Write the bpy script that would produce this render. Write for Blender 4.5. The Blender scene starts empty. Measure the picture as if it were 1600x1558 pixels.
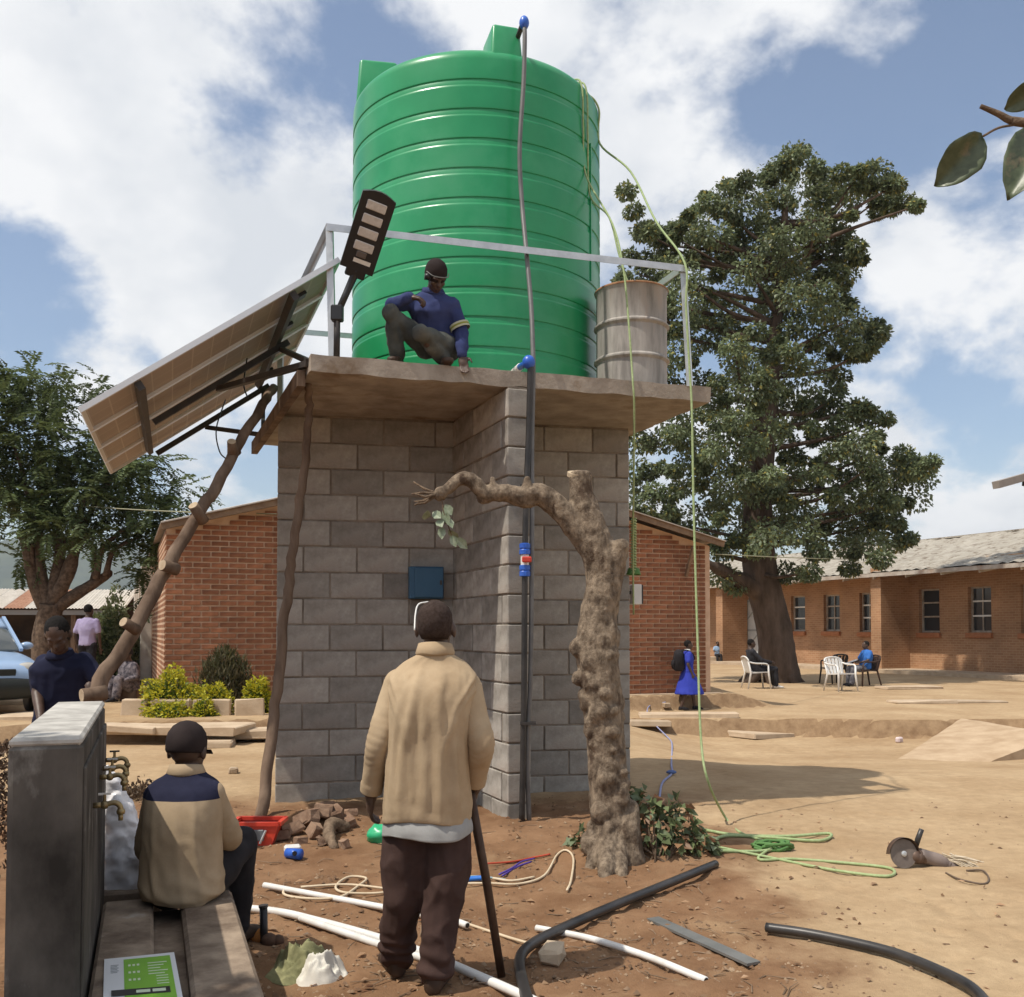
import bpy, bmesh, math, random
import numpy as np
from mathutils import Vector, Matrix, noise as mnoise
random.seed(7)
rng = np.random.default_rng(7)
R = math.radians
sc = bpy.context.scene
C = sc.collection

# ------------------------------------------------------------------ camera, sky, sun, exposure
F, PITCH, SHIFT = 1550.0, R(2.0), 152.0
CAM = Vector((0, 0, 1.5))
cd = bpy.data.cameras.new('camera')
cam = bpy.data.objects.new('camera', cd)
C.objects.link(cam)
cam.location = CAM
cam.rotation_euler = (R(90) + PITCH, 0, 0)
cd.sensor_fit = 'HORIZONTAL'
cd.sensor_width = 36
cd.lens = F / 1600 * 36
cd.shift_y = SHIFT / 1600
cd.clip_start, cd.clip_end = 0.05, 9000
sc.camera = cam

SUN_EL, SUN_HEAD = R(60), R(29)          # light travels to the right (+X) and away (+Y) by SUN_HEAD
tosun = Vector((-math.cos(SUN_HEAD) * math.cos(SUN_EL), -math.sin(SUN_HEAD) * math.cos(SUN_EL), math.sin(SUN_EL)))
w = bpy.data.worlds.new('World')
sc.world = w
w.use_nodes = True
nt = w.node_tree
nt.nodes.clear()
def N(tree, kind, **kw):
    n = tree.nodes.new(kind)
    for k, v in kw.items():
        setattr(n, k, v)
    return n
def build_world():
    L = nt.links.new
    out = N(nt, 'ShaderNodeOutputWorld')
    sky = N(nt, 'ShaderNodeTexSky', sky_type='NISHITA', sun_disc=False)
    sky.sun_elevation = SUN_EL
    sky.sun_rotation = math.atan2(tosun.x, tosun.y)
    sky.air_density, sky.dust_density, sky.ozone_density = 1.0, 1.3, 1.2
    bs = N(nt, 'ShaderNodeBackground')
    bs.inputs[1].default_value = 0.145
    L(sky.outputs[0], bs.inputs[0])
    tc = N(nt, 'ShaderNodeTexCoord')
    sep = N(nt, 'ShaderNodeSeparateXYZ')
    L(tc.outputs['Generated'], sep.inputs[0])
    add = N(nt, 'ShaderNodeMath', operation='ADD'); add.inputs[1].default_value = 0.55
    mx = N(nt, 'ShaderNodeMath', operation='MAXIMUM'); mx.inputs[1].default_value = 0.0
    L(sep.outputs[2], mx.inputs[0]); L(mx.outputs[0], add.inputs[0])
    dx = N(nt, 'ShaderNodeMath', operation='DIVIDE'); dy = N(nt, 'ShaderNodeMath', operation='DIVIDE')
    L(sep.outputs[0], dx.inputs[0]); L(add.outputs[0], dx.inputs[1])
    L(sep.outputs[1], dy.inputs[0]); L(add.outputs[0], dy.inputs[1])
    com = N(nt, 'ShaderNodeCombineXYZ')
    L(dx.outputs[0], com.inputs[0]); L(dy.outputs[0], com.inputs[1])
    mp = N(nt, 'ShaderNodeMapping'); mp.inputs['Location'].default_value = (CLOUD_OFF[0], CLOUD_OFF[1], CLOUD_OFF[2])
    L(com.outputs[0], mp.inputs[0])
    n1 = N(nt, 'ShaderNodeTexNoise'); n1.inputs['Scale'].default_value = 3.0; n1.inputs['Detail'].default_value = 11
    n1.inputs['Roughness'].default_value = 0.56; n1.inputs['Distortion'].default_value = 0.12
    L(mp.outputs[0], n1.inputs['Vector'])
    r1 = N(nt, 'ShaderNodeValToRGB')
    r1.color_ramp.elements[0].position, r1.color_ramp.elements[1].position = CLOUD_LO, CLOUD_HI
    r1.color_ramp.interpolation = 'EASE'
    r1.color_ramp.elements[0].color = (0.05, 0.05, 0.05, 1)      # thin high veil between the cumulus
    L(n1.outputs[0], r1.inputs[0])
    # low on the horizon the cloud deck closes in
    n2 = N(nt, 'ShaderNodeTexNoise'); n2.inputs['Scale'].default_value = 5.5; n2.inputs['Detail'].default_value = 8
    n2.inputs['Roughness'].default_value = 0.5
    L(mp.outputs[0], n2.inputs['Vector'])
    r2 = N(nt, 'ShaderNodeValToRGB')
    e = r2.color_ramp.elements
    e[0].position, e[0].color = 0.36, (0.72, 0.755, 0.805, 1)
    e[1].position, e[1].color = 0.58, (0.94, 0.95, 0.965, 1)
    L(n2.outputs[0], r2.inputs[0])
    bc = N(nt, 'ShaderNodeBackground'); bc.inputs[1].default_value = 1.03
    L(r2.outputs[0], bc.inputs[0])
    mix = N(nt, 'ShaderNodeMixShader')
    L(r1.outputs[0], mix.inputs[0]); L(bs.outputs[0], mix.inputs[1]); L(bc.outputs[0], mix.inputs[2])
    L(mix.outputs[0], out.inputs[0])
CLOUD_OFF, CLOUD_LO, CLOUD_HI = (5.83, 7.11, -5.62), 0.43, 0.54
build_world()
w.cycles.sampling_method = 'MANUAL'
w.cycles.sample_map_resolution = 512

sd = bpy.data.lights.new('sun', 'SUN')
sun = bpy.data.objects.new('sun', sd)
C.objects.link(sun)
sd.energy, sd.angle, sd.color = 4.3, R(0.6), (1.0, 0.93, 0.82)
sun.location = (-20, -12, 30)
sun.rotation_euler = (-tosun).to_track_quat('-Z', 'Y').to_euler()

vs = sc.view_settings
vs.view_transform, vs.look, vs.exposure, vs.gamma, vs.use_curve_mapping = 'Standard', 'None', 0.0, 1.0, False
sc.cycles.use_denoising = True
sc.cycles.max_bounces = 6
sc.cycles.transparent_max_bounces = 8

# ------------------------------------------------------------------ pixel (photograph) -> place
def ray(px, py):
    xc, yc = (px - 800) / F, (779 + SHIFT - py) / F
    c, s = math.cos(PITCH), math.sin(PITCH)
    return Vector((xc, c - yc * s, s + yc * c))
def D(px, py, Y):
    d = ray(px, py)
    return CAM + d * (Y / d.y)
def G(px, py, z=0.0):
    d = ray(px, py)
    return CAM + d * ((z - CAM.z) / d.z)
V = Vector

# ------------------------------------------------------------------ mesh building
ORG = {}
class MB:
    def __init__(s):
        s.v, s.f = [], []
    def add(s, verts, faces):
        o = len(s.v)
        s.v += [V(p) for p in verts]
        s.f += [[i + o for i in f] for f in faces]
        return s
    def hexa(s, p):   # p[0..3] bottom ring, p[4..7] top ring
        return s.add(p, [(3, 2, 1, 0), (4, 5, 6, 7), (0, 1, 5, 4), (1, 2, 6, 5), (2, 3, 7, 6), (3, 0, 4, 7)])
    def box(s, c, size, M=None, ch=0.0):
        c = V(c); M = M or Matrix.Identity(3)
        h = V(size) / 2
        if ch <= 0:
            P = [(-1,-1,-1),(1,-1,-1),(1,1,-1),(-1,1,-1),(-1,-1,1),(1,-1,1),(1,1,1),(-1,1,1)]
            return s.hexa([c + M @ V((a*h.x, b*h.y, d*h.z)) for a, b, d in P])
        vv, idx = [], {}
        for a in (-1, 1):
            for b in (-1, 1):
                for d in (-1, 1):
                    for k in range(3):
                        q = [a*(h.x-ch), b*(h.y-ch), d*(h.z-ch)]
                        q[k] = (a, b, d)[k]*h[k]
                        idx[(a, b, d, k)] = len(vv)
                        vv.append(c + M @ V(q))
        ff = []
        for k in range(3):
            i, j = (k+1) % 3, (k+2) % 3
            for sg in (-1, 1):
                ring = []
                for a, b in ((-1,-1),(1,-1),(1,1),(-1,1)):
                    t = [0,0,0]; t[k] = sg; t[i] = a; t[j] = b
                    ring.append(idx[(*t, k)])
                ff.append(ring if sg > 0 else ring[::-1])
            for a in (-1, 1):
                for b in (-1, 1):
                    q = []
                    for sg, kk in ((-1, i), (1, i), (1, j), (-1, j)):
                        t = [0,0,0]; t[k] = sg; t[i] = a; t[j] = b
                        q.append(idx[(*t, kk)])
                    ff.append(q if a*b < 0 else q[::-1])
        for a in (-1, 1):
            for b in (-1, 1):
                for d in (-1, 1):
                    t = [idx[(a, b, d, k)] for k in range(3)]
                    ff.append(t if a*b*d > 0 else t[::-1])
        return s.add(vv, ff)
    def bar(s, a, b, w, h, up=(0, 0, 1)):
        a, b = V(a), V(b)
        z = (b - a); L = z.length; z.normalize()
        u = V(up); x = z.cross(u)
        if x.length < 1e-4: x = z.cross(V((1, 0, 0)))
        x.normalize(); y = x.cross(z)
        M = Matrix((x, z, y)).transposed()
        return s.box((a + b) / 2, (w, L, h), M)
    def tube(s, pts, r, n=8, cap=True, jit=0.0):
        pts = [V(p) for p in pts]
        m = len(pts)
        rr = r if isinstance(r, (list, tuple)) else [r] * m
        t0 = (pts[1] - pts[0]).normalized()
        x = t0.cross(V((0, 0, 1)))
        if x.length < 1e-3: x = t0.cross(V((1, 0, 0)))
        x.normalize()
        vv, ff = [], []
        for i in range(m):
            t = (pts[min(i+1, m-1)] - pts[max(i-1, 0)])
            if t.length < 1e-9: t = t0
            t = t.normalized()
            x = x - t * x.dot(t); x.normalize()
            y = t.cross(x)
            for k in range(n):
                a = 2*math.pi*k/n
                q = rr[i] * (1 + (random.uniform(-jit, jit) if jit else 0))
                vv.append(pts[i] + (x*math.cos(a) + y*math.sin(a)) * q)
        for i in range(m-1):
            for k in range(n):
                k2 = (k+1) % n
                ff.append((i*n+k, i*n+k2, (i+1)*n+k2, (i+1)*n+k))
        if cap:
            ff.append(tuple(range(n))[::-1]); ff.append(tuple((m-1)*n+k for k in range(n)))
        return s.add(vv, ff)
    def lathe(s, prof, n=32, c=(0, 0, 0), M=None, cap=True):
        c = V(c); M = M or Matrix.Identity(3)
        vv, ff = [], []
        for r, z in prof:
            for k in range(n):
                a = 2*math.pi*k/n
                vv.append(c + M @ V((r*math.cos(a), r*math.sin(a), z)))
        for i in range(len(prof)-1):
            for k in range(n):
                k2 = (k+1) % n
                ff.append((i*n+k, i*n+k2, (i+1)*n+k2, (i+1)*n+k))
        if cap:
            ff.append(tuple(range(n))[::-1]); ff.append(tuple((len(prof)-1)*n+k for k in range(n)))
        return s.add(vv, ff)
    def loft(s, secs, n=16):  # secs: (center, ax, ay) rings, or with squareness 4th
        vv, ff = [], []
        for sec in secs:
            c, ax, ay = V(sec[0]), V(sec[1]), V(sec[2])
            e = sec[3] if len(sec) > 3 else 1.0
            for k in range(n):
                a = 2*math.pi*k/n
                ca, sa = math.cos(a), math.sin(a)
                ca = math.copysign(abs(ca)**e, ca); sa = math.copysign(abs(sa)**e, sa)
                vv.append(c + ax*ca + ay*sa)
        m = len(secs)
        for i in range(m-1):
            for k in range(n):
                k2 = (k+1) % n
                ff.append((i*n+k, i*n+k2, (i+1)*n+k2, (i+1)*n+k))
        ff.append(tuple(range(n))[::-1]); ff.append(tuple((m-1)*n+k for k in range(n)))
        return s.add(vv, ff)
    def ball(s, c, r, M=None, n=12, m=8):
        c = V(c); M = M or Matrix.Identity(3)
        r = V((r, r, r)) if isinstance(r, (int, float)) else V(r)
        vv, ff = [c + M @ V((0, 0, -r.z))], []
        for i in range(1, m):
            t = -math.pi/2 + math.pi*i/m
            for k in range(n):
                a = 2*math.pi*k/n
                vv.append(c + M @ V((r.x*math.cos(t)*math.cos(a), r.y*math.cos(t)*math.sin(a), r.z*math.sin(t))))
        vv.append(c + M @ V((0, 0, r.z)))
        for k in range(n):
            ff.append((0, 1+(k+1) % n, 1+k))
            ff.append((len(vv)-1, 1+(m-2)*n+k, 1+(m-2)*n+(k+1) % n))
        for i in range(m-2):
            for k in range(n):
                k2 = (k+1) % n
                ff.append((1+i*n+k, 1+i*n+k2, 1+(i+1)*n+k2, 1+(i+1)*n+k))
        return s.add(vv, ff)
    def chain(s, pts, rads, n=12):
        pts = [V(p) for p in pts]
        rr = rads if isinstance(rads, (list, tuple)) else [rads]*len(pts)
        s.tube(pts, list(rr), n)
        for p, r in zip(pts, rr): s.ball(p, r*0.995, n=n, m=8)
        return s
    def build(s, name, mat, parent=None, smooth=False, recalc=True):
        o0 = ORG.get(parent.name, V((0, 0, 0))) if parent else V((0, 0, 0))
        me = bpy.data.meshes.new(name)
        me.from_pydata([tuple(p - o0) for p in s.v], [], s.f)
        if recalc:
            bm = bmesh.new(); bm.from_mesh(me)
            bmesh.ops.recalc_face_normals(bm, faces=bm.faces)
            bm.to_mesh(me); bm.free()
        return link(name, me, mat, parent, smooth, o0)

def link(name, me, mat, parent=None, smooth=False, org=None):
    if mat and not me.materials: me.materials.append(mat)
    if smooth:
        me.polygons.foreach_set('use_smooth', [True]*len(me.polygons))
    o = bpy.data.objects.new(name, me)
    C.objects.link(o)
    if parent: o.parent = parent
    ORG[o.name] = V(org) if org is not None else V((0, 0, 0))
    return o
def tag(o, label, cat, group=None, kind=None):
    if label: o['label'] = label
    if cat: o['category'] = cat
    if group: o['group'] = group
    if kind: o['kind'] = kind
    return o
def thing(name, label, cat, loc, group=None):
    o = bpy.data.objects.new(name, None)
    C.objects.link(o)
    o.location = loc
    o.empty_display_size = 0.2
    ORG[o.name] = V(loc)
    return tag(o, label, cat, group)
def single(name, mb, mat, label, cat, group=None, smooth=False, kind=None):
    return tag(mb.build(name, mat, None, smooth), label, cat, group, kind)
def struct(o):
    o['kind'] = 'structure'
    return o
def autosmooth(o, deg=40):
    me = o.data
    me.polygons.foreach_set('use_smooth', [True]*len(me.polygons))
    bm = bmesh.new(); bm.from_mesh(me)
    for e in bm.edges:
        if len(e.link_faces) == 2 and e.calc_face_angle(0) > R(deg): e.smooth = False
    bm.to_mesh(me); bm.free()
    return o
def rotz(a): return Matrix.Rotation(a, 3, 'Z')
def basis(x, y, z): return Matrix((V(x), V(y), V(z))).transposed()
def spline(pts, k=8):
    pts = [V(p) for p in pts]
    P = [pts[0]*2 - pts[1]] + pts + [pts[-1]*2 - pts[-2]]
    out = []
    for i in range(1, len(P)-2):
        p0, p1, p2, p3 = P[i-1:i+3]
        for j in range(k):
            t = j/k
            out.append(0.5*((2*p1) + (p2-p0)*t + (2*p0-5*p1+4*p2-p3)*t*t + (3*p1-p0-3*p2+p3)*t**3))
    out.append(pts[-1])
    return out

# ------------------------------------------------------------------ materials
MATS = {}
def mat(name, c1, c2=None, rough=0.8, scale=3.0, bump=0.0, bscale=None, spec=0.3, metal=0.0, objvar=0.0,
        lo=0.35, hi=0.65, stretch=(1, 1, 1), c3=None, scale3=1.0, lo3=0.55, hi3=0.7, trans=0.0, alpha=1.0, bdist=0.02, detail=6, rvar=0.0):
    if name in MATS: return MATS[name]
    m = bpy.data.materials.new(name); m.use_nodes = True
    t = m.node_tree; L = t.links.new
    b = t.nodes['Principled BSDF']
    b.inputs['Roughness'].default_value = rough
    b.inputs['Specular IOR Level'].default_value = spec
    b.inputs['Metallic'].default_value = metal
    if trans: b.inputs['Transmission Weight'].default_value = trans
    if alpha < 1: b.inputs['Alpha'].default_value = alpha
    tc = N(t, 'ShaderNodeTexCoord')
    mp = N(t, 'ShaderNodeMapping'); mp.inputs['Scale'].default_value = stretch
    L(tc.outputs['Object'], mp.inputs[0])
    col = None
    if c2:
        nz = N(t, 'ShaderNodeTexNoise'); nz.inputs['Scale'].default_value = scale; nz.inputs['Detail'].default_value = detail
        nz.inputs['Roughness'].default_value = 0.62
        L(mp.outputs[0], nz.inputs['Vector'])
        rp = N(t, 'ShaderNodeValToRGB')
        e = rp.color_ramp.elements
        e[0].position, e[0].color = lo, (*c1, 1)
        e[1].position, e[1].color = hi, (*c2, 1)
        L(nz.outputs[0], rp.inputs[0])
        col = rp.outputs[0]
        if rvar:
            ma = N(t, 'ShaderNodeMath', operation='MULTIPLY_ADD'); ma.inputs[1].default_value = rvar; ma.inputs[2].default_value = rough - rvar/2
            L(nz.outputs[0], ma.inputs[0]); L(ma.outputs[0], b.inputs['Roughness'])
        if c3:
            n3 = N(t, 'ShaderNodeTexNoise'); n3.inputs['Scale'].default_value = scale3; n3.inputs['Detail'].default_value = 7
            n3.inputs['Roughness'].default_value = 0.65
            L(mp.outputs[0], n3.inputs['Vector'])
            r3 = N(t, 'ShaderNodeMapRange'); r3.inputs[1].default_value = lo3; r3.inputs[2].default_value = hi3
            L(n3.outputs[0], r3.inputs[0])
            mx = N(t, 'ShaderNodeMix', data_type='RGBA')
            L(r3.outputs[0], mx.inputs[0]); L(col, mx.inputs[6]); mx.inputs[7].default_value = (*c3, 1)
            col = mx.outputs[2]
    if objvar:
        oi = N(t, 'ShaderNodeObjectInfo')
        mr = N(t, 'ShaderNodeMapRange'); mr.inputs[3].default_value = 1-objvar; mr.inputs[4].default_value = 1+objvar
        L(oi.outputs['Random'], mr.inputs[0])
        hs = N(t, 'ShaderNodeHueSaturation')
        L(mr.outputs[0], hs.inputs['Value'])
        if col: L(col, hs.inputs['Color'])
        else: hs.inputs['Color'].default_value = (*c1, 1)
        col = hs.outputs[0]
    if col: L(col, b.inputs['Base Color'])
    else: b.inputs['Base Color'].default_value = (*c1, 1)
    if bump:
        nb = N(t, 'ShaderNodeTexNoise'); nb.inputs['Scale'].default_value = bscale or scale*4; nb.inputs['Detail'].default_value = 7
        nb.inputs['Roughness'].default_value = 0.65
        L(mp.outputs[0], nb.inputs['Vector'])
        bp = N(t, 'ShaderNodeBump'); bp.inputs['Strength'].default_value = bump; bp.inputs['Distance'].default_value = bdist
        L(nb.outputs[0], bp.inputs['Height']); L(bp.outputs[0], b.inputs['Normal'])
    MATS[name] = m
    return m
def leafmat(name, rough=0.5, transl=0.3, spec=0.35):
    m = bpy.data.materials.new(name); m.use_nodes = True
    t = m.node_tree; L = t.links.new
    b = t.nodes['Principled BSDF']; b.inputs['Roughness'].default_value = rough
    b.inputs['Specular IOR Level'].default_value = spec
    at = N(t, 'ShaderNodeAttribute', attribute_name='tint')
    L(at.outputs['Color'], b.inputs['Base Color'])
    tr = N(t, 'ShaderNodeBsdfTranslucent')
    hs = N(t, 'ShaderNodeHueSaturation'); hs.inputs['Value'].default_value = 1.3; hs.inputs['Hue'].default_value = 0.48
    L(at.outputs['Color'], hs.inputs['Color']); L(hs.outputs[0], tr.inputs['Color'])
    mx = N(t, 'ShaderNodeMixShader'); mx.inputs[0].default_value = transl
    L(b.outputs[0], mx.inputs[1]); L(tr.outputs[0], mx.inputs[2])
    L(mx.outputs[0], t.nodes['Material Output'].inputs[0])
    MATS[name] = m
    return m
def brickmat(name, c1, c2, mortar, bw, bh, mt, dirs=None, bump=0.4, rough=0.85, stain=None):
    """masonry too far away to build brick by brick; dirs = (x axis, z axis) of the wall in world space"""
    m = bpy.data.materials.new(name); m.use_nodes = True
    t = m.node_tree; L = t.links.new
    b = t.nodes['Principled BSDF']; b.inputs['Roughness'].default_value = rough; b.inputs['Specular IOR Level'].default_value = 0.2
    tc = N(t, 'ShaderNodeTexCoord')
    d1 = N(t, 'ShaderNodeVectorMath', operation='DOT_PRODUCT'); d1.inputs[1].default_value = dirs[0]
    d2 = N(t, 'ShaderNodeVectorMath', operation='DOT_PRODUCT'); d2.inputs[1].default_value = dirs[1]
    L(tc.outputs['Object'], d1.inputs[0]); L(tc.outputs['Object'], d2.inputs[0])
    cm = N(t, 'ShaderNodeCombineXYZ'); L(d1.outputs['Value'], cm.inputs[0]); L(d2.outputs['Value'], cm.inputs[1])
    br = N(t, 'ShaderNodeTexBrick'); br.offset = 0.5
    br.inputs['Scale'].default_value = 1.0
    br.inputs['Brick Width'].default_value = bw; br.inputs['Row Height'].default_value = bh; br.inputs['Mortar Size'].default_value = mt
    br.inputs['Mortar Smooth'].default_value = 0.3
    br.inputs['Color1'].default_value = (*c1, 1); br.inputs['Color2'].default_value = (*c2, 1); br.inputs['Mortar'].default_value = (*mortar, 1)
    L(cm.outputs[0], br.inputs['Vector'])
    nz = N(t, 'ShaderNodeTexNoise'); nz.inputs['Scale'].default_value = 0.9; nz.inputs['Detail'].default_value = 7
    L(tc.outputs['Object'], nz.inputs['Vector'])
    mr = N(t, 'ShaderNodeMapRange'); mr.inputs[1].default_value = 0.3; mr.inputs[2].default_value = 0.7; mr.inputs[3].default_value = 0.75; mr.inputs[4].default_value = 1.2
    L(nz.outputs[0], mr.inputs[0])
    hs = N(t, 'ShaderNodeHueSaturation'); L(br.outputs['Color'], hs.inputs['Color']); L(mr.outputs[0], hs.inputs['Value'])
    L(hs.outputs[0], b.inputs['Base Color'])
    bp = N(t, 'ShaderNodeBump'); bp.inputs['Strength'].default_value = bump; bp.inputs['Distance'].default_value = 0.01; bp.invert = True
    L(br.outputs['Fac'], bp.inputs['Height']); L(bp.outputs[0], b.inputs['Normal'])
    MATS[name] = m
    return m

M_block = mat('concrete_block', (0.222, 0.203, 0.178), (0.395, 0.368, 0.33), rough=0.92, scale=5, bump=0.6, bscale=50, objvar=0.24, bdist=0.006,
              c3=(0.16, 0.10, 0.065), scale3=1.1, lo3=0.52, hi3=0.74)
M_mortar = mat('mortar', (0.13, 0.105, 0.082), (0.32, 0.27, 0.22), rough=0.95, scale=4, bump=0.7, bscale=45, bdist=0.01)
M_slab = mat('slab_concrete', (0.25, 0.208, 0.168), (0.40, 0.345, 0.285), rough=0.93, scale=3.5, bump=0.6, bscale=30, bdist=0.012,
             c3=(0.2, 0.14, 0.09), scale3=2.2, lo3=0.56, hi3=0.72)
M_cement_shade = mat('cement_shade', (0.028, 0.024, 0.020), (0.115, 0.102, 0.088), rough=0.85, scale=3.0, bump=0.35, bscale=24, bdist=0.008,
               c3=(0.34, 0.32, 0.29), scale3=4.6, lo3=0.56, hi3=0.76, stretch=(1, 1, 0.6))  # dark base has the front's shade painted in; pale streaks are efflorescence
M_cement_sunlit = mat('cement_sunlit', (0.28, 0.265, 0.24), (0.52, 0.50, 0.46), rough=0.85, scale=7, bump=0.35, bscale=24, bdist=0.008)  # paler cement, sunlight on the wall top put into the colour
M_apron = mat('apron_concrete', (0.13, 0.092, 0.066), (0.34, 0.265, 0.195), rough=0.9, scale=5, bump=0.5, bscale=34, bdist=0.008,
              c3=(0.42, 0.38, 0.33), scale3=4.0, lo3=0.58, hi3=0.72, stretch=(1, 1, 1))
M_paving = mat('paving_concrete', (0.40, 0.30, 0.205), (0.53, 0.42, 0.30), rough=0.93, scale=3, bump=0.4, bscale=30, objvar=0.1, bdist=0.01)
M_black = mat('black_plastic', (0.012, 0.012, 0.014), rough=0.42, spec=0.5)
M_blackmet = mat('black_steel', (0.02, 0.02, 0.021), (0.05, 0.04, 0.034), rough=0.55, scale=9, spec=0.5)
M_pipe = mat('black_pipe', (0.014, 0.014, 0.015), (0.045, 0.04, 0.037), rough=0.4, scale=5, spec=0.5)
M_greypipe = mat('grey_pipe', (0.10, 0.10, 0.10), (0.16, 0.155, 0.15), rough=0.4, scale=5, spec=0.5)
M_blue = mat('blue_fitting', (0.02, 0.09, 0.45), (0.03, 0.13, 0.55), rough=0.35, scale=8, spec=0.5)
M_red = mat('red_plastic', (0.62, 0.06, 0.03), (0.5, 0.04, 0.025), rough=0.4, scale=6, spec=0.5)
M_pvc = mat('white_pvc', (0.72, 0.71, 0.68), (0.55, 0.51, 0.45), rough=0.4, scale=7, spec=0.5, lo=0.5, hi=0.8)
M_galv = mat('galvanised_steel', (0.48, 0.50, 0.51), (0.62, 0.64, 0.65), rough=0.42, scale=8, metal=0.55, spec=0.5)
M_alu = mat('aluminium', (0.72, 0.72, 0.72), rough=0.4, metal=0.5, spec=0.5)
M_wood = mat('weathered_wood', (0.085, 0.052, 0.033), (0.215, 0.15, 0.105), rough=0.85, scale=6, bump=0.6, bscale=22, stretch=(1, 1, 0.25), bdist=0.01)
M_brass = mat('brass', (0.36, 0.27, 0.13), (0.2, 0.15, 0.08), rough=0.45, scale=20, metal=0.7, spec=0.5)
M_skin = mat('dark_skin', (0.058, 0.032, 0.022), (0.085, 0.05, 0.035), rough=0.5, scale=14, spec=0.45)
M_white = mat('white_plastic', (0.74, 0.73, 0.70), (0.66, 0.65, 0.62), rough=0.4, scale=5, spec=0.5)
M_glass = mat('dark_glass', (0.03, 0.035, 0.04), rough=0.12, spec=0.6)
# ------------------------------------------------------------------ continuous organic meshes: overlapping volumes fused into one skin
def remesh(mb, name, material, parent, vox, smooth=3, disp=None):
    me = bpy.data.meshes.new('tmp'); me.from_pydata([tuple(p) for p in mb.v], [], mb.f)
    bm = bmesh.new(); bm.from_mesh(me); bmesh.ops.recalc_face_normals(bm, faces=bm.faces); bm.to_mesh(me); bm.free()
    o = bpy.data.objects.new('tmp', me); C.objects.link(o)
    r = o.modifiers.new('r', 'REMESH'); r.mode = 'VOXEL'; r.voxel_size = vox
    if smooth:
        s = o.modifiers.new('s', 'SMOOTH'); s.factor = .5; s.iterations = smooth
    dg = bpy.context.evaluated_depsgraph_get(); dg.update()
    nm = bpy.data.meshes.new_from_object(o.evaluated_get(dg))
    bpy.data.objects.remove(o, do_unlink=True); bpy.data.meshes.remove(me)
    o0 = ORG.get(parent.name, V((0, 0, 0))) if parent else V((0, 0, 0))
    if disp:
        nn = [v.normal.copy() for v in nm.vertices]
        for v, n_ in zip(nm.vertices, nn): v.co += n_*disp(v.co, n_)
    for v in nm.vertices: v.co -= o0
    nm.name = name; nm.materials.clear()
    return link(name, nm, material, parent, True, o0)
# ------------------------------------------------------------------ ground
GL, GU = np.array([-5.66, 16.2]), np.array([0.946, 0.325])       # gable wall of the brick house: left corner, direction
def sstep(a, b, x):
    t = np.clip((x - a) / (b - a), 0, 1)
    return t * t * (3 - 2 * t)
def wob(x, y, s, ph):
    return (np.sin(x*s + ph + 1.7*np.sin(y*s*0.63 + ph)) * np.cos(y*s*1.13 - ph*2 + 1.3*np.sin(x*s*0.71)))
def gheight(x, y):
    x, y = np.asarray(x, float), np.asarray(y, float)
    rx, ry = x - GL[0], y - GL[1]
    s = rx * 0.325 - ry * 0.946            # distance in front of the gable wall
    left = sstep(-0.4, -1.6, x)
    edge = 0.32*(1-left) + 3.0*left + 0.12*wob(x, y, 1.3, 0.4)
    terr = 0.28 * sstep(edge + 0.05, edge - 0.10, s) * sstep(5.4, 4.2, x)
    # sunken yard corner with a short earth bank behind it
    bank = 16.9 + 0.10*np.sin(x*1.7) - 0.05*(x-4)
    dip = -0.30 * sstep(bank + 0.04, bank - 0.05, y) * sstep(9.5, 14.8, y) * sstep(1.2, 3.2, x) * sstep(13.0, 9.5, x)
    near = np.exp(-((x - 0.0)/2.2)**2 - ((y - 7.9)/1.3)**2) * 0.05
    heap = 0.13*np.exp(-((x + 1.55)/0.55)**2 - ((y - 7.45)/0.30)**2)
    mound = 0.10*np.exp(-((x - 0.85)/0.45)**2 - ((y - 6.75)/0.35)**2)
    soft = sstep(1.6, 0.9, x - 0.25*np.sin(y*1.1)) * sstep(9.5, 8.0, y)
    rough = (0.010*wob(x, y, 3.1, 0.2) + 0.007*wob(x, y, 7.3, 1.1) + 0.005*wob(x, y, 15.0, 2.3)) * (0.45 + 0.9*soft)
    fade = sstep(60, 30, np.hypot(x, y))
    return (terr + dip + near + heap + mound + rough) * fade
def gz(x, y): return float(gheight(x, y))
def GG(px, py):                             # pixel -> point on the real ground surface
    d = ray(px, py); t0 = 2.2; t = t0
    while t < 80:
        p = CAM + d*t
        if p.z < gz(p.x, p.y): break
        t0 = t; t *= 1.006
    for _ in range(14):
        tm = (t0 + t)/2; p = CAM + d*tm
        if p.z < gz(p.x, p.y): t = tm
        else: t0 = tm
    return CAM + d*t

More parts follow.
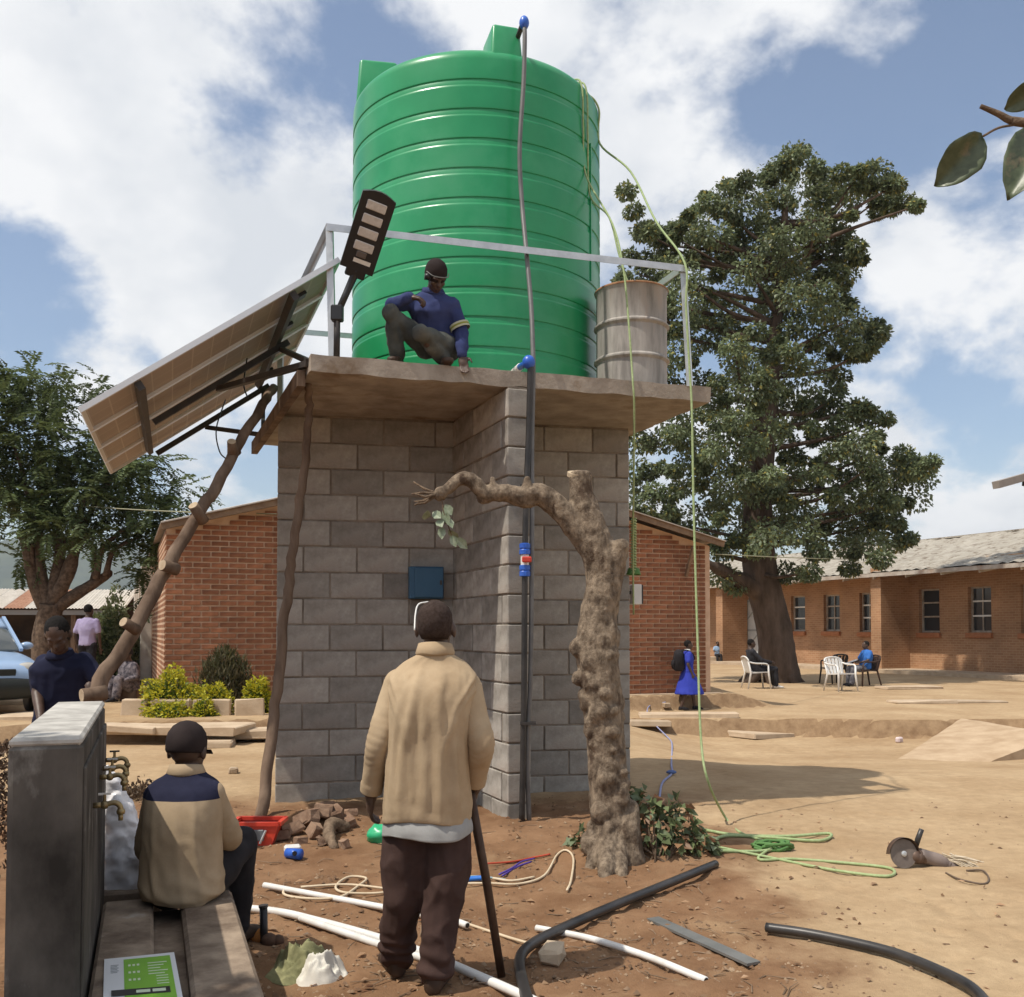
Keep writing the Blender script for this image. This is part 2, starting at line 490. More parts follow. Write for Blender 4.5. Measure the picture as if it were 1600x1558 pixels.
def make_ground():
    xs = np.unique(np.round(np.concatenate([-np.geomspace(8, 2350, 26)[::-1], np.arange(-8, -3.0, 0.14), np.arange(-3.0, 3.2, 0.045), np.arange(3.2, 10, 0.10), np.geomspace(10, 2350, 26)]), 4))
    ys = np.unique(np.round(np.concatenate([-np.geomspace(4, 600, 10)[::-1], np.arange(-3, 2.4, 0.6), np.arange(2.4, 9.6, 0.045), np.arange(9.6, 20, 0.085), np.arange(20, 50, 0.9), np.geomspace(50, 3450, 30)]), 4))
    X, Y = np.meshgrid(xs, ys)
    Z = gheight(X, Y)
    fine = np.zeros_like(Z)
    m = (X > -3) & (X < 3.2) & (Y > 2.4) & (Y < 9.6)
    soft = sstep(1.6, 0.9, X - 0.25*np.sin(Y*1.1))
    fine[m] = (rng.normal(0, 0.0035, Z.shape) * (0.25 + soft))[m]
    for _ in range(150):                     # scuffs and footprints
        fx, fy, fa = random.uniform(-1.6, 3.1), random.uniform(3.0, 9.0), random.uniform(0, 3.14)
        k = (np.abs(X - fx) < .4) & (np.abs(Y - fy) < .4)
        dx, dy = X[k] - fx, Y[k] - fy
        u, v = dx*math.cos(fa) + dy*math.sin(fa), -dx*math.sin(fa) + dy*math.cos(fa)
        r = np.sqrt((u/.13)**2 + (v/.055)**2)
        fine[k] += -.011*np.exp(-r**4) + .006*np.exp(-((r - 1.35)/.3)**2)
    Z = Z + fine
    nx, ny = len(xs), len(ys)
    me = bpy.data.meshes.new('ground')
    co = np.stack([X.ravel(), Y.ravel(), Z.ravel()], 1)
    i = np.arange(nx*ny).reshape(ny, nx)
    q = np.stack([i[:-1, :-1].ravel(), i[:-1, 1:].ravel(), i[1:, 1:].ravel(), i[1:, :-1].ravel()], 1)
    me.vertices.add(len(co)); me.vertices.foreach_set('co', co.ravel())
    me.loops.add(q.size); me.loops.foreach_set('vertex_index', q.ravel().astype(np.int32))
    me.polygons.add(len(q)); me.polygons.foreach_set('loop_start', np.arange(0, q.size, 4, dtype=np.int32))
    me.update(calc_edges=True); me.validate()
    return struct(link('ground', me, M_ground, None, True))

def ground_material():
    m = bpy.data.materials.new('bare_earth'); m.use_nodes = True
    t = m.node_tree; L = t.links.new
    b = t.nodes['Principled BSDF']; b.inputs['Roughness'].default_value = 0.97; b.inputs['Specular IOR Level'].default_value = 0.12
    tc = N(t, 'ShaderNodeTexCoord')
    def noise(scale, detail=7, rough=0.6):
        n = N(t, 'ShaderNodeTexNoise'); n.inputs['Scale'].default_value = scale; n.inputs['Detail'].default_value = detail
        n.inputs['Roughness'].default_value = rough
        L(tc.outputs['Object'], n.inputs['Vector']); return n.outputs[0]
    def ramp(src, p0, c0, p1, c1):
        r = N(t, 'ShaderNodeValToRGB'); e = r.color_ramp.elements
        e[0].position, e[0].color, e[1].position, e[1].color = p0, (*c0, 1), p1, (*c1, 1)
        L(src, r.inputs[0]); return r.outputs[0]
    def mth(op, a, bb):
        n = N(t, 'ShaderNodeMath', operation=op)
        for k, s in enumerate((a, bb)):
            if isinstance(s, (int, float)): n.inputs[k].default_value = s
            else: L(s, n.inputs[k])
        return n.outputs[0]
    def mrange(src, a, b_, c=0.0, d=1.0):
        n = N(t, 'ShaderNodeMapRange'); n.interpolation_type = 'SMOOTHSTEP'
        n.inputs[1].default_value, n.inputs[2].default_value, n.inputs[3].default_value, n.inputs[4].default_value = a, b_, c, d
        L(src, n.inputs[0]); return n.outputs[0]
    tan = ramp(noise(0.7, 9, 0.65), 0.34, (0.36, 0.245, 0.14), 0.66, (0.49, 0.36, 0.222))
    fine = ramp(noise(9, 8, 0.7), 0.3, (0.80, 0.79, 0.77), 0.7, (1.08, 1.08, 1.08))
    mul = N(t, 'ShaderNodeMix', data_type='RGBA', blend_type='MULTIPLY'); mul.inputs[0].default_value = 1
    L(tan, mul.inputs[6]); L(fine, mul.inputs[7])
    red = ramp(noise(2.2, 9, 0.68), 0.3, (0.150, 0.078, 0.040), 0.7, (0.300, 0.178, 0.100))
    sp = N(t, 'ShaderNodeSeparateXYZ'); L(tc.outputs['Object'], sp.inputs[0])
    nw = noise(1.1, 7, 0.6)
    off = mth('MULTIPLY', mth('SUBTRACT', nw, 0.5), 2.2)
    xx = mth('ADD', mth('ADD', sp.outputs[0], off), mth('MULTIPLY', mth('SUBTRACT', sp.outputs[1], 4.2), -0.02))
    yy = mth('ADD', sp.outputs[1], mth('MULTIPLY', off, 0.8))
    mask = mth('MULTIPLY', mrange(xx, 1.0, 1.75, 1, 0), mrange(yy, 8.2, 9.4, 1, 0))
    mask = mth('MULTIPLY', mask, mrange(noise(3.0, 8, 0.7), 0.22, 0.50, 0.55, 1.0))
    mx = N(t, 'ShaderNodeMix', data_type='RGBA'); L(mask, mx.inputs[0]); L(mul.outputs[2], mx.inputs[6]); L(red, mx.inputs[7])
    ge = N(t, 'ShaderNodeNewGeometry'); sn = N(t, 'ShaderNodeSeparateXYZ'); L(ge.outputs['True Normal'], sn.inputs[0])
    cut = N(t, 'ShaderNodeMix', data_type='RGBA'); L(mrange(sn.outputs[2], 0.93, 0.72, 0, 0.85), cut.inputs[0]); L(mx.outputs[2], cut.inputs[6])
    L(ramp(noise(6, 8, 0.7), 0.35, (0.17, 0.10, 0.055), 0.65, (0.30, 0.20, 0.115)), cut.inputs[7])     # steep bank faces coloured darker and redder, standing in for their shade
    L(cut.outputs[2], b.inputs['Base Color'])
    h = mth('ADD', mth('MULTIPLY', noise(22, 9, 0.72), 0.7), mth('MULTIPLY', noise(95, 6, 0.7), 0.5))
    bp = N(t, 'ShaderNodeBump'); bp.inputs['Strength'].default_value = 0.8; bp.inputs['Distance'].default_value = 0.016
    L(h, bp.inputs['Height']); L(bp.outputs[0], b.inputs['Normal'])
    return m
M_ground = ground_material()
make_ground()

# distant hill
def make_hill():
    xs, ys = np.linspace(-1500, 300, 110), np.linspace(1500, 3400, 50)
    X, Y = np.meshgrid(xs, ys)
    Z = 178*np.exp(-((X + 960)/200)**2 - ((Y - 2300)/480)**2) + 112*np.exp(-((X + 1150)/170)**2 - ((Y - 2200)/420)**2) + 92*np.exp(-((X+740)/170)**2 - ((Y-2350)/420)**2)
    Z += 7*wob(X, Y, 0.02, 0.3) + 4*wob(X, Y, 0.06, 1.0) - 12
    Z = np.maximum(Z, -1.0)
    b = MB()
    n = len(xs)
    b.add([(x, y, z) for x, y, z in zip(X.ravel(), Y.ravel(), Z.ravel())],
          [(j*n+i, j*n+i+1, (j+1)*n+i+1, (j+1)*n+i) for j in range(len(ys)-1) for i in range(n-1)])
    return struct(b.build('hill', mat('hill_woodland', (0.025, 0.04, 0.02), (0.06, 0.075, 0.035), rough=1, scale=0.02, spec=0.05), None, True))
make_hill()

# ------------------------------------------------------------------ foliage tools
def leafmesh(name, P, Dr, Nn, Ln, Wd, col, material, parent=None, fold=0.18):
    n = len(P)
    o0 = np.array(ORG.get(parent.name, V((0, 0, 0)))) if parent else np.zeros(3)
    Dr = Dr / np.linalg.norm(Dr, axis=1, keepdims=True)
    S = np.cross(Dr, Nn); S /= np.linalg.norm(S, axis=1, keepdims=True) + 1e-9
    Nn = np.cross(S, Dr)
    Ln, Wd = Ln[:, None], Wd[:, None]
    mid = P + Dr*Ln*0.45
    up = Nn*Wd*fold
    v = np.stack([P, mid + S*Wd/2 + up, P + Dr*Ln - up, mid - S*Wd/2 + up], 1).reshape(-1, 3) - o0
    b = np.arange(n)[:, None]*4
    f = np.concatenate([b + [0, 1, 2], b + [0, 2, 3]], 1).reshape(-1, 3)
    me = bpy.data.meshes.new(name)
    me.vertices.add(len(v)); me.vertices.foreach_set('co', v.astype(np.float32).ravel())
    me.loops.add(f.size); me.loops.foreach_set('vertex_index', f.ravel().astype(np.int32))
    me.polygons.add(len(f)); me.polygons.foreach_set('loop_start', np.arange(0, f.size, 3, dtype=np.int32))
    me.update(calc_edges=True)
    at = me.color_attributes.new('tint', 'FLOAT_COLOR', 'POINT')
    c4 = np.concatenate([np.repeat(col, 4, axis=0), np.ones((n*4, 1))], 1)
    at.data.foreach_set('color', c4.astype(np.float32).ravel())
    return link(name, me, material, parent, False, o0)
def rdir(n):
    d = rng.normal(size=(n, 3)); return d/np.linalg.norm(d, axis=1, keepdims=True)
def clumps_leaves(centers, radii, per, L, Wd, flat=0.75, droop=0.35, shell=0.45):
    k = len(centers)
    idx = np.repeat(np.arange(k), per)
    n = len(idx)
    d = rdir(n)
    r = radii[idx] * (shell + (1-shell)*rng.random(n)**0.5)
    off = d*r[:, None]; off[:, 2] *= flat
    P = centers[idx] + off
    Dr = d*0.9 + rdir(n)*0.8; Dr[:, 2] -= droop
    Nn = rdir(n)*0.8; Nn[:, 2] += 0.9
    return P, Dr, Nn, L*rng.uniform(0.65, 1.25, n), Wd*rng.uniform(0.7, 1.2, n), idx
def tints(n, base, idx=None, k=0, var=0.3, yellow=0.0):
    base = np.array(base)
    c = base[None, :]*rng.uniform(1-var, 1+var, (n, 1))
    if idx is not None:
        c = c*rng.uniform(0.75, 1.25, k)[idx][:, None]
    if yellow:
        y = rng.random(n) < yellow
        c[y] = c[y]*np.array([2.2, 1.6, 0.9])
    return c
def inpoly(p, poly):
    x, y = p; c = False; j = len(poly)-1
    for i in range(len(poly)):
        xi, yi = poly[i]; xj, yj = poly[j]
        if (yi > y) != (yj > y) and x < (xj-xi)*(y-yi)/(yj-yi)+xi: c = not c
        j = i
    return c
def samplepoly(poly, n, mind):
    xs, ys = [p[0] for p in poly], [p[1] for p in poly]
    out = []
    tries = 0
    while len(out) < n and tries < 60000:
        tries += 1
        q = (random.uniform(min(xs), max(xs)), random.uniform(min(ys), max(ys)))
        if inpoly(q, poly) and all((q[0]-o[0])**2+(q[1]-o[1])**2 > mind*mind for o in out): out.append(q)
    return out
M_leaf_big = leafmat('mango_leaf', 0.45, 0.32, 0.4)
M_leaf_fea = leafmat('feathery_leaf', 0.6, 0.25, 0.2)
M_leaf_shr = leafmat('shrub_leaf', 0.5, 0.28, 0.35)
M_bark = mat('bark', (0.055, 0.038, 0.027), (0.14, 0.10, 0.075), rough=0.95, scale=3, bump=0.9, bscale=7, stretch=(1, 1, 0.3), bdist=0.05)
M_barkd = mat('dull_bark', (0.07, 0.046, 0.032), (0.175, 0.12, 0.082), rough=0.95, scale=12, bump=0.8, bscale=20, bdist=0.02)
M_stump = mat('stump_bark', (0.10, 0.072, 0.050), (0.31, 0.24, 0.17), rough=0.95, scale=20, bump=1.0, bscale=48, bdist=0.02, lo=.36, hi=.64, stretch=(1, 1, .55), c3=(0.09, 0.06, 0.04), scale3=9, lo3=.56, hi3=.66)
M_barkl = mat('pale_bark', (0.10, 0.066, 0.043), (0.265, 0.19, 0.128), rough=0.95, scale=16, bump=1.0, bscale=34, bdist=0.02, lo=.36, hi=.66)

def big_tree():
    b = G(1205, 1066)
    T = thing('shade_tree', 'tall dark green shade tree with a thick leaning trunk, behind the people on plastic chairs', 'tree', (b.x, b.y, 0))
    Yb = b.y
    poly = [(1020,352),(1045,372),(1075,352),(1105,318),(1135,285),(1180,278),(1222,272),(1238,240),(1262,268),(1310,268),(1372,268),(1422,312),(1385,322),(1318,335),(1345,385),(1312,430),(1318,480),(1372,525),(1335,560),(1312,600),(1325,640),(1365,655),(1385,712),(1445,728),(1425,780),(1382,800),(1402,850),(1350,872),(1280,868),(1200,862),(1130,862),(1105,838),(1050,815),(1000,800),(985,740),(985,640),(985,560),(975,470),(1000,420),(1005,370)]
    pts = samplepoly(poly, 300, 16)
    cen, rad = [], []
    for (x, y) in pts:
        hw = 3.6 if y > 640 else (2.9 if y > 430 else 1.9)
        hw *= max(0.25, 1 - abs(x - 1180)/330.0)
        cen.append(D(x, y, Yb + random.uniform(-1, 1)*hw)); rad.append(random.choice((.22, .3, .38, .46, .55, .62))*random.uniform(.85, 1.15))
    for _ in range(90):                       # ragged sprays just outside the outline
        k = random.randrange(len(poly)); a, b2 = poly[k], poly[(k+1) % len(poly)]; t = random.random()
        x, y = a[0] + (b2[0]-a[0])*t, a[1] + (b2[1]-a[1])*t
        cen.append(D(x + random.uniform(-6, 14)*(1 if x > 1180 else -1), y + random.uniform(-10, 8), Yb + random.uniform(-1.2, 1.2))); rad.append(random.uniform(.12, .3))
    for x, y, r in ((990,330,.3),(1003,362,.32),(985,400,.25),(972,440,.28),(965,500,.25),(975,560,.3),(1415,316,.3),(1432,322,.2),(1238,246,.3),(1362,520,.35),(1378,518,.25),(1440,735,.4),(1455,722,.25),(1398,845,.45),(1420,842,.25),(1375,872,.35),(1328,888,.3),(980,300,.3),(1130,900,.45),(1150,915,.35),(1230,895,.4),(1265,893,.35),(1340,640,.4),(1385,655,.25)):
        cen.append(D(x, y, Yb - 1 + random.uniform(-1, 1))); rad.append(r)
    trunk = [b + V((0.30, 0.1, -0.2)), D(1215, 1030, Yb), D(1209, 980, Yb), D(1197, 930, Yb), D(1186, 880, Yb), D(1185, 780, Yb), D(1200, 640, Yb), D(1215, 480, Yb), D(1228, 330, Yb)]
    m = MB(); m.tube(spline(trunk, 5), list(np.interp(np.linspace(0, 8, 41), range(9), [0.64, 0.54, 0.50, 0.49, 0.49, 0.40, 0.28, 0.17, 0.07])), 14, jit=0.04)
    for a in range(7):
        an = a*0.9
        m.tube([b + V((math.cos(an)*1.0, math.sin(an)*.8, -0.12)), b + V((math.cos(an)*0.62, math.sin(an)*0.5, 0.16)), D(1206, 1030, Yb)], [0.08, 0.17, 0.3], 8)
    m.build('trunk', M_bark, T, True)
    m = MB()
    m.tube(spline([D(1196, 935, Yb), D(1165, 912, Yb - .4), D(1130, 893, Yb - .9), D(1090, 872, Yb - 1.2)], 4), [0.27]*6 + [0.18]*4 + [0.11]*3, 9)
    order = sorted(range(len(cen)), key=lambda i: random.random())[:62]
    for i in order:
        c = cen[i]
        zt = max(3.2, min(c.z - 0.8, 13.5))
        s0 = D(1190, 985 - (zt-1.5)*F/Yb, Yb)
        s0 = V((float(np.interp(zt, [3, 8, 14], [D(1182, 880, Yb).x, D(1200, 640, Yb).x, D(1226, 350, Yb).x])), Yb, zt))
        mid = (s0 + c)/2 + V((random.uniform(-.3, .3), random.uniform(-.3, .3), random.uniform(-.5, .1)))
        m.tube(spline([s0, mid, c], 4), list(np.linspace(0.09, 0.02, 9)), 6)
    m.build('limb', M_bark, T, True)
    P, Dr, Nn, Ln, Wd, idx = clumps_leaves(np.array(cen), np.array(rad), 300, 0.135, 0.088, 0.75, 0.45, 0.10)
    col = tints(len(P), (0.135, 0.172, 0.088), idx, len(cen), 0.42, 0.06)
    leafmesh('crown', P, Dr, Nn, Ln, Wd, col, M_leaf_big, T)
big_tree()

def feather_clump(cen, rad, sprays, pairs, sl, ll, lw):
    Ps, Ds, Ns, ids = [], [], [], []
    for i, (c, r) in enumerate(zip(cen, rad)):
        d = rdir(sprays); d[:, 2] = d[:, 2]*0.7 + 0.05
        for k in range(sprays):
            o = np.array(c) + d[k]*r*random.uniform(0.2, 0.9)
            ax = d[k] + rng.normal(0, 0.35, 3); ax[2] -= 0.25; ax /= np.linalg.norm(ax)
            sd_ = np.cross(ax, [0, 0, 1]) + 1e-6; sd_ /= np.linalg.norm(sd_)
            up = np.cross(sd_, ax)
            t = np.linspace(0.1, 1, pairs)
            for sg in (-1, 1):
                p = o + ax[None, :]*(t*sl)[:, None] - up[None, :]*(t**2*sl*0.28)[:, None]
                Ps.append(p); Ds.append(sd_[None, :]*sg + ax[None, :]*0.35 - up[None, :]*0.25 + np.zeros((pairs, 3))); Ns.append(np.repeat(up[None, :], pairs, 0)); ids.append(np.full(pairs, i))
    P, Dr, Nn, idx = map(np.concatenate, (Ps, Ds, Ns, ids))
    n = len(P)
    return P, Dr + rng.normal(0, 0.12, (n, 3)), Nn + rng.normal(0, 0.25, (n, 3)), ll*rng.uniform(0.7, 1.2, n), lw*rng.uniform(0.8, 1.2, n), idx
def left_tree():
    Y = 20.0
    b = D(72, 1060, Y); b.z = gz(b.x, b.y)
    T = thing('pollarded_tree', 'feathery green tree with many cut-back limbs rising from a short trunk, beside the parked car', 'tree', b)
    polyA = [(8,572),(60,566),(92,592),(98,640),(92,700),(115,690),(150,640),(180,690),(235,715),(270,735),(295,760),(288,805),(255,835),(245,880),(215,860),(165,850),(120,845),(80,840),(45,850),(25,800),(-10,790),(-60,760),(-70,640),(-20,590)]
    pts = samplepoly(polyA, 135, 14)
    cen = [D(x, y, Y + random.uniform(-1.4, 1.4)*max(.3, 1-abs(x-130)/230)) for x, y in pts] + [D(152, 602, Y), D(160, 608, Y), D(235, 905, Y+1), D(222, 885, Y+1), D(240, 930, Y+1.5), D(35, 880, Y), D(60, 870, Y)]
    rad = [random.uniform(0.28, 0.46) for _ in cen]
    m = MB()
    fork = D(78, 962, Y)
    m.tube(spline([b + V((0, 0, -.15)), D(70, 1010, Y), fork, D(80, 945, Y)], 4), list(np.linspace(0.27, 0.22, 13)), 12, jit=0.05)
    m.build('trunk', M_barkd, T, True)
    limbs = [[(70,950),(50,900),(40,850),(28,830)], [(75,950),(62,890),(60,830),(68,760),(60,690)], [(80,945),(92,880),(95,840),(88,835)], [(84,940),(110,890),(118,845),(130,780)], [(85,945),(100,905),(112,870),(140,830)],
             [(85,950),(125,925),(165,900),(172,893)], [(150,905),(160,860),(190,830),(230,815)], [(165,900),(178,860),(215,840)], [(95,938),(140,915),(148,870),(150,850)], [(70,945),(55,905),(50,860),(52,850)], [(62,890),(40,760),(20,690)], [(118,850),(165,760),(215,740)]]
    for k, l in enumerate(limbs):
        m = MB()
        pp = spline([D(x, y, Y + (k % 3 - 1)*0.25*(i/3)) for i, (x, y) in enumerate(l)], 5)
        m.tube(pp, list(np.linspace(0.15 if k < 6 else 0.07, 0.06 if k < 6 else 0.025, len(pp))), 8, jit=0.06)
        m.build('limb', M_barkd, T, True)
    P, Dr, Nn, Ln, Wd, idx = feather_clump(cen, rad, 13, 9, 0.42, 0.13, 0.05)
    leafmesh('crown', P, Dr, Nn, Ln, Wd, tints(len(P), (0.082, 0.112, 0.044), idx, len(cen), 0.3), M_leaf_fea, T)
    # a second tree only just in the picture
    Y = 26.0
    b = D(-70, 1040, Y); b.z = gz(b.x, b.y)
    T = thing('roadside_tree', 'green tree growing beyond the parked car, apart from the pollarded one', 'tree', b)
    MB().tube([b + V((0, 0, -.1)), D(-72, 900, Y), D(-60, 780, Y)], [0.3, 0.22, 0.1], 9).build('trunk', M_barkl, T, True)
    cen = [D(random.uniform(-120, 8), random.uniform(745, 880), Y + random.uniform(-1, 1)) for _ in range(30)]
    P, Dr, Nn, Ln, Wd, idx = feather_clump(cen, [0.4]*30, 12, 8, 0.5, 0.14, 0.055)
    leafmesh('crown', P, Dr, Nn, Ln, Wd, tints(len(P), (0.058, 0.092, 0.034), idx, 30), M_leaf_fea, T)
left_tree()

def shrub(name, label, cx, cy, wpx, hpx, Y, n, L, W, base, tip=None, group=None, seed=0, upright=False, zbase=None):
    b = D(cx, cy, Y); b.z = gz(b.x, b.y) if zbase is None else zbase
    s = Y/F
    T = thing(name, label, 'shrub', b, group)
    rw, rh = wpx*s/2, hpx*s
    m = MB()
    for k in range(7):
        a = random.uniform(0, 6.28)
        m.tube([b + V((math.cos(a)*.05, math.sin(a)*.05, -.06)), b + V((math.cos(a)*rw*.55, math.sin(a)*rw*.4, rh*random.uniform(.5, .85)))], [0.018, 0.006], 5)
    m.build('stem', M_bark, T, True)
    d = rdir(n); d[:, 2] = np.abs(d[:, 2])*1.0 - 0.12
    q = rng.random(n)**0.35
    lump = 1 + 0.16*np.sin(d[:, 0]*7 + seed)*np.cos(d[:, 2]*6 + seed*2) + 0.10*np.sin(d[:, 1]*11 + d[:, 0]*5 + seed)
    P = np.array(b) + np.stack([d[:, 0]*rw*q*lump, d[:, 1]*rw*0.85*q*lump, np.clip(d[:, 2], -0.1, 1)*rh*q*lump + rh*0.04], 1)
    if upright:
        P = np.array(b) + np.stack([d[:, 0]*rw*q*lump, d[:, 1]*rw*q*lump, rh*(0.08 + 0.92*rng.random(n))*(1.05 - 0.45*(d[:, 0]**2+d[:, 1]**2)*q)], 1)
        Dr = rng.normal(0, 0.35, (n, 3)); Dr[:, 2] += 1
    else:
        Dr = d + rdir(n)*0.9; Dr[:, 2] += 0.15
    Nn = rdir(n)*0.8; Nn[:, 2] += 0.8
    col = tints(n, base, None, 0, 0.3)
    if tip is not None:
        k = (q > 0.80) & (rng.random(n) < 0.9)
        col[k] = np.array(tip)*rng.uniform(0.75, 1.2, (k.sum(), 1))
    leafmesh('foliage', P, Dr, Nn, L*rng.uniform(.7, 1.2, n), W*rng.uniform(.7, 1.2, n), col, M_leaf_shr, T)
    return T
YG = (0.46, 0.44, 0.03)
shrub('hedge_shrub', 'broad rounded yellow-green shrub, the widest one in the planter', 266, 1100, 100, 72, 14.6, 4200, .06, .035, (0.10, 0.15, 0.02), YG, seed=1)
shrub('hedge_shrub', 'medium yellow-green shrub between the broad one and the dark upright one', 332, 1104, 62, 52, 14.5, 2400, .055, .033, (0.10, 0.15, 0.02), YG, seed=2)
shrub('hedge_shrub', 'yellow-green shrub next to the concrete tower wall', 404, 1098, 50, 58, 14.8, 2400, .06, .035, (0.10, 0.15, 0.02), YG, seed=3)
shrub('creeping_shrub', 'low yellow-green shrub spilling over the planter kerb', 264, 1111, 66, 24, 14.15, 1300, .05, .03, (0.12, 0.18, 0.02), YG, seed=4)
shrub('creeping_shrub', 'small yellow-green tuft growing between two kerb stones', 318, 1111, 36, 30, 14.15, 900, .05, .03, (0.12, 0.18, 0.02), YG, seed=5)
shrub('upright_shrub', 'dark olive upright shrub against the brick gable wall', 350, 1090, 84, 92, 15.5, 2600, .13, .03, (0.075, 0.075, 0.028), (0.10, 0.085, 0.04), seed=6, upright=True)
shrub('flowering_bush', 'tall bush with pale blossom beyond the man in the lilac shirt', 172, 1060, 92, 140, 22.5, 6500, .12, .07, (0.085, 0.12, 0.045), (0.17, 0.20, 0.10), seed=7)
shrub('corner_plant', 'small leafy green plant at the corner of the brick house', 243, 1040, 26, 28, 16.9, 500, .09, .05, (0.05, 0.10, 0.03), (0.08, 0.15, 0.05), seed=8)
shrub('dark_bush', 'dark green bush at the left end of the brick house, under its eave', 204, 940, 40, 62, 24.5, 1500, .16, .08, (0.035, 0.06, 0.022), seed=9, zbase=0.6)

# ------------------------------------------------------------------ brick house behind the tower
M_brick = mat('red_brick', (0.19, 0.075, 0.038), (0.33, 0.135, 0.068), rough=0.9, scale=7, bump=0.4, bscale=40, objvar=0.22, bdist=0.006)
M_bmortar = mat('brick_mortar', (0.52, 0.34, 0.225), (0.64, 0.45, 0.32), rough=0.95, scale=5, bump=0.4, bscale=40, bdist=0.006)
M_sheet = mat('roof_sheet', (0.36, 0.30, 0.25), (0.52, 0.47, 0.41), rough=0.6, scale=2.5, metal=0.2, c3=(0.28, 0.14, 0.08), scale3=1.4)
M_fascia = mat('fascia_board', (0.16, 0.10, 0.065), (0.25, 0.17, 0.11), rough=0.85, scale=6)
M_white_wash = mat('whitewash', (0.52, 0.47, 0.40), (0.68, 0.64, 0.57), rough=0.9, scale=4, bump=0.3)
def brick_house():
    U, W = V((0.946, 0.325, 0)), V((-0.366, 0.93, 0))
    o = V((GL[0], GL[1], 0)); LEN = 10.1; EZ, RZ = 3.16, 4.46
    T = thing('brick_house', 'red brick gable-ended house with low metal roof behind the tank tower', 'house', o)
    def pt(u, v, z): return o + U*u + W*v + V((0, 0, z))
    # gable wall core + body
    m = MB()
    ring = [(0, -0.15), (LEN, -0.15), (LEN, EZ), (LEN/2, RZ), (0, EZ)]
    a = [pt(u, 0.012, z) for u, z in ring]; b = [pt(u, 26.0, z) for u, z in ring]
    m.add(a + b, [(0, 1, 2, 3, 4), (9, 8, 7, 6, 5)] + [(i, (i+1) % 5, 5+(i+1) % 5, 5+i) for i in range(5)])
    wall = m.build('wall', M_bmortar, T)
    # plinth
    m = MB(); m.box(pt(LEN/2, -0.09, 0.16), (LEN + 0.3, 0.22, 0.26), basis(U, W, (0, 0, 1)))
    m.build('plinth', M_paving, T)
    bl, bh, j = 0.262, 0.066, 0.024
    me = MB().box((0, 0, 0), (bl, 0.05, bh), ch=0.004)
    bmesh_ = bpy.data.meshes.new('brick'); bmesh_.from_pydata([tuple(p) for p in me.v], [], me.f); bmesh_.materials.append(M_brick)
    half = MB().box((0, 0, 0), (bl/2-j/2, 0.05, bh), ch=0.004)
    hmesh = bpy.data.meshes.new('half_brick'); hmesh.from_pydata([tuple(p) for p in half.v], [], half.f); hmesh.materials.append(M_brick)
    rows = int((RZ - 0.3)/(bh + j))
    ang = math.atan2(U.y, U.x)
    cand = []
    for r in range(rows):
        z = 0.30 + r*(bh + j) + bh/2
        lim0 = 0.0 if z < EZ-0.05 else (z - EZ + .06)/(RZ-EZ)*LEN/2
        u = 0.0; first = True
        while u < LEN - 0.1:
            isHalf = first and r % 2 == 1
            l = (bl/2 - j/2) if isHalf else bl
            first = False
            if u + l > LEN: l = LEN - u
            isHalf = l < bl*.75
            if l < .06: break
            if abs(l - bl) > .002: l = bl/2 - j/2; u = u if first else min(u, LEN - l); isHalf = True
            c = u + l/2
            if c - l/2 > lim0 - 1e-6 and c + l/2 < LEN - lim0 + 1e-6:
                p = pt(c, 0.016, z)
                px = 800 + F*p.x/p.y
                cand.append((p, isHalf, px))
            u += l + j
    vis = [c for c in cand if c[2] < 424 or c[2] > 980]
    vis.sort(key=lambda c: c[0].y)
    vis = [c for c in vis if c[0].z < 3.9]
    solo = vis[:298]
    sset = set(id(c) for c in solo)
    for p, ish, px in solo:
        ob = bpy.data.objects.new('brick', hmesh if ish else bmesh_)
        C.objects.link(ob); ob.parent = wall
        ob.location = p - o + W*random.uniform(-.004, .004); ob.rotation_euler = (random.uniform(-.006, .006), random.uniform(-.008, .008), ang)
    m = MB()
    for c in cand:
        if id(c) not in sset:
            m.box(c[0] + W*random.uniform(-.004, .004), (bl/2-j/2 if c[1] else bl, 0.05, bh), rotz(ang))
    q = m.build('brickwork', M_brick, wall, recalc=False); q['kind'] = 'stuff'
    # roof: two corrugated slopes with overhang
    for sgn in (0, 1):
        m = MB()
        n = 230
        vv = []
        for i in range(n+1):
            v = -0.42 + 26.8*i/n
            for k, (uu, zz) in enumerate(((LEN/2, RZ + 0.10), (-0.10, EZ + 0.10 - 0.10*(RZ-EZ)/(LEN/2)))):
                u = uu if sgn == 0 else LEN - uu
                vv.append(pt(u, v, zz + (0.018 if i % 2 else 0)))
        ff = [(2*i, 2*i+1, 2*i+3, 2*i+2) for i in range(n)]
        off = len(vv)
        vv += [p - V((0, 0, 0.02)) for p in vv]
        ff += [(off+2*i, off+2*i+2, off+2*i+3, off+2*i+1) for i in range(n)]
        ff += [(0, off, off+1, 1), (2*n, 2*n+1, off+2*n+1, off+2*n)]
        m.add(vv, ff); rf = m.build('roof', M_sheet, T)
        m = MB()
        e0 = pt(-0.09 if sgn == 0 else LEN + .09, -0.36, EZ + 0.03 - 0.09*(RZ-EZ)/(LEN/2)); e1 = pt(LEN/2, -0.36, RZ + 0.03)
        m.bar(e0, e1, 0.03, 0.11)
        m.build('barge_board', M_fascia, rf)
    # side verandah posts on the left
    for v in (7.0, 11.0, 15.0, 20.0, 25.0):
        m = MB(); m.box(pt(-0.14, v, 1.45), (0.26, 0.30, 3.1), basis(U, W, (0, 0, 1)), 0.02)
        m.build('post', M_white_wash, T)
    M_sw = brickmat('side_brick', (0.19, 0.075, 0.038), (0.33, 0.135, 0.068), (0.55, 0.38, 0.26), 0.286, 0.09, 0.022, (tuple(W), (0, 0, 1)))
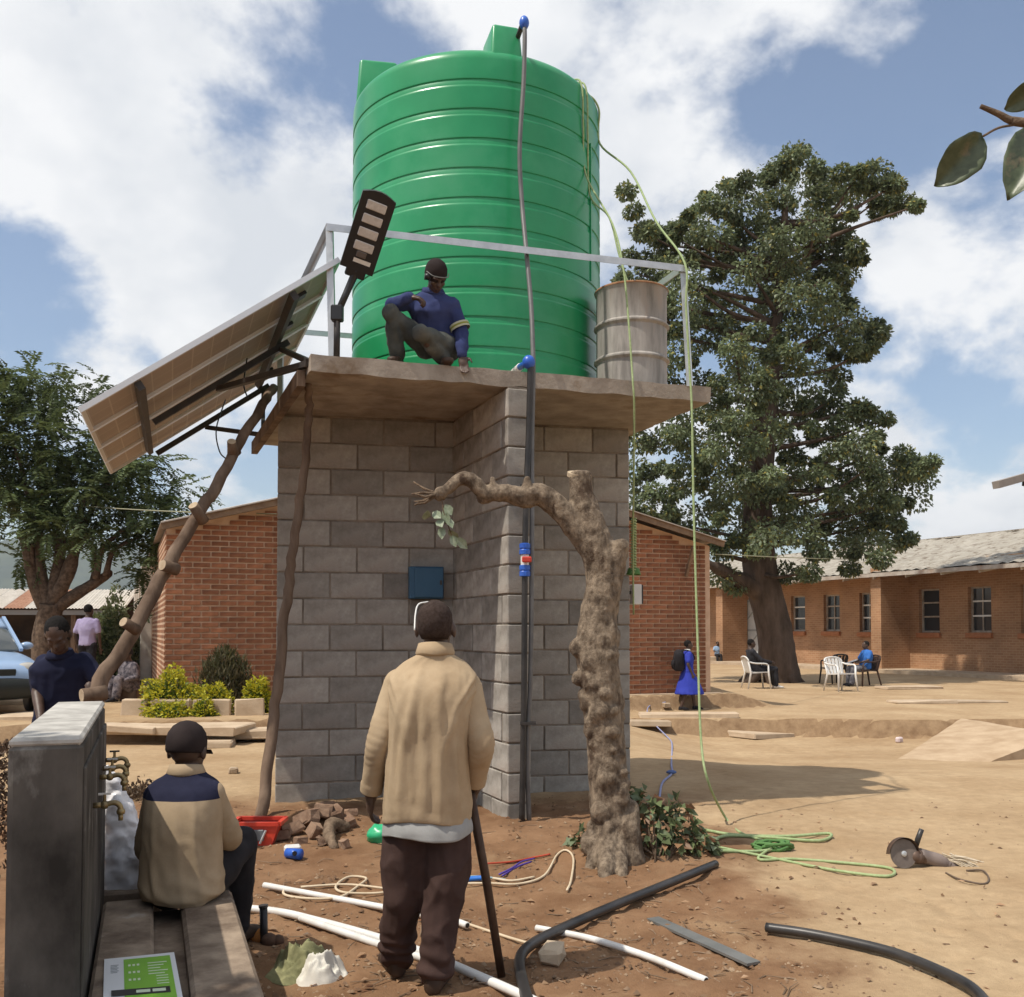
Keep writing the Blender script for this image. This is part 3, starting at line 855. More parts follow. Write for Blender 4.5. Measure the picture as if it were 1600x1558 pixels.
    MB().hexa([pt(-.012, .02, -.1), pt(.2, .02, -.1), pt(.2, 25.9, -.1), pt(-.012, 25.9, -.1), pt(-.012, .02, EZ-.02), pt(.2, .02, EZ-.02), pt(.2, 25.9, EZ-.02), pt(-.012, 25.9, EZ-.02)]).build('side_wall', M_sw, T)
    for sx in (LEN - 0.55,):
        m = MB(); m.bar(pt(sx, -0.03, 2.55), pt(sx, -0.3, 3.1), 0.05, 0.06); m.build('eave_bracket', M_fascia, T)
brick_house()

# ------------------------------------------------------------------ long school building on the right
def school():
    bdir, nout = V((-0.398, 0.917, 0)), V((-0.917, -0.398, 0))
    p0 = V((16.5, 31.9, 0))
    T = thing('school_block', 'long orange-brown brick school block with sash windows and mossy tiled roof', 'school', p0)
    def pt(t, o_, z): return p0 + bdir*t + nout*o_ + V((0, 0, z))
    def tpx(px, o_=0.0):
        k = (px-800)/F; q = p0 + nout*o_
        return (q.x - q.y*k)/(0.917*k + 0.398)
    def zpx(py, t, o_=0): return 1.5 + (985-py)/F*(p0 + bdir*t + nout*o_).y
    M_sb = brickmat('school_brick', (0.305, 0.165, 0.09), (0.375, 0.212, 0.12), (0.40, 0.255, 0.15), 0.24, 0.085, 0.012, (tuple(bdir), (0, 0, 1)))
    M_sf = brickmat('fin_brick', (0.305, 0.165, 0.09), (0.375, 0.212, 0.12), (0.40, 0.255, 0.15), 0.24, 0.085, 0.012, (tuple((bdir+nout)), (0, 0, 1)))
    T0, T1, H = -14.0, 26.0, 4.0
    wins = []
    for a, b_, yt, yb in ((1236, 1258, 931, 986), (1287, 1312, 929, 986), (1343, 1366, 926, 987), (1436, 1468, 920, 988), (1513, 1549, 916, 988), (1595, 1636, 912, 989)):
        ta, tb = tpx(b_), tpx(a); tm = (ta+tb)/2
        wins.append((ta, tb, zpx(yb, tm), zpx(yt, tm), 'w'))
    for a in (-3.9, -7.4, -10.9): wins.append((a-1.6, a, 1.45, 3.0, 'w'))
    ta, tb = tpx(1190), tpx(1152); wins.append((ta, tb, 0.12, zpx(937, (ta+tb)/2), 'd'))
    wins.sort()
    m = MB(); Mx = basis(bdir, nout, (0, 0, 1))
    cur = T0
    for ta, tb, z0, z1, k in wins:
        if ta > cur: m.box(pt((cur+ta)/2, -0.15, H/2-.1), (ta-cur, 0.3, H+.2), Mx)
        if z0 > 0.2: m.box(pt((ta+tb)/2, -0.15, z0/2-.1), (tb-ta, 0.3, z0+.2), Mx)
        m.box(pt((ta+tb)/2, -0.15, (z1+H)/2), (tb-ta, 0.3, H-z1), Mx)
        cur = tb
    m.box(pt((cur+T1)/2, -0.15, H/2-.1), (T1-cur, 0.3, H+.2), Mx)
    m.box(pt((T0+T1)/2, -7.0, H/2), (T1-T0, 0.3, H), Mx)
    for t in (T0+.15, T1-.15): m.box(pt(t, -3.6, H/2), (0.28, 6.5, H), Mx)
    m.build('wall', M_sb, T)
    M_frame = mat('window_frame', (0.30, 0.24, 0.19), (0.45, 0.40, 0.34), rough=0.7, scale=6)
    M_sill = mat('sill_brick', (0.30, 0.12, 0.055), (0.38, 0.165, 0.08), rough=0.9, scale=5)
    M_curt = mat('curtain', (0.30, 0.29, 0.27), rough=0.9)
    for i, (ta, tb, z0, z1, k) in enumerate(wins):
        tm, wd = (ta+tb)/2, tb-ta
        if k == 'w':
            m = MB(); m.box(pt(tm, -0.2, (z0+z1)/2), (wd, 0.012, z1-z0), Mx); w_ = m.build('window', M_glass, T)
            m = MB()
            for s in (ta+.03, tb-.03): m.box(pt(s, -0.17, (z0+z1)/2), (0.06, 0.06, z1-z0), Mx)
            for s in (z0+.03, z1-.03): m.box(pt(tm, -0.17, s), (wd-.12, 0.055, 0.06), Mx)
            m.build('frame', M_frame, w_)
            for q in (0.36, 0.68):
                MB().box(pt(tm, -0.168, z0+(z1-z0)*q), (wd-.12, 0.05, 0.055), Mx).build('glazing_bar', M_frame if i % 2 else M_white, w_)
            if i % 3 != 2: MB().box(pt(tm, -0.168, (z0+z1)/2), (0.035, 0.04, z1-z0-.12), Mx).build('glazing_bar', M_frame, w_)
            MB().box(pt(tm, 0.03, z0-.10), (wd+.12, 0.16, 0.17), Mx, .01).build('sill', M_sill, w_)
            if i in (1, 4, 6): MB().box(pt(ta+wd*.22, -0.30, (z0+z1)/2+.15), (wd*.28, 0.03, (z1-z0)*.7), Mx).build('curtain', M_curt, w_)
        else:
            M_door = mat('door_paint', (0.46, 0.49, 0.50), (0.56, 0.58, 0.58), rough=0.6, scale=3)
            d = MB().box(pt(tm, -0.08, (z0+z1)/2), (wd, 0.05, z1-z0), Mx).build('door', M_door, T)
            M_dbr = mat('door_brace', (0.30, 0.32, 0.33), rough=0.6)
            for zz in (z0+.06, (z0+z1)/2, z1-.06): MB().box(pt(tm, -0.045, zz), (wd, 0.03, 0.09), Mx).build('ledge', M_dbr, d)
            h = (z1-z0)/2
            for b0 in (z0+.1, z0+h): MB().bar(pt(tm+wd*.42, -0.045, b0+.02), pt(tm-wd*.42, -0.045, b0+h-.12), 0.03, 0.08, nout).build('brace', M_dbr, d)
            for s in (ta-.05, tb+.05): MB().box(pt(s, -0.06, (z0+z1)/2), (0.1, 0.14, z1-z0), Mx).build('jamb', M_white, d)
    for px, wd in ((1361, .5), (1119, .5)):
        t = tpx(px, 1.35)
        MB().box(pt(t - wd/2, 0.68, 1.82), (wd, 1.36, 3.9), Mx).build('buttress', M_sf, T)
    # verandah floor edge
    MB().box(pt((T0+T1)/2, 0.95, 0.02), (T1-T0, 1.9, 0.20), Mx).build('verandah_floor', M_paving, T)
    # roof
    M_roof = mat('mossy_tiles', (0.29, 0.26, 0.215), (0.41, 0.38, 0.325), rough=0.95, scale=1.6, bump=1.0, bscale=5, bdist=0.08,
                 c3=(0.15, 0.115, 0.085), scale3=3.5, lo3=0.52, hi3=0.66, stretch=(1, 1, 1))
    EO, EZ, RO, RZ = 1.6, 3.60, -4.0, 5.2
    m = MB()
    nb, ns = 200, 16
    vv = []
    for j in range(ns+1):
        for i in range(nb+1):
            f = j/ns
            sag = -0.06*math.sin(math.pi*f)
            vv.append(pt(T0-.4 + (T1-T0+.8)*i/nb, EO + (RO-EO)*f, EZ + (RZ-EZ)*f + sag + random.uniform(-.035, .035) + 0.05*(mnoise.noise(V((i*.13, f*2, 0))))))
    ff = [(j*(nb+1)+i, j*(nb+1)+i+1, (j+1)*(nb+1)+i+1, (j+1)*(nb+1)+i) for j in range(ns) for i in range(nb)]
    m.add(vv, ff)
    m.build('roof', M_roof, T, False)
    m = MB(); m.hexa([pt(T0-.4, RO, RZ), pt(T1+.4, RO, RZ), pt(T1+.4, -8.6, EZ), pt(T0-.4, -8.6, EZ), pt(T0-.4, RO, RZ+.06), pt(T1+.4, RO, RZ+.06), pt(T1+.4, -8.6, EZ+.06), pt(T0-.4, -8.6, EZ+.06)])
    m.build('rear_roof', M_roof, T)
    MB().box(pt((T0+T1)/2, EO-.03, EZ-.10), (T1-T0+.7, 0.04, 0.14), Mx).build('fascia', M_sheet, T)
    m = MB(); m.hexa([pt(T0-.3, EO-.1, EZ-.12), pt(T1+.3, EO-.1, EZ-.12), pt(T1+.3, -.1, EZ+.16), pt(T0-.3, -.1, EZ+.16), pt(T0-.3, EO-.1, EZ-.08), pt(T1+.3, EO-.1, EZ-.08), pt(T1+.3, -.1, EZ+.2), pt(T0-.3, -.1, EZ+.2)])
    m.build('soffit', M_fascia, T)
    for t in np.arange(T0+.5, T1, 1.55):
        MB().bar(pt(t, EO-.12, EZ-.19), pt(t, 0.02, EZ+.06), .06, .12).build('rafter', M_white_wash, T)
    return pt
SPT = school()

# ------------------------------------------------------------------ far shed on the left
def shed():
    Y = 32.0
    a, b_ = D(-260, 985, Y), D(196, 985, Y + 2)
    T = thing('market_shed', 'low open shed with pale and rusty corrugated iron roof behind the parked car', 'shed', (a.x, a.y, 0.28))
    u = (b_ - a); L = u.length; u.normalize(); v = V((-u.y, u.x, 0))
    def pt(s, d, z): return V((a.x, a.y, 0)) + u*s + v*d + V((0, 0, z))
    cols = [mat('sheet_pale', (0.50, 0.45, 0.38), (0.62, 0.57, 0.50), rough=0.6, scale=3), mat('sheet_rust', (0.34, 0.17, 0.10), (0.45, 0.26, 0.17), rough=0.8, scale=4)]
    n = 14
    for k in range(n):
        s0, s1 = L*k/n, L*(k+1)/n - .01
        m = MB(); w_ = (s1-s0)/12; vv = []
        for i in range(13):
            z = 0.035 if i % 2 else 0
            vv += [pt(s0+w_*i, -0.3, 2.22+z), pt(s0+w_*i, 3.2, 3.0+z)]
        m.add(vv, [(2*i, 2*i+2, 2*i+3, 2*i+1) for i in range(12)])
        m.build('roof_sheet', cols[1 if k in (8, 10) else 0], T)
    MB().box(pt(L/2, -0.2, 2.10), (L, .06, .16), basis(u, v, (0, 0, 1))).build('fascia', mat('shed_fascia', (0.22, 0.22, 0.22), rough=0.7), T)
    for k in range(8): MB().box(pt(L*(k+.5)/8, 0, 1.1), (.14, .14, 1.9), basis(u, v, (0, 0, 1))).build('post', M_wood, T)
    MB().box(pt(L/2, 3.0, 1.4), (L, .2, 2.8), basis(u, v, (0, 0, 1))).build('back_wall', mat('shed_wall', (0.07, 0.05, 0.04), (0.12, 0.08, 0.055), rough=0.9, scale=2), T)
    MB().box(pt(L/2, 1.4, .7), (L, .12, 0.9), basis(u, v, (0, 0, 1))).build('counter', mat('shed_counter', (0.13, 0.09, 0.06), rough=0.9), T)
shed()
# ------------------------------------------------------------------ tank tower of concrete blocks
SB, ST = 3.405, 3.53                               # slab underside and top
NL, NR, FL, FR = V((-1.48, 7.22, 0)), V((1.66, 8.22, 0)), V((-2.62, 10.15, 0)), V((0.66, 11.05, 0))
def slabpt(s, t, z):                              # s along the front, t to the back
    a = NL.lerp(NR, s); b = FL.lerp(FR, s); p = a.lerp(b, t); p.z = z
    return p
def tower():
    T = thing('tank_tower', 'unplastered grey concrete block tower with overhanging concrete slab roof', 'tower', (-0.3, 9.0, 0))
    org = ORG[T.name]
    CH, BL, J = 0.23, 0.465, 0.013
    meshes = {}
    def block(L, Tn, h):
        k = (round(L, 2), Tn, round(h, 2))
        if k not in meshes:
            b = MB().box((0, 0, 0), (L - J, Tn, h - J), ch=0.006)
            me = bpy.data.meshes.new('concrete_block'); me.from_pydata([tuple(p) for p in b.v], [], b.f); me.materials.append(M_block)
            meshes[k] = me
        return meshes[k]
    def wall(name, a, b_, thick, front, back=False, shift=0.0, z0=-0.06):
        """front: unit normal of the face that is seen"""
        a, b_ = V(a), V(b_); u = (b_-a); L = u.length; u.normalize()
        f = V(front)
        core = MB(); c = (a+b_)/2 - f*(thick/2)
        core.box(V((c.x, c.y, (SB + z0)/2)), (L - 0.02, thick - 0.02, SB - z0), basis(u, u.cross(V((0, 0, 1))), (0, 0, 1)))
        w_ = core.build(name, M_mortar, T)
        row, z = 0, z0
        ang = math.atan2(u.y, u.x)
        while z < SB - 0.04:
            h = min(CH, SB - z - 0.01)
            s = -(BL*(0.5 if row % 2 else 0.0) + shift) % BL - BL
            while s < L - 0.001:
                e = min(s + BL, L); st = max(s, 0.0)
                if e - st > 0.05:
                    ob = bpy.data.objects.new('concrete_block', block(e-st, 0.06, h))
                    C.objects.link(ob); ob.parent = w_
                    ob.location = a + u*((st+e)/2) - f*(0.030 - random.uniform(-0.006, 0.005)) + V((0, 0, z + h/2)) - org
                    ob.rotation_euler = (random.uniform(-.004, .004), random.uniform(-.007, .007), ang + random.uniform(-.006, .006))
                s += BL
            z += CH; row += 1
        return w_
    A, B = V((-2.06, 8.65, 0)), V((1.107, 9.28, 0))
    u = (B-A).normalized(); f = V((u.y, -u.x, 0))
    Sx = V((-0.035, 7.66, 0)); cor = V((-0.54, 8.955, 0))
    su = (cor - Sx).normalized(); fl = V((su.y, -su.x, 0)); fl = -fl if fl.x > 0 else fl
    fx = V((0.19*0.945, 0.19*0.325, 0))
    wall('back_wall', A, cor + u*0.05, 0.2, f)
    wall('back_wall', cor + u*0.12, B, 0.2, f, shift=0.2)
    stem = wall('stem_wall', Sx, cor, 0.19, fl, shift=0.1)
    # stem front end and right face, drawn from the same blocks
    ang = math.atan2(fx.y, fx.x)
    z, row = -0.06, 0
    while z < SB - 0.04:
        h = min(CH, SB-z-0.01)
        ob = bpy.data.objects.new('concrete_block', block(0.2, 0.06, h)); C.objects.link(ob); ob.parent = stem
        p = Sx + fx/2 - fl*0.0 + V((0.325, -0.945, 0))*(0.004 + random.uniform(-.004, .004)) + V((-.01, .03, 0))
        ob.location = V((p.x, p.y, z+h/2)) - org; ob.rotation_euler = (0, 0, ang)
        z += CH
    m = MB(); c = (Sx+cor)/2 + fx*0.97
    m.box(V((c.x, c.y, SB/2-.03)), ((cor-Sx).length - .1, 0.03, SB), basis(su, su.cross(V((0, 0, 1))), (0, 0, 1)))
    m.build('plaster_face', M_block, stem)
    # hidden rear stem carrying the back of the slab
    r0, r1 = V((-0.45, 9.2, 0)), V((-1.05, 10.4, 0)); ru = (r1-r0).normalized()
    MB().box(V(((r0.x+r1.x)/2, (r0.y+r1.y)/2, SB/2-.03)), ((r1-r0).length, .2, SB+.05), basis(ru, ru.cross(V((0, 0, 1))), (0, 0, 1))).build('rear_wall', M_mortar, T)
    # footing line
    # slab with uneven, chipped edge
    n = 90
    m = MB(); top, bot = [], []
    per = []
    for a, b_, k in ((NL, NR, n), (NR, FR, n//2), (FR, FL, n//3), (FL, NL, n)):
        for i in range(k):
            per.append(a.lerp(b_, i/k))
    ctr = (NL+NR+FL+FR)/4
    for p in per:
        d = (p-ctr).normalized()
        q_ = p*6.5; j1, j2 = .010*mnoise.noise(q_*.6), .012*mnoise.noise(q_) - .03*max(0, mnoise.noise(q_*1.3 + V((7, 0, 0))) - .45)
        top.append(V((p.x, p.y, ST)) + d*j1 + V((0, 0, .008*mnoise.noise(q_*.8 + V((3, 3, 0))))))
        bot.append(V((p.x, p.y, SB)) + d*j2 + V((0, 0, .014*mnoise.noise(q_*.9 + V((0, 9, 0))))))
    k = len(per)
    mid = [(t*0.5 + b_*0.5) + (t-ctr).normalized()*.006*mnoise.noise(t*5) for t, b_ in zip(top, bot)]
    mid = [V((p.x, p.y, (ST+SB)/2)) for p in mid]
    m.add(top + mid + bot + [V((ctr.x, ctr.y, ST)), V((ctr.x, ctr.y, SB))],
          [(i, k+i, k+(i+1) % k, (i+1) % k) for i in range(k)] + [(k+i, 2*k+i, 2*k+(i+1) % k, k+(i+1) % k) for i in range(k)] +
          [(i, (i+1) % k, 3*k) for i in range(k)] + [(2*k+(i+1) % k, 2*k+i, 3*k+1) for i in range(k)])
    autosmooth(m.build('roof_slab', M_slab, T), 45)
    # timber left over under the slab edge on the left
    m = MB(); m.bar(slabpt(-0.012, 0.05, SB-0.02), slabpt(-0.012, .97, SB-0.05), 0.06, 0.12)
    m.build('formwork_board', M_wood, T)
tower()

# ------------------------------------------------------------------ green water tank
TC, TR_ = V((-0.335, 9.30, ST)), 1.165
def tank():
    M_tank = mat('green_polyethylene', (0.014, 0.255, 0.094), (0.020, 0.30, 0.116), rough=0.30, scale=2.2, spec=0.5, c3=(0.05, 0.30, 0.14), scale3=1.1, lo3=.52, hi3=.75, bump=0.04, bscale=3, rvar=0.12)
    T = thing('water_tank', 'large glossy green ribbed plastic water tank on the slab', 'tank', TC)
    prof = [(TR_-.03, 0.0), (TR_, 0.03)]
    nr, z0, pitch = 10, 0.265, 0.2508
    for i in range(nr):
        z = z0 + i*pitch
        prof += [(TR_, z-.10), (TR_, z-.012), (TR_, z-.004), (TR_-.0015, z+.003), (TR_-.0055, z+.011), (TR_-.006, z+.016), (TR_-.006, z+.048), (TR_-.0085, z+.054), (TR_-.008, z+.060), (TR_-.001, z+.0625), (TR_, z+.066), (TR_, z+.074)]
    ztop = z0 + (nr-1)*pitch + .085
    hz = ztop + 0.15
    prof += [(TR_, hz)]
    for k in range(1, 9):
        a = k/8*math.pi/2
        prof.append((TR_ - .16 + .16*math.cos(a), hz + .13*math.sin(a)))
    hz2 = hz + .13
    prof += [(0.6, hz2 + .05), (0.3, hz2 + .07)]
    b = MB().lathe(prof, 128, TC)
    autosmooth(b.build('body', M_tank, T), 35)
    # moulded lifting lugs on the shoulder
    for an, nm in ((-75, 1), (190, 1), (60, 1)):
        a = R(an); d = V((math.cos(a), math.sin(a), 0)); t = V((-d.y, d.x, 0))
        c = TC + V((0, 0, hz - 0.10))
        m = MB()
        w0, w1 = .150, .120
        o0, o1 = TR_ - .012, TR_ - .055
        i0, i1 = TR_ - .55, TR_ - .40
        hh = .44 if an < 0 else .60
        m.hexa([c + d*i0 - t*w0, c + d*o0 - t*w0, c + d*o0 + t*w0, c + d*i0 + t*w0, c + d*i1 - t*w1 + V((0, 0, hh)), c + d*o1 - t*w1 + V((0, 0, hh)), c + d*o1 + t*w1 + V((0, 0, hh)), c + d*i1 + t*w1 + V((0, 0, hh))])
        o = m.build('lug', M_tank, T)
        bv = o.modifiers.new('bevel', 'BEVEL'); bv.width = 0.03; bv.segments = 3
        o.data.polygons.foreach_set('use_smooth', [True]*len(o.data.polygons))
    MB().lathe([(.30, 0), (.30, .08), (.26, .11), (.1, .12)], 32, TC + V((0, 0, hz2 + .06))).build('lid', M_tank, T, True)
    # moulding seam
    a = R(-27); d = V((math.cos(a), math.sin(a), 0))
    MB().box(TC + d*(TR_ + .002) + V((0, 0, 1.72)), (.016, .014, 1.25), rotz(a)).build('mould_seam', M_tank, T)
    return hz
THZ = tank()

def drum():
    Y = 8.62
    c = D(987, 600, Y); c.z = ST
    T = thing('steel_drum', 'rusty grey-brown steel drum standing beside the green tank', 'drum', c)
    r, h = .312, .93
    M = mat('weathered_drum', (0.20, 0.185, 0.168), (0.44, 0.41, 0.375), rough=0.6, scale=3.2, stretch=(2.6, 2.6, 0.45), metal=0.15, c3=(0.26, 0.16, 0.10), scale3=1.6, lo3=0.58, hi3=0.78)
    prof = [(r-.02, .02), (r, .02), (r, .0), (r+.008, .0), (r+.008, .02), (r-.004, .03)]
    for z in (.31, .61):
        prof += [(r-.004, z-.026), (r+.004, z-.018), (r+.018, z-.006), (r+.018, z+.006), (r+.004, z+.018), (r-.004, z+.026)]
    prof += [(r-.004, h-.03), (r+.008, h-.012), (r+.010, h)]
    inner = [(r-.008, h), (r-.014, h-.02), (r-.014, .05)]
    autosmooth(MB().lathe(prof + inner, 48, c).build('body', M, T), 40)
    MB().lathe([(r+.011, h-.012), (r+.014, h-.002), (r+.006, h+.006), (r-.006, h+.003)], 48, c, cap=False).build('rim', mat('rust', (0.22, 0.10, 0.05), (0.36, 0.2, 0.11), rough=0.9, scale=9), T, True)
drum()

def guard_frame():
    zt = D(514, 352, 7.42).z
    tops = {'nl': D(514, 352, 7.42), 'nr': D(1067, 421, 8.14), 'fl': V((-2.36, 10.0, zt)), 'fr': V((0.60, 10.82, zt))}
    T = thing('guard_frame', 'pale galvanised angle-iron frame of posts and rails around the green tank', 'frame', (tops['nl'].x, tops['nl'].y, ST))
    tops['nr'].z = zt - 0.05
    for k, p in tops.items():
        b = V((p.x, p.y, ST - .01))
        if k == 'nl': b.x += .03
        if k == 'nr': b.x += .05
        m = MB(); m.bar(b, p, .012, .05, (1, 0, 0)); m.bar(b + V((.021, .02, 0)), p + V((.021, .02, 0)), .05, .012, (1, 0, 0)); m.build('post', M_galv, T)
    for a, b_ in (('nl', 'nr'), ('nl', 'fl'), ('fl', 'fr'), ('fr', 'nr')):
        d = (tops[b_] - tops[a]).normalized(); up = V((0, 0, 1)); sd_ = d.cross(up)
        m = MB(); m.bar(tops[a] - d*.02, tops[b_] + d*.02, .05, .007); m.bar(tops[a] - d*.02 + sd_*.022 - up*.026, tops[b_] + d*.02 + sd_*.022 - up*.026, .006, .05); m.build('rail', M_galv, T)
    return tops
FT = guard_frame()

# ------------------------------------------------------------------ solar array on brackets at the slab's left side
def solar():
    nl, nr, fl = D(124, 640, 6.85), D(531, 404, 7.4), D(150, 752, 10.2)
    e1 = nr - nl; L1 = e1.length; e1.normalize()
    e2 = fl - nl; e2 -= e1*e2.dot(e1); L2 = e2.length; e2.normalize()
    nn = e1.cross(e2); nn = -nn if nn.z < 0 else nn
    anchor = slabpt(0, 0.05, ST-.08)
    T = thing('solar_array', 'tilted bank of framed solar panels bracketed off the left edge of the tower slab', 'solar panels', anchor)
    org = ORG[T.name]
    # translucent back sheet with printed cell grid
    m = bpy.data.materials.new('panel_backsheet'); m.use_nodes = True
    t = m.node_tree; Lk = t.links.new; b = t.nodes['Principled BSDF']; b.inputs['Roughness'].default_value = 0.5
    tc = N(t, 'ShaderNodeTexCoord'); br = N(t, 'ShaderNodeTexBrick'); br.offset = 0
    br.inputs['Scale'].default_value = 1; br.inputs['Brick Width'].default_value = 0.176; br.inputs['Row Height'].default_value = 0.288; br.inputs['Mortar Size'].default_value = 0.006
    br.inputs['Color1'].default_value = (0.36, 0.285, 0.235, 1); br.inputs['Color2'].default_value = (0.385, 0.31, 0.255, 1); br.inputs['Mortar'].default_value = (0.50, 0.43, 0.365, 1)
    Lk(tc.outputs['Object'], br.inputs['Vector']); Lk(br.outputs['Color'], b.inputs['Base Color'])
    M_cell = mat('solar_cells', (0.012, 0.016, 0.04), rough=0.15, spec=0.6)
    Mx = basis(e1, e2, nn)
    n = 4; w_ = L2/n
    for k in range(n):
        c = nl + e1*(L1/2) + e2*(w_*(k+.5))
        fr = MB()
        W2 = w_ - .03
        for s in (-1, 1):
            fr.box((0, s*(W2/2-.016), 0), (L1, .032, .04)); fr.box((s*(L1/2-.016), 0, 0), (.032, W2-.064, .04))
        f_ = fr.build('panel', M_alu, None)
        f_.parent = T; f_.matrix_local = Matrix.Translation(c - org) @ Mx.to_4x4()
        bk = MB().box((0, 0, .006), (L1-.064, W2-.064, .008)).build('backsheet', m, None); bk.parent = f_
        ce = MB().box((0, 0, .0125), (L1-.066, W2-.066, .004)).build('cells', M_cell, None); ce.parent = f_
        jb = MB().box((L1*.36, 0, -.012), (.11, .13, .026), ch=.004).build('junction_box', M_black, None); jb.parent = f_
    def P(a, b_, d=0.0): return nl + e1*(L1*a) + e2*(L2*b_) - nn*d
    for a in (.20, .80):
        MB().bar(P(a, .015, .055), P(a, .93, .055), .05, .065, nn).build('purlin', M_blackmet, T)
    for b_ in (.40, .92):
        MB().bar(P(.22, b_, .115), P(.84, b_, .115), .05, .05, nn).build('rafter', M_blackmet, T)
    q1, q2 = slabpt(0.0, 0.03, ST-.05), slabpt(0.0, 0.86, ST-.10)
    MB().bar(q1, P(.50, .40, .15), .045, .045).build('strut', M_blackmet, T)
    MB().bar(q1 + V((0, 0, .02)), P(.80, .40, .14), .04, .04).build('strut', M_blackmet, T)
    MB().bar(q2, P(.48, .92, .15), .045, .045).build('strut', M_blackmet, T)
    MB().bar(q2 + V((0, 0, .05)), P(.80, .92, .14), .04, .04).build('strut', M_blackmet, T)
    MB().tube(spline([D(352, 625, 8.6), D(338, 670, 8.3), D(343, 705, 8.1), D(354, 718, 7.98)], 6), .006, 5).build('cable', M_black, T, True)
    MB().tube(spline([D(386, 560, 8.8), D(381, 600, 8.7), D(387, 622, 8.7)], 6), .007, 5).build('cable', M_black, T, True)
solar()

def lamp():
    TL, TRt, BLf = D(569, 291, 7.02), D(621, 312, 7.10), D(531, 413, 7.30)
    a = (TL - BLf); La = a.length; a.normalize()
    wv = TRt - TL; wv -= a*wv.dot(a); Wd = wv.length; wv.normalize()
    nn = a.cross(wv); nn = -nn if nn.y > 0 else nn      # towards the viewer / ground
    base = D(526, 556, 7.36); base.z = ST
    T = thing('street_lamp', 'black solar street lamp with four lens panels on a short pole at the slab corner', 'street lamp', base)
    M_ = basis(wv, a, nn); c = BLf + a*(La/2) + wv*(Wd/2)
    M_lens = mat('lamp_lens', (0.48, 0.455, 0.43), (0.60, 0.575, 0.55), rough=0.25, scale=30, spec=0.6)
    def lp(x, y, z): return c + M_ @ V((x, y, z))
    m = MB(); n = 10
    # housing: slightly arched far end
    ring = [(-Wd/2, -La/2), (Wd/2, -La/2), (Wd/2, La/2-.03)] + [(Wd/2 - Wd*k/6, La/2 - .03 + .035*math.sin(math.pi*k/6)) for k in range(1, 6)] + [(-Wd/2, La/2-.03)]
    k = len(ring)
    for z0, z1, s in ((-.035, .012, 1.0),):
        m.add([lp(x*.9, y*.97, -.05) for x, y in ring] + [lp(x, y, z0) for x, y in ring] + [lp(x, y, z1) for x, y in ring],
              [tuple(range(k))[::-1], tuple(range(2*k, 3*k))] + [(i, (i+1) % k, k+(i+1) % k, k+i) for i in range(k)] + [(k+i, k+(i+1) % k, 2*k+(i+1) % k, 2*k+i) for i in range(k)])
    m.build('housing', M_black, T)
    for i in range(4):
        y = La/2 - .100 - i*.100
        MB().box(lp(0, y, .015), (Wd*.58, .066, .012), M_, .0055).build('lens_panel', M_lens, T)
    MB().box(lp(0.0, -La/2 + .125, .017), (.075, .045, .016), M_, .005).build('motion_sensor', mat('sensor', (0.12, 0.10, 0.09), rough=0.4), T)
    MB().box(lp(.02, -La/2 + .075, .014), (.13, .03, .004), M_).build('label_plate', M_white, T)
    MB().box(lp(0, -La/2 - .02, -.012), (.15, .07, .05), M_, .008).build('clamp', M_black, T)
    j = lp(0, -La/2 - .04, -.015)
    k2 = D(527, 490, 7.34)
    MB().tube([j + a*.04, j, (j + k2)/2, k2], [.03, .03, .026, .026], 10).build('arm', M_black, T, True)
    MB().tube([k2 + V((0, 0, .03)), base + V((0, 0, -.01))], .024, 10).build('pole', M_blackmet, T, True)
    MB().box(k2, (.09, .07, .12), ch=.01).build('pole_clamp', M_black, T)
lamp()

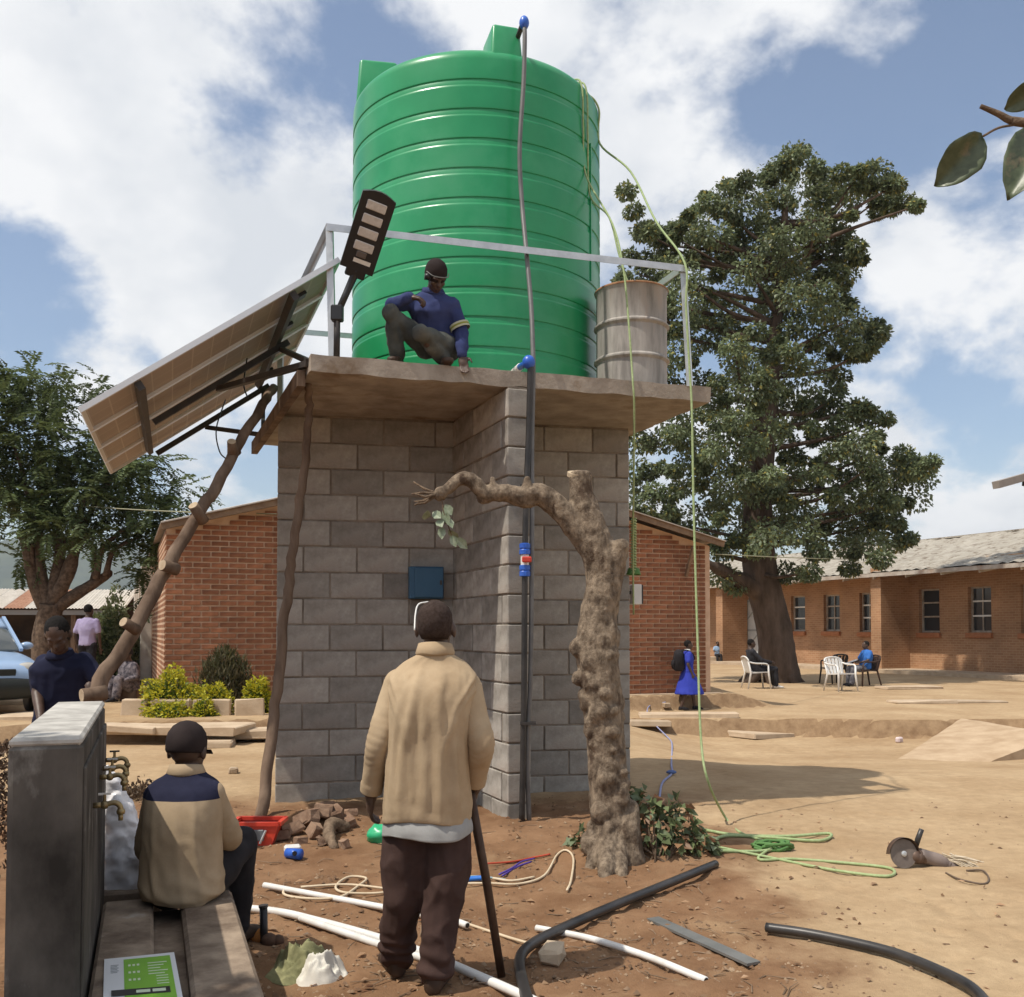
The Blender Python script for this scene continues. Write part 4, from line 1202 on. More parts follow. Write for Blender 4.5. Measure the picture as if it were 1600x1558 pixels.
# ------------------------------------------------------------------ plumbing on the tower
def plumbing():
    top = D(819, 38, TC.y - TR_ - 0.02)
    yf = 7.60
    rp = [D(815, 1296, yf), D(817, 1200, yf), D(819, 1050, yf), D(820, 900, yf), D(822, 780, yf), D(826, 680, yf), D(828, 600, yf - .03), D(829, 566, yf - .03)]
    rp[0].z = gz(rp[0].x, rp[0].y) - .03
    T = thing('riser_pipe', 'black riser pipe with blue unions and red tap on the block wall end', 'pipe', rp[0])
    MB().tube(spline(rp, 5), .024, 10).build('pipe', M_pipe, T, True)
    for y in (858, 892):
        c = D(820, y, yf); MB().lathe([(.030, -.045), (.042, -.04), (.042, -.008), (.036, 0), (.042, .008), (.042, .04), (.030, .045)], 14, c).build('union', M_blue, T)
    c = D(820, 875, yf)
    MB().lathe([(.032, -.05), (.032, .05)], 12, c).build('valve_body', M_pvc, T)
    MB().box(c + V((.015, -.05, 0)), (.075, .03, .045), ch=.008).build('tap_handle', M_red, T)
    e = D(826, 566, yf - .03)
    MB().ball(e, (.05, .05, .055)).build('elbow', M_blue, T, True)
    p2 = D(800, 580, 8.05)
    MB().tube([e, e.lerp(p2, .55)], .026, 10).build('outlet_pipe', M_blue, T, True)
    MB().tube([e.lerp(p2, .5), p2 + V((0, .1, 0))], .030, 10).build('outlet_socket', M_pvc, T, True)
    # second thinner line
    q = [D(827, 1294, yf + .02), D(824, 1180, yf+.02), D(829, 1050, yf+.02), D(831, 850, yf + .02), D(831, 700, yf + .02), D(833, 600, yf + .01)]
    q[0].z = gz(q[0].x, q[0].y) - .03
    T2 = thing('supply_pipe', 'slimmer dark grey pipe strapped alongside the riser and up to the tank top', 'pipe', q[0])
    up = [D(833, 560, yf), D(830, 480, 7.72), D(824, 410, 7.83), D(815, 310, 8.0), D(812, 230, 8.02), D(818, 130, 8.06), D(820, 60, 8.08), D(819, 38, 8.1)]
    MB().tube(spline(q + up, 6), .019, 9).build('pipe', M_greypipe, T2, True)
    MB().ball(D(819, 36, 8.1), (.042, .042, .06)).build('elbow', M_blue, T2, True)
    MB().tube([D(818, 34, 8.1), D(803, 75, 8.36)], .022, 9).build('inlet_pipe', M_pipe, T2, True)
    for y in (760, 1130):
        MB().box(D(825, y, yf + .005), (.12, .075, .02)).build('strap', M_blackmet, T2)
plumbing()

def wall_boxes():
    A, u = V((-2.06, 8.65, 0)), V((0.9808, 0.1951, 0)); f = V((u.y, -u.x, 0))
    c = D(665, 911, 8.88)
    M_b = mat('blue_enamel', (0.018, 0.085, 0.165), (0.024, 0.10, 0.19), rough=0.45, scale=4, spec=0.5)
    T = thing('control_box', 'square blue steel control box on the block wall above the standing man', 'box', c)
    Mx = basis(u, -f, (0, 0, 1))
    MB().box(c + f*0.0, (.305, .17, .285), Mx, .006).build('enclosure', M_b, T)
    d = MB().box(c + f*.092 + u*.02, (.255, .016, .265), Mx, .005).build('door', M_b, T)
    MB().box(c + f*.104 + u*.125, (.016, .012, .04), Mx).build('latch', M_blackmet, d)
    c = D(993, 929, 9.40)
    T = thing('meter_box', 'small white box mounted beside the right edge of the block wall', 'box', c)
    MB().box(c, (.085, .12, .19), Mx, .005).build('case', M_white, T)
    MB().box(c + u*.05, (.018, .10, .18), Mx).build('side_panel', M_black, T)
    MB().bar(c + V((-.22, .02, .02)), c + V((0, .02, .02)), .03, .03).build('bracket', M_blackmet, T)
wall_boxes()

# ------------------------------------------------------------------ poles, ladder
def crooked(pts, r0, r1, n=9, k=6, wobble=.012):
    pp = spline(pts, k)
    pp = [p + V((random.uniform(-wobble, wobble), random.uniform(-wobble, wobble), 0)) for p in pp]
    m = MB(); m.tube(pp, [(r0 + (r1-r0)*i/(len(pp)-1))*random.uniform(.97, 1.03) for i in range(len(pp))], n, jit=.025)
    return m
def poles():
    a = GG(405, 1282)
    pts = [a + V((0, 0, -.04)), D(420, 1190, 7.48), D(432, 1080, 7.6), D(448, 940, 7.7), D(458, 860, 7.72), D(468, 780, 7.74), D(480, 690, 7.72), D(483, 640, 7.66), D(482, 612, 7.58)]
    pts[-1].z = SB + .0
    single('prop_pole', crooked(pts, .046, .028), M_wood, 'crooked bare wooden pole propping the slab in front of the left block wall', 'pole', smooth=True)
    # notched climbing pole
    b = D(128, 1150, 6.2); b.z = gz(b.x, b.y) - .03; b.x -= .10
    pts = [b, D(150, 1090, 6.35), D(195, 1010, 6.55), D(250, 905, 6.85), D(310, 805, 7.25), D(340, 755, 7.45), D(375, 690, 7.75), D(412, 630, 8.1), D(428, 606, 8.3)]
    T = thing('climbing_pole', 'long leaning tree pole with stub rungs used as a ladder to the slab', 'ladder', b)
    crooked(pts, .055, .036, 10, 5, .010).build('pole', M_wood, T, True)
    M_end = mat('cut_wood', (0.36, 0.27, 0.18), (0.50, 0.40, 0.28), rough=0.9, scale=14)
    for (x0, y0, x1, y1, Y, r) in ((372, 705, 356, 720, 7.72, .035), (363, 712, 362, 690, 7.62, .045), (318, 815, 302, 790, 7.12, .05), (276, 890, 254, 883, 6.85, .052), (214, 985, 193, 972, 6.5, .045), (165, 1082, 128, 1087, 6.33, .058)):
        r *= .78; p, q = D(x0, y0, Y + .02), D(x1, y1, Y - .08)
        o = MB().tube([p, p.lerp(q, .5), q], [r*1.1, r, r*.98], 10).build('stub_rung', M_wood, T, True)
        d = (q-p).normalized()
        MB().tube([q - d*.002, q + d*.004], r*.9, 12).build('cut_end', M_end, o)
poles()

# ------------------------------------------------------------------ pruned stump tree
def noisy(o, amp, sc_, it=1):
    me = o.data; nn = [v.normal.copy() for v in me.vertices]
    for v, n_ in zip(me.vertices, nn):
        d = mnoise.fractal(v.co*sc_, 1.0, 2.0, 4) * amp + abs(mnoise.noise(v.co*sc_*2.3))*amp*.5
        v.co += n_*d
    me.update()
def stump():
    Y = 6.72
    b = GG(960, 1335)
    T = thing('pruned_tree', 'gnarled stump of a heavily pruned tree in front of the block tower', 'tree', b)
    Yb = b.y
    pts = [(958, 1350), (956, 1320), (952, 1240), (946, 1160), (940, 1080), (932, 1020), (936, 960), (945, 900), (930, 850), (915, 800), (908, 760), (906, 738)]
    rad = [.165, .155, .140, .138, .146, .152, .134, .130, .132, .104, .084, .080]
    m = MB()
    pp = spline([D(x, y, Yb) for x, y in pts], 9)
    rr = list(np.interp(np.linspace(0, len(pts)-1, len(pp)), range(len(pts)), rad))
    rr = [r*.90 for r in rr]
    m.tube(pp, rr, 26)
    # burls
    for x, y, r, dy in ((904, 1012, .072, -.05), (925, 1030, .075, -.11), (930, 1070, .06, -.12), (935, 1110, .075, -.12), (905, 1060, .06, -.05), (950, 1130, .07, -.1), (960, 1190, .06, -.10), (940, 1270, .07, -.12), (925, 1320, .09, -.08), (985, 1320, .10, .0), (963, 880, .07, -.05), (915, 1090, .06, -.06)):
        m.ball(D(x, y, Yb + dy*.8), (r*.85, r*.7, r*random.uniform(.8, 1.3)), Matrix.Rotation(random.uniform(-.6, .6), 3, 'Y'), n=14, m=10)
    for _ in range(46):
        y = random.uniform(985, 1330); i_ = np.interp(y, [985, 1020, 1080, 1160, 1240, 1330], [934, 932, 938, 946, 951, 956]); an = random.uniform(-3.0, .2)
        rr_ = np.interp(y, [985, 1080, 1240, 1330], [.125, .135, .135, .165]); q = D(i_, y, Yb) + V((math.cos(an)*rr_*.84, math.sin(an)*rr_*.84, 0)); r = random.uniform(.03, .055)
        m.ball(q, (r, r, r*random.uniform(.7, 1.8)), n=8, m=6)
    # short side stub on the right
    m.chain([D(948, 905, Yb), D(962, 880, Yb - .03), D(970, 855, Yb - .05)], [.085, .072, .058], 14)
    # limb to the left
    lp = [(932, 866), (904, 830), (872, 792), (842, 772), (820, 778), (790, 770), (758, 770), (740, 753), (720, 748), (700, 764), (684, 774)]
    lr = [.090, .080, .074, .074, .066, .056, .052, .046, .040, .034, .030]
    ls = spline([D(x, y, Yb - .016*i) for i, (x, y) in enumerate(lp)], 5)
    m.chain([D(822, 772, Yb - .08), D(824, 748, Yb - .10)], [.04, .022], 12); m.chain([D(772, 765, Yb - .1), D(770, 748, Yb - .1)], [.03, .018], 10)
    m.tube(ls, list(np.interp(np.linspace(0, len(lp)-1, len(ls)), range(len(lp)), lr)), 16)
    m.ball(D(826, 775, Yb - .06), .075, n=12); m.ball(D(757, 778, Yb - .08), (.055, .04, .04), n=12); m.ball(D(688, 772, Yb - .15), .045, n=12)
    # root flare
    for k, (x, y) in enumerate(((915, 1358), (942, 1372), (975, 1370), (1010, 1345), (985, 1330))):
        q = GG(x, y); m.tube([D(955, 1290, Yb), (D(956, 1330, Yb) + q)/2 + V((0, 0, .03)), q + V((0, 0, -.05))], [.09, .065, .03], 12)
    m.chain([D(985, 1345, Yb-.08), D(978, 1295, Yb - .06), D(988, 1262, Yb - .03)], [.10, .09, .05], 14)
    o = remesh(m, 'trunk', M_stump, T, .011, 3)
    noisy(o, .008, 7.0); noisy(o, .005, 19.0)
    M_end = MATS['cut_wood']
    q = D(905, 741, Yb); ax = V((.1, -.35, 1)).normalized(); t1 = ax.cross(V((0, 1, 0))).normalized(); t2 = ax.cross(t1)
    MB().lathe([(.078, -.02), (.080, .008), (.03, .014)], 14, q, basis(t1, t2, ax)).build('sawn_face', M_end, T)
    # twig stubs at the end of the limb
    e = D(684, 772, Yb - .16)
    for k in range(6):
        d = V((random.uniform(-1, -.4), random.uniform(-.4, .3), random.uniform(-.5, .25))).normalized()
        MB().tube([e, e + d*.10, e + d*.17 + V((0, 0, random.uniform(-.02, .04)))], [.012, .009, .005], 6).build('twig', M_barkl, T, True)
    lv = [(676, 800), (684, 812), (692, 797), (697, 808), (690, 822), (700, 828), (705, 836), (668, 797), (695, 788), (712, 840)]
    P = np.array([D(x, y, Yb - .17) for x, y in lv]); n = len(P)
    Dr = np.tile([.25, -.2, -.9], (n, 1)) + rng.normal(0, .35, (n, 3)); Nn = np.tile([.1, -1, .3], (n, 1)) + rng.normal(0, .3, (n, 3))
    for k in range(n):
        pl = MB(); p = V(P[k]); d = V(Dr[k]).normalized(); nv = V(Nn[k]); s = d.cross(nv).normalized(); nv = s.cross(d)
        Lf, wf = random.uniform(.07, .11), random.uniform(.045, .065)
        ring = [p, p + d*Lf*.25 + s*wf*.4 + nv*.006, p + d*Lf*.6 + s*wf*.5 + nv*.008, p + d*Lf, p + d*Lf*.6 - s*wf*.5 + nv*.008, p + d*Lf*.25 - s*wf*.4 + nv*.006]
        pl.add(ring + [p + d*Lf*.45], [(6, i, (i+1) % 6) for i in range(6)])
        pl.build('leaf', mat('young_leaf', (0.16, 0.20, 0.12), (0.30, 0.34, 0.24), rough=0.45, scale=20), T)
    MB().tube([D(690, 775, Yb - .16), D(693, 800, Yb - .17), D(706, 838, Yb - .17)], [.006, .004, .003], 5).build('twig', M_barkl, T, True)
stump()
# ------------------------------------------------------------------ people
def fabric(name, c1, c2, **k): return mat(name, c1, c2, rough=0.9, scale=k.pop('scale', 5), bump=0.25, bscale=90, spec=0.15, bdist=0.004, **k)
def headmesh(m, c, f, up, s):
    f = f.normalized(); r = f.cross(up).normalized(); u = r.cross(f).normalized()
    Mx = basis(r, f, u)
    q = lambda x, y, z: c + Mx @ V((x*s, y*s, z*s))
    m.ball(q(0, -.012, .025), (.076*s, .096*s, .092*s), Mx, 18, 12)
    m.ball(q(0, .028, -.045), (.058*s, .066*s, .070*s), Mx, 14, 10)
    m.ball(q(0, .055, -.085), (.034*s, .034*s, .028*s), Mx, 10, 8)
    m.ball(q(0, .098, -.022), (.017*s, .020*s, .022*s), Mx, 10, 8)
    m.ball(q(0, .088, .002), (.011*s, .014*s, .03*s), Mx, 8, 6)
    for sx in (-1, 1):
        m.ball(q(sx*.030, .078, .028), (.026*s, .016*s, .010*s), Mx, 8, 6)
        m.ball(q(sx*.040, .062, -.022), (.022*s, .022*s, .022*s), Mx, 8, 6)
        m.ball(q(sx*.080, -.008, -.012), (.010*s, .020*s, .033*s), Mx, 10, 8)
    m.ball(q(0, .088, -.058), (.027*s, .016*s, .014*s), Mx, 10, 6)
    return q, Mx
def hand(m, w_, tip, nrm, s=1.0, curl=0.5, side=1):
    d = (tip - w_).normalized(); nv = (V(nrm) - d*V(nrm).dot(d)).normalized(); l = d.cross(nv).normalized()*side
    Mx = basis(l, d, nv)
    m.ball(w_ + d*.048*s, (.040*s, .054*s, .019*s), Mx, 12, 8)
    m.chain([w_ - d*.02*s, w_ + d*.02*s], [.028*s, .027*s], 10)
    for k, (x, L) in enumerate(((-.030, .060), (-.010, .074), (.010, .080), (.029, .072))):
        p0 = w_ + d*.088*s + l*x*s; a = curl
        d1 = d*math.cos(a*.6) + nv*math.sin(a*.6); d2 = d*math.cos(a*1.5) + nv*math.sin(a*1.5); d3 = d*math.cos(a*2.3) + nv*math.sin(a*2.3)
        p1 = p0 + d1*L*.45*s; p2 = p1 + d2*L*.32*s; p3 = p2 + d3*L*.25*s
        m.chain([p0 - d*.02*s, p0, p1, p2, p3], [.0095*s, .0095*s, .009*s, .0085*s, .0075*s], 8)
    t0 = w_ + d*.025*s + l*.032*s
    t1 = t0 + (l*.75 + d*.6 + nv*.25).normalized()*.036*s; t2 = t1 + (l*.15 + d*.9 + nv*.45*curl*2).normalized()*.032*s
    m.chain([t0, t1, t2], [.0125*s, .0105*s, .0085*s], 8)

def crease(p, a, b, c):
    return (1 - abs(mnoise.noise(V((p.x*a + 3.1, p.y*b, p.z*c + p.x*2.0))))*1.6)**3 - .35
def person(name, label, J, face, tilt=(0, 0, 1), s=1.0, vox=.009, top=None, sleeve='long', bottom=None, bkind='trousers', shoe=None,
           hem=0.0, slack=1.0, sslack=1.0, wide=1.0, curl=(.5, .5), pn=((0, 1, 0), (0, 1, 0)), hair=None, folds=None, legfolds=None, shoulder=1.0, eyes=False, cvox=None, collar=None, base=None, group=None):
    J = {k: V(v) for k, v in J.items()}
    if base is None:
        lo = min(J['al'].z, J['ar'].z)
        base = V(((J['al'].x + J['ar'].x)/2, (J['al'].y + J['ar'].y)/2, lo - .07*s))
    T = thing(name, label, 'person', base, group)
    cvox = cvox or vox*1.15
    f = V(face).normalized(); up = V(tilt).normalized()
    sh = (J['sr'] - J['sl']).normalized(); hp = (J['hr'] - J['hl']).normalized()
    fw = lambda lat, ax: (ax.cross(lat)).normalized()
    spine = (J['neck'] - J['pel']).normalized()
    cf = spine.cross(sh).normalized()*-1 if False else sh.cross(spine).normalized()*-1
    hf = hp.cross(V((0, 0, 1))).normalized()*-1
    # --- body (one skin)
    m = MB()
    q, Mx = headmesh(m, J['head'], f, up, s)
    m.chain([J['head'] - up*.06*s, J['neck']], [.052*s, .058*s], 14)
    def torso(k, low=0.0, hemw=0.0):
        P, Cc, Nk = J['pel'], J['chest'], J['neck']
        secs = []
        if low: secs.append((P - spine*low, hp*(.155*s*wide*k + hemw), cf*(.112*s*k + hemw), .85))
        secs += [(P, hp*.155*s*wide*k, cf*.112*s*k, .85), (P.lerp(Cc, .5), (hp+sh).normalized()*.142*s*wide*k, cf*.105*s*k, .85),
                 (Cc, sh*.165*s*wide*k, cf*.118*s*k, .85), (Cc.lerp(Nk, .55), sh*.172*s*wide*k*shoulder, cf*.098*s*k, .85), (Cc.lerp(Nk, .86), sh*.120*s*wide*k*shoulder, cf*.072*s*k), (Nk, sh*.066*s*k, cf*.062*s*k)]
        return secs
    m.loft(torso(.94 if top else .82), 18)
    for a, b, c in (('sl', 'el', 'wl'), ('sr', 'er', 'wr')):
        m.chain([J[a], J[a].lerp(J[b], .5), J[b], J[b].lerp(J[c], .35), J[c]], [.050*s, .044*s, .038*s, .037*s, .026*s], 12)
    hand(m, J['wl'], J['tl'], pn[0], s, curl[0], -1); hand(m, J['wr'], J['tr'], pn[1], s, curl[1], 1)
    for a, b, c, d in (('hl', 'kl', 'al', 'fl'), ('hr', 'kr', 'ar', 'fr')):
        m.chain([J[a], J[a].lerp(J[b], .5), J[b], J[b].lerp(J[c], .35), J[c]], [.082*s, .070*s, .052*s, .052*s, .036*s], 12)
        m.chain([J[c] + V((0, 0, -.03*s)), J[c].lerp(J[d], .55) + V((0, 0, -.02*s)), J[d]], [.036*s, .034*s, .024*s], 10)
    bd = remesh(m, 'body', M_skin, T, vox, 2)
    # --- trousers / skirt
    if bottom:
        m = MB()
        P = J['pel']; mid = (J['hl'] + J['hr'])/2
        if bkind == 'trousers':
            m.loft([(P + spine*.06*s, hp*.155*s*wide, cf*.115*s, .85), (P, hp*.165*s*wide, cf*.122*s, .85), (mid - V((0, 0, .02*s)), hp*.168*s*wide, hf*.122*s, .85)], 18)
            for a, b, c in (('hl', 'kl', 'al'), ('hr', 'kr', 'ar')):
                e = J[c] + (J[b] - J[c]).normalized()*.03*s
                m.chain([J[a], J[a].lerp(J[b], .5), J[b], J[b].lerp(e, .5), e], [.100*s, .090*s*slack, .075*s*slack, .071*s*slack, .066*s*slack], 14)
        else:
            n = J['kl'].lerp(J['kr'], .5)
            m.loft([(P + spine*.08*s, hp*.14*s, cf*.11*s), (mid, hp*.19*s, hf*.15*s), (mid.lerp(n, .6), hp*.26*s, hf*.27*s), (n + V((0, 0, -.11*s)), hp*.32*s, hf*.37*s)], 18)
        def dl(p, n_):
            v = .006*crease(p, 8, 8, 5) + .003*mnoise.noise(p*20)
            if legfolds: v += legfolds(p, n_)
            return v*s
        remesh(m, bkind, bottom, T, cvox, 4, dl)
    # --- shirt or jacket
    if top:
        m = MB()
        m.loft(torso(1.13*slack**.5, hem, .018 if hem > .1 else 0), 20)
        for a, b, c in (('sl', 'el', 'wl'), ('sr', 'er', 'wr')):
            if sleeve == 'long':
                e = J[c].lerp(J[b], .06)
                m.chain([J[a] - V((0, 0, .006*s)), J[a].lerp(J[b], .5), J[b], J[b].lerp(e, .5), e], [.066*s, .064*s*sslack, .058*s*sslack, .052*s*sslack, .043*s*sslack], 14)
            else:
                e = J[a].lerp(J[b], .72)
                m.chain([J[a] - V((0, 0, .006*s)), J[a].lerp(J[b], .4), e], [.066*s, .062*s*sslack, .060*s*sslack], 14)
        def dt(p, n_):
            v = .007*crease(p, 7, 7, 4) + .003*mnoise.noise(p*22)
            if folds: v += folds(p, n_)
            return v*s
        st = remesh(m, 'jacket' if sleeve == 'long' else 'shirt', top, T, cvox, 4, dt)
        if collar:
            cn = J['neck'] + spine*.012*s
            cm = MB(); n = 22; vv = []
            for k in range(n):
                a = 2*math.pi*k/n; dd = sh*math.cos(a)*.076*s + cf*math.sin(a)*.074*s
                vv += [cn + dd*.98 - spine*.03*s, cn + dd*.92 + spine*.016*s, cn + dd*1.06 + spine*.015*s, cn + dd*1.30 - spine*.026*s, cn + dd*1.2 - spine*.034*s]
            cm.add(vv, [(5*k+i, 5*((k+1) % n)+i, 5*((k+1) % n)+(i+1) % 5, 5*k+(i+1) % 5) for k in range(n) for i in range(5)])
            cm.build('collar', collar, st, True)
    if shoe:
        for c, d in (('al', 'fl'), ('ar', 'fr')):
            a, e = J[c], J[d]; g = V((e.x - a.x, e.y - a.y, 0)); g = g.normalized() if g.length > .01 else V((0, 1, 0)); sd_ = g.cross(V((0, 0, 1)))
            zf = min(a.z - .07*s, e.z - .02*s)
            h0 = V((a.x, a.y, zf)) - g*.055*s
            mm = MB(); mm.loft([(h0 + V((0, 0, .03*s)), sd_*.018*s, V((0, 0, .026*s))), (h0 + g*.012*s + V((0, 0, .045*s)), sd_*.036*s, V((0, 0, .044*s)), .7), (h0 + g*.08*s + V((0, 0, .048*s)), sd_*.040*s, V((0, 0, .048*s)), .7), (h0 + g*.15*s + V((0, 0, .035*s)), sd_*.044*s, V((0, 0, .035*s)), .7), (h0 + g*.22*s + V((0, 0, .026*s)), sd_*.044*s, V((0, 0, .026*s)), .7), (h0 + g*.265*s + V((0, 0, .018*s)), sd_*.026*s, V((0, 0, .016*s)))], 16)
            mm.build('shoe', shoe, T, True)
    if hair == 'crop':
        M_h = mat('cropped_hair', (0.010, 0.009, 0.009), (0.022, 0.020, 0.019), rough=0.95, scale=60, bump=0.6, bscale=160, spec=0.1, bdist=.004)
        hm = MB(); hm.loft([(q(0, -.022, z), Mx @ V((rx*s, 0, 0)), Mx @ V((0, ry*s, 0))) for z, rx, ry in ((-.035, .062, .062), (-.02, .074, .084), (.02, .079, .097), (.055, .077, .094), (.085, .066, .080), (.106, .044, .055), (.119, .018, .022))], 20)
        hm.build('hair', M_h, T, True)
    elif hair is not None:      # cap of that material
        hm = MB(); hm.loft([(q(0, -.014, z), Mx @ V((rx*s, 0, 0)), Mx @ V((0, ry*s, 0))) for z, rx, ry in ((-.012, .078, .096), (.0, .084, .104), (.04, .085, .104), (.075, .078, .095), (.105, .06, .072), (.124, .032, .04), (.130, .008, .01))], 22)
        cp = hm.build('cap', hair, T, True)
        if eyes != 'beanie':
            bm_ = MB(); vv = []
            n = 10
            for k in range(n+1):
                a = math.pi*(k/n)
                x = math.cos(a)
                vv += [q(x*.082, .062 + .03*math.sin(a), .004), q(x*.074, .085 + .085*math.sin(a), -.012 + .0*x), q(x*.074, .085 + .085*math.sin(a), -.017), q(x*.082, .062 + .03*math.sin(a), -.003)]
            bm_.add(vv, [(4*k+i, 4*k+4+i, 4*k+4+(i+1) % 4, 4*k+(i+1) % 4) for k in range(n) for i in range(4)])
            bm_.build('peak', hair, cp, True)
    if eyes is True:
        for sx in (-1, 1):
            e = MB().ball(q(sx*.031, .0775, .008), .0105*s, n=10, m=8).build('eye', mat('eye_white', (0.30, 0.26, 0.23), rough=0.3), bd, True)
            MB().ball(q(sx*.031, .0845, .007), .0055*s, n=8, m=6).build('iris', M_black, e, True)
    return T, J, q, Mx

M_tan = fabric('tan_jacket', (0.35, 0.255, 0.158), (0.46, 0.35, 0.228), c3=(0.30, 0.20, 0.11), scale3=2.5, lo3=.58, hi3=.75)
M_brown = fabric('brown_trousers', (0.048, 0.028, 0.024), (0.075, 0.045, 0.038))
M_greyshirt = fabric('grey_shirt', (0.27, 0.27, 0.26), (0.36, 0.36, 0.35))
M_khaki = fabric('khaki_shirt', (0.33, 0.245, 0.155), (0.43, 0.33, 0.22))
M_navy = fabric('navy_cloth', (0.010, 0.012, 0.030), (0.020, 0.022, 0.048))
M_navyy = fabric('navy_yoke', (0.014, 0.015, 0.034), (0.024, 0.026, 0.052))
M_overall = fabric('blue_overall', (0.030, 0.042, 0.120), (0.052, 0.066, 0.165))
M_slate = fabric('slate_trousers', (0.060, 0.068, 0.066), (0.115, 0.118, 0.105), c3=(0.17, 0.16, 0.13), scale3=4, lo3=.55, hi3=.72)
M_dark = fabric('dark_cloth', (0.018, 0.017, 0.02), (0.035, 0.032, 0.035))
M_cap = fabric('dark_cap', (0.020, 0.014, 0.014), (0.035, 0.026, 0.025))
M_shoe = mat('brown_shoe', (0.04, 0.024, 0.016), (0.07, 0.042, 0.028), rough=0.6, scale=10)

def garment(parent, name, material, secs, sleeves, fold, nt=120, nv=70, seed=0.0, thick=.010):
    """cut-and-sewn look: open-hemmed torso shell with folds plus two set-in sleeves. secs bottom to top: (centre, half side vector, half front vector)"""
    m = MB()
    def lerp_key(i, t):
        k = [V(x[i]) for x in secs]; P = [k[0]*2 - k[1]] + k + [k[-1]*2 - k[-2]]
        f = t*(len(k)-1); j = min(int(f), len(k)-2); t = f - j; p0, p1, p2, p3 = P[j:j+4]
        return 0.5*((2*p1) + (p2-p0)*t + (2*p0-5*p1+4*p2-p3)*t*t + (3*p1-p0-3*p2+p3)*t**3)
    vv = []
    for i in range(-3, nv+1):
        t = max(i, 0)/nv
        c, ax, ay = lerp_key(0, t), lerp_key(1, t), lerp_key(2, t)
        inset = {-3: .90, -2: .955, -1: .985}.get(i, 1.0); lift = {-3: .05, -2: .004, -1: -.004}.get(i, 0.0)
        for k in range(nt):
            a = 2*math.pi*k/nt; ca, sa = math.cos(a), math.sin(a); e = .86
            d = ax*math.copysign(abs(ca)**e, ca) + ay*math.copysign(abs(sa)**e, sa)
            p = c + d*inset
            p += d.normalized()*fold(ca, sa, t, p) + V((0, 0, lift + .010*math.sin(3*a + seed)*(1-t)**6))
            vv.append(p)
    nr = nv + 4
    m.add(vv, [(i*nt+k, i*nt+(k+1) % nt, (i+1)*nt+(k+1) % nt, (i+1)*nt+k) for i in range(nr-1) for k in range(nt)])
    for (a, b, c, r0, r1, r2) in sleeves:
        m.ball(a + V((0, 0, .004)), (r0*1.0, r0*1.0, r0*.98), n=28, m=18)
        pp = spline([a, a.lerp(b, .5), b, b.lerp(c, .5), c], 14); n = len(pp); n2 = 32
        ax0 = (b-a).normalized(); vv = []
        x = ax0.cross(V((0, 1, 0))).normalized()
        bend = ((a+c)/2 - b); bend = bend.normalized() if bend.length > 1e-4 else V((0, 1, 0))
        for i in range(-1, n+3):
            j = min(max(i, 0), n-1); t = j/(n-1)
            tg = (pp[min(j+1, n-1)] - pp[max(j-1, 0)]).normalized(); x = (x - tg*x.dot(tg)).normalized(); y = tg.cross(x)
            r = np.interp(t, [0, .5, 1], [r0, r1, r2])
            if i == -1: r *= .8
            if i >= n: r *= (1.0, .93, .86)[i-n]
            if t > .92: r *= 1.05
            off = tg*({n: .004, n+1: 0, n+2: -.03}.get(i, 0))
            for k in range(n2):
                an = 2*math.pi*k/n2; dd = x*math.cos(an) + y*math.sin(an)
                ins = max(0, dd.dot(bend))
                w_ = math.exp(-((t-.52)/.20)**2)
                q = pp[j] + dd*r
                sw = math.sin(t*52 + 1.6*math.cos(an + seed) + 4*mnoise.noise(q*6)); cr = .010*w_*(1 - abs(sw)*1.6)*(.25 + .75*ins) + .007*mnoise.noise(V((q.x*7, q.y*7, q.z*5 + seed))) + .003*mnoise.noise(q*19)
                if t > .92: cr *= .2
                vv.append(q + dd*cr*(1 if 0 <= i < n else .3) + off)
        m.add(vv, [(i*n2+k, i*n2+(k+1) % n2, (i+1)*n2+(k+1) % n2, (i+1)*n2+k) for i in range(n+3) for k in range(n2)])
    return m.build(name, material, parent, True)
def ridge(x, c, w_): return math.exp(-((x-c)/w_)**2)

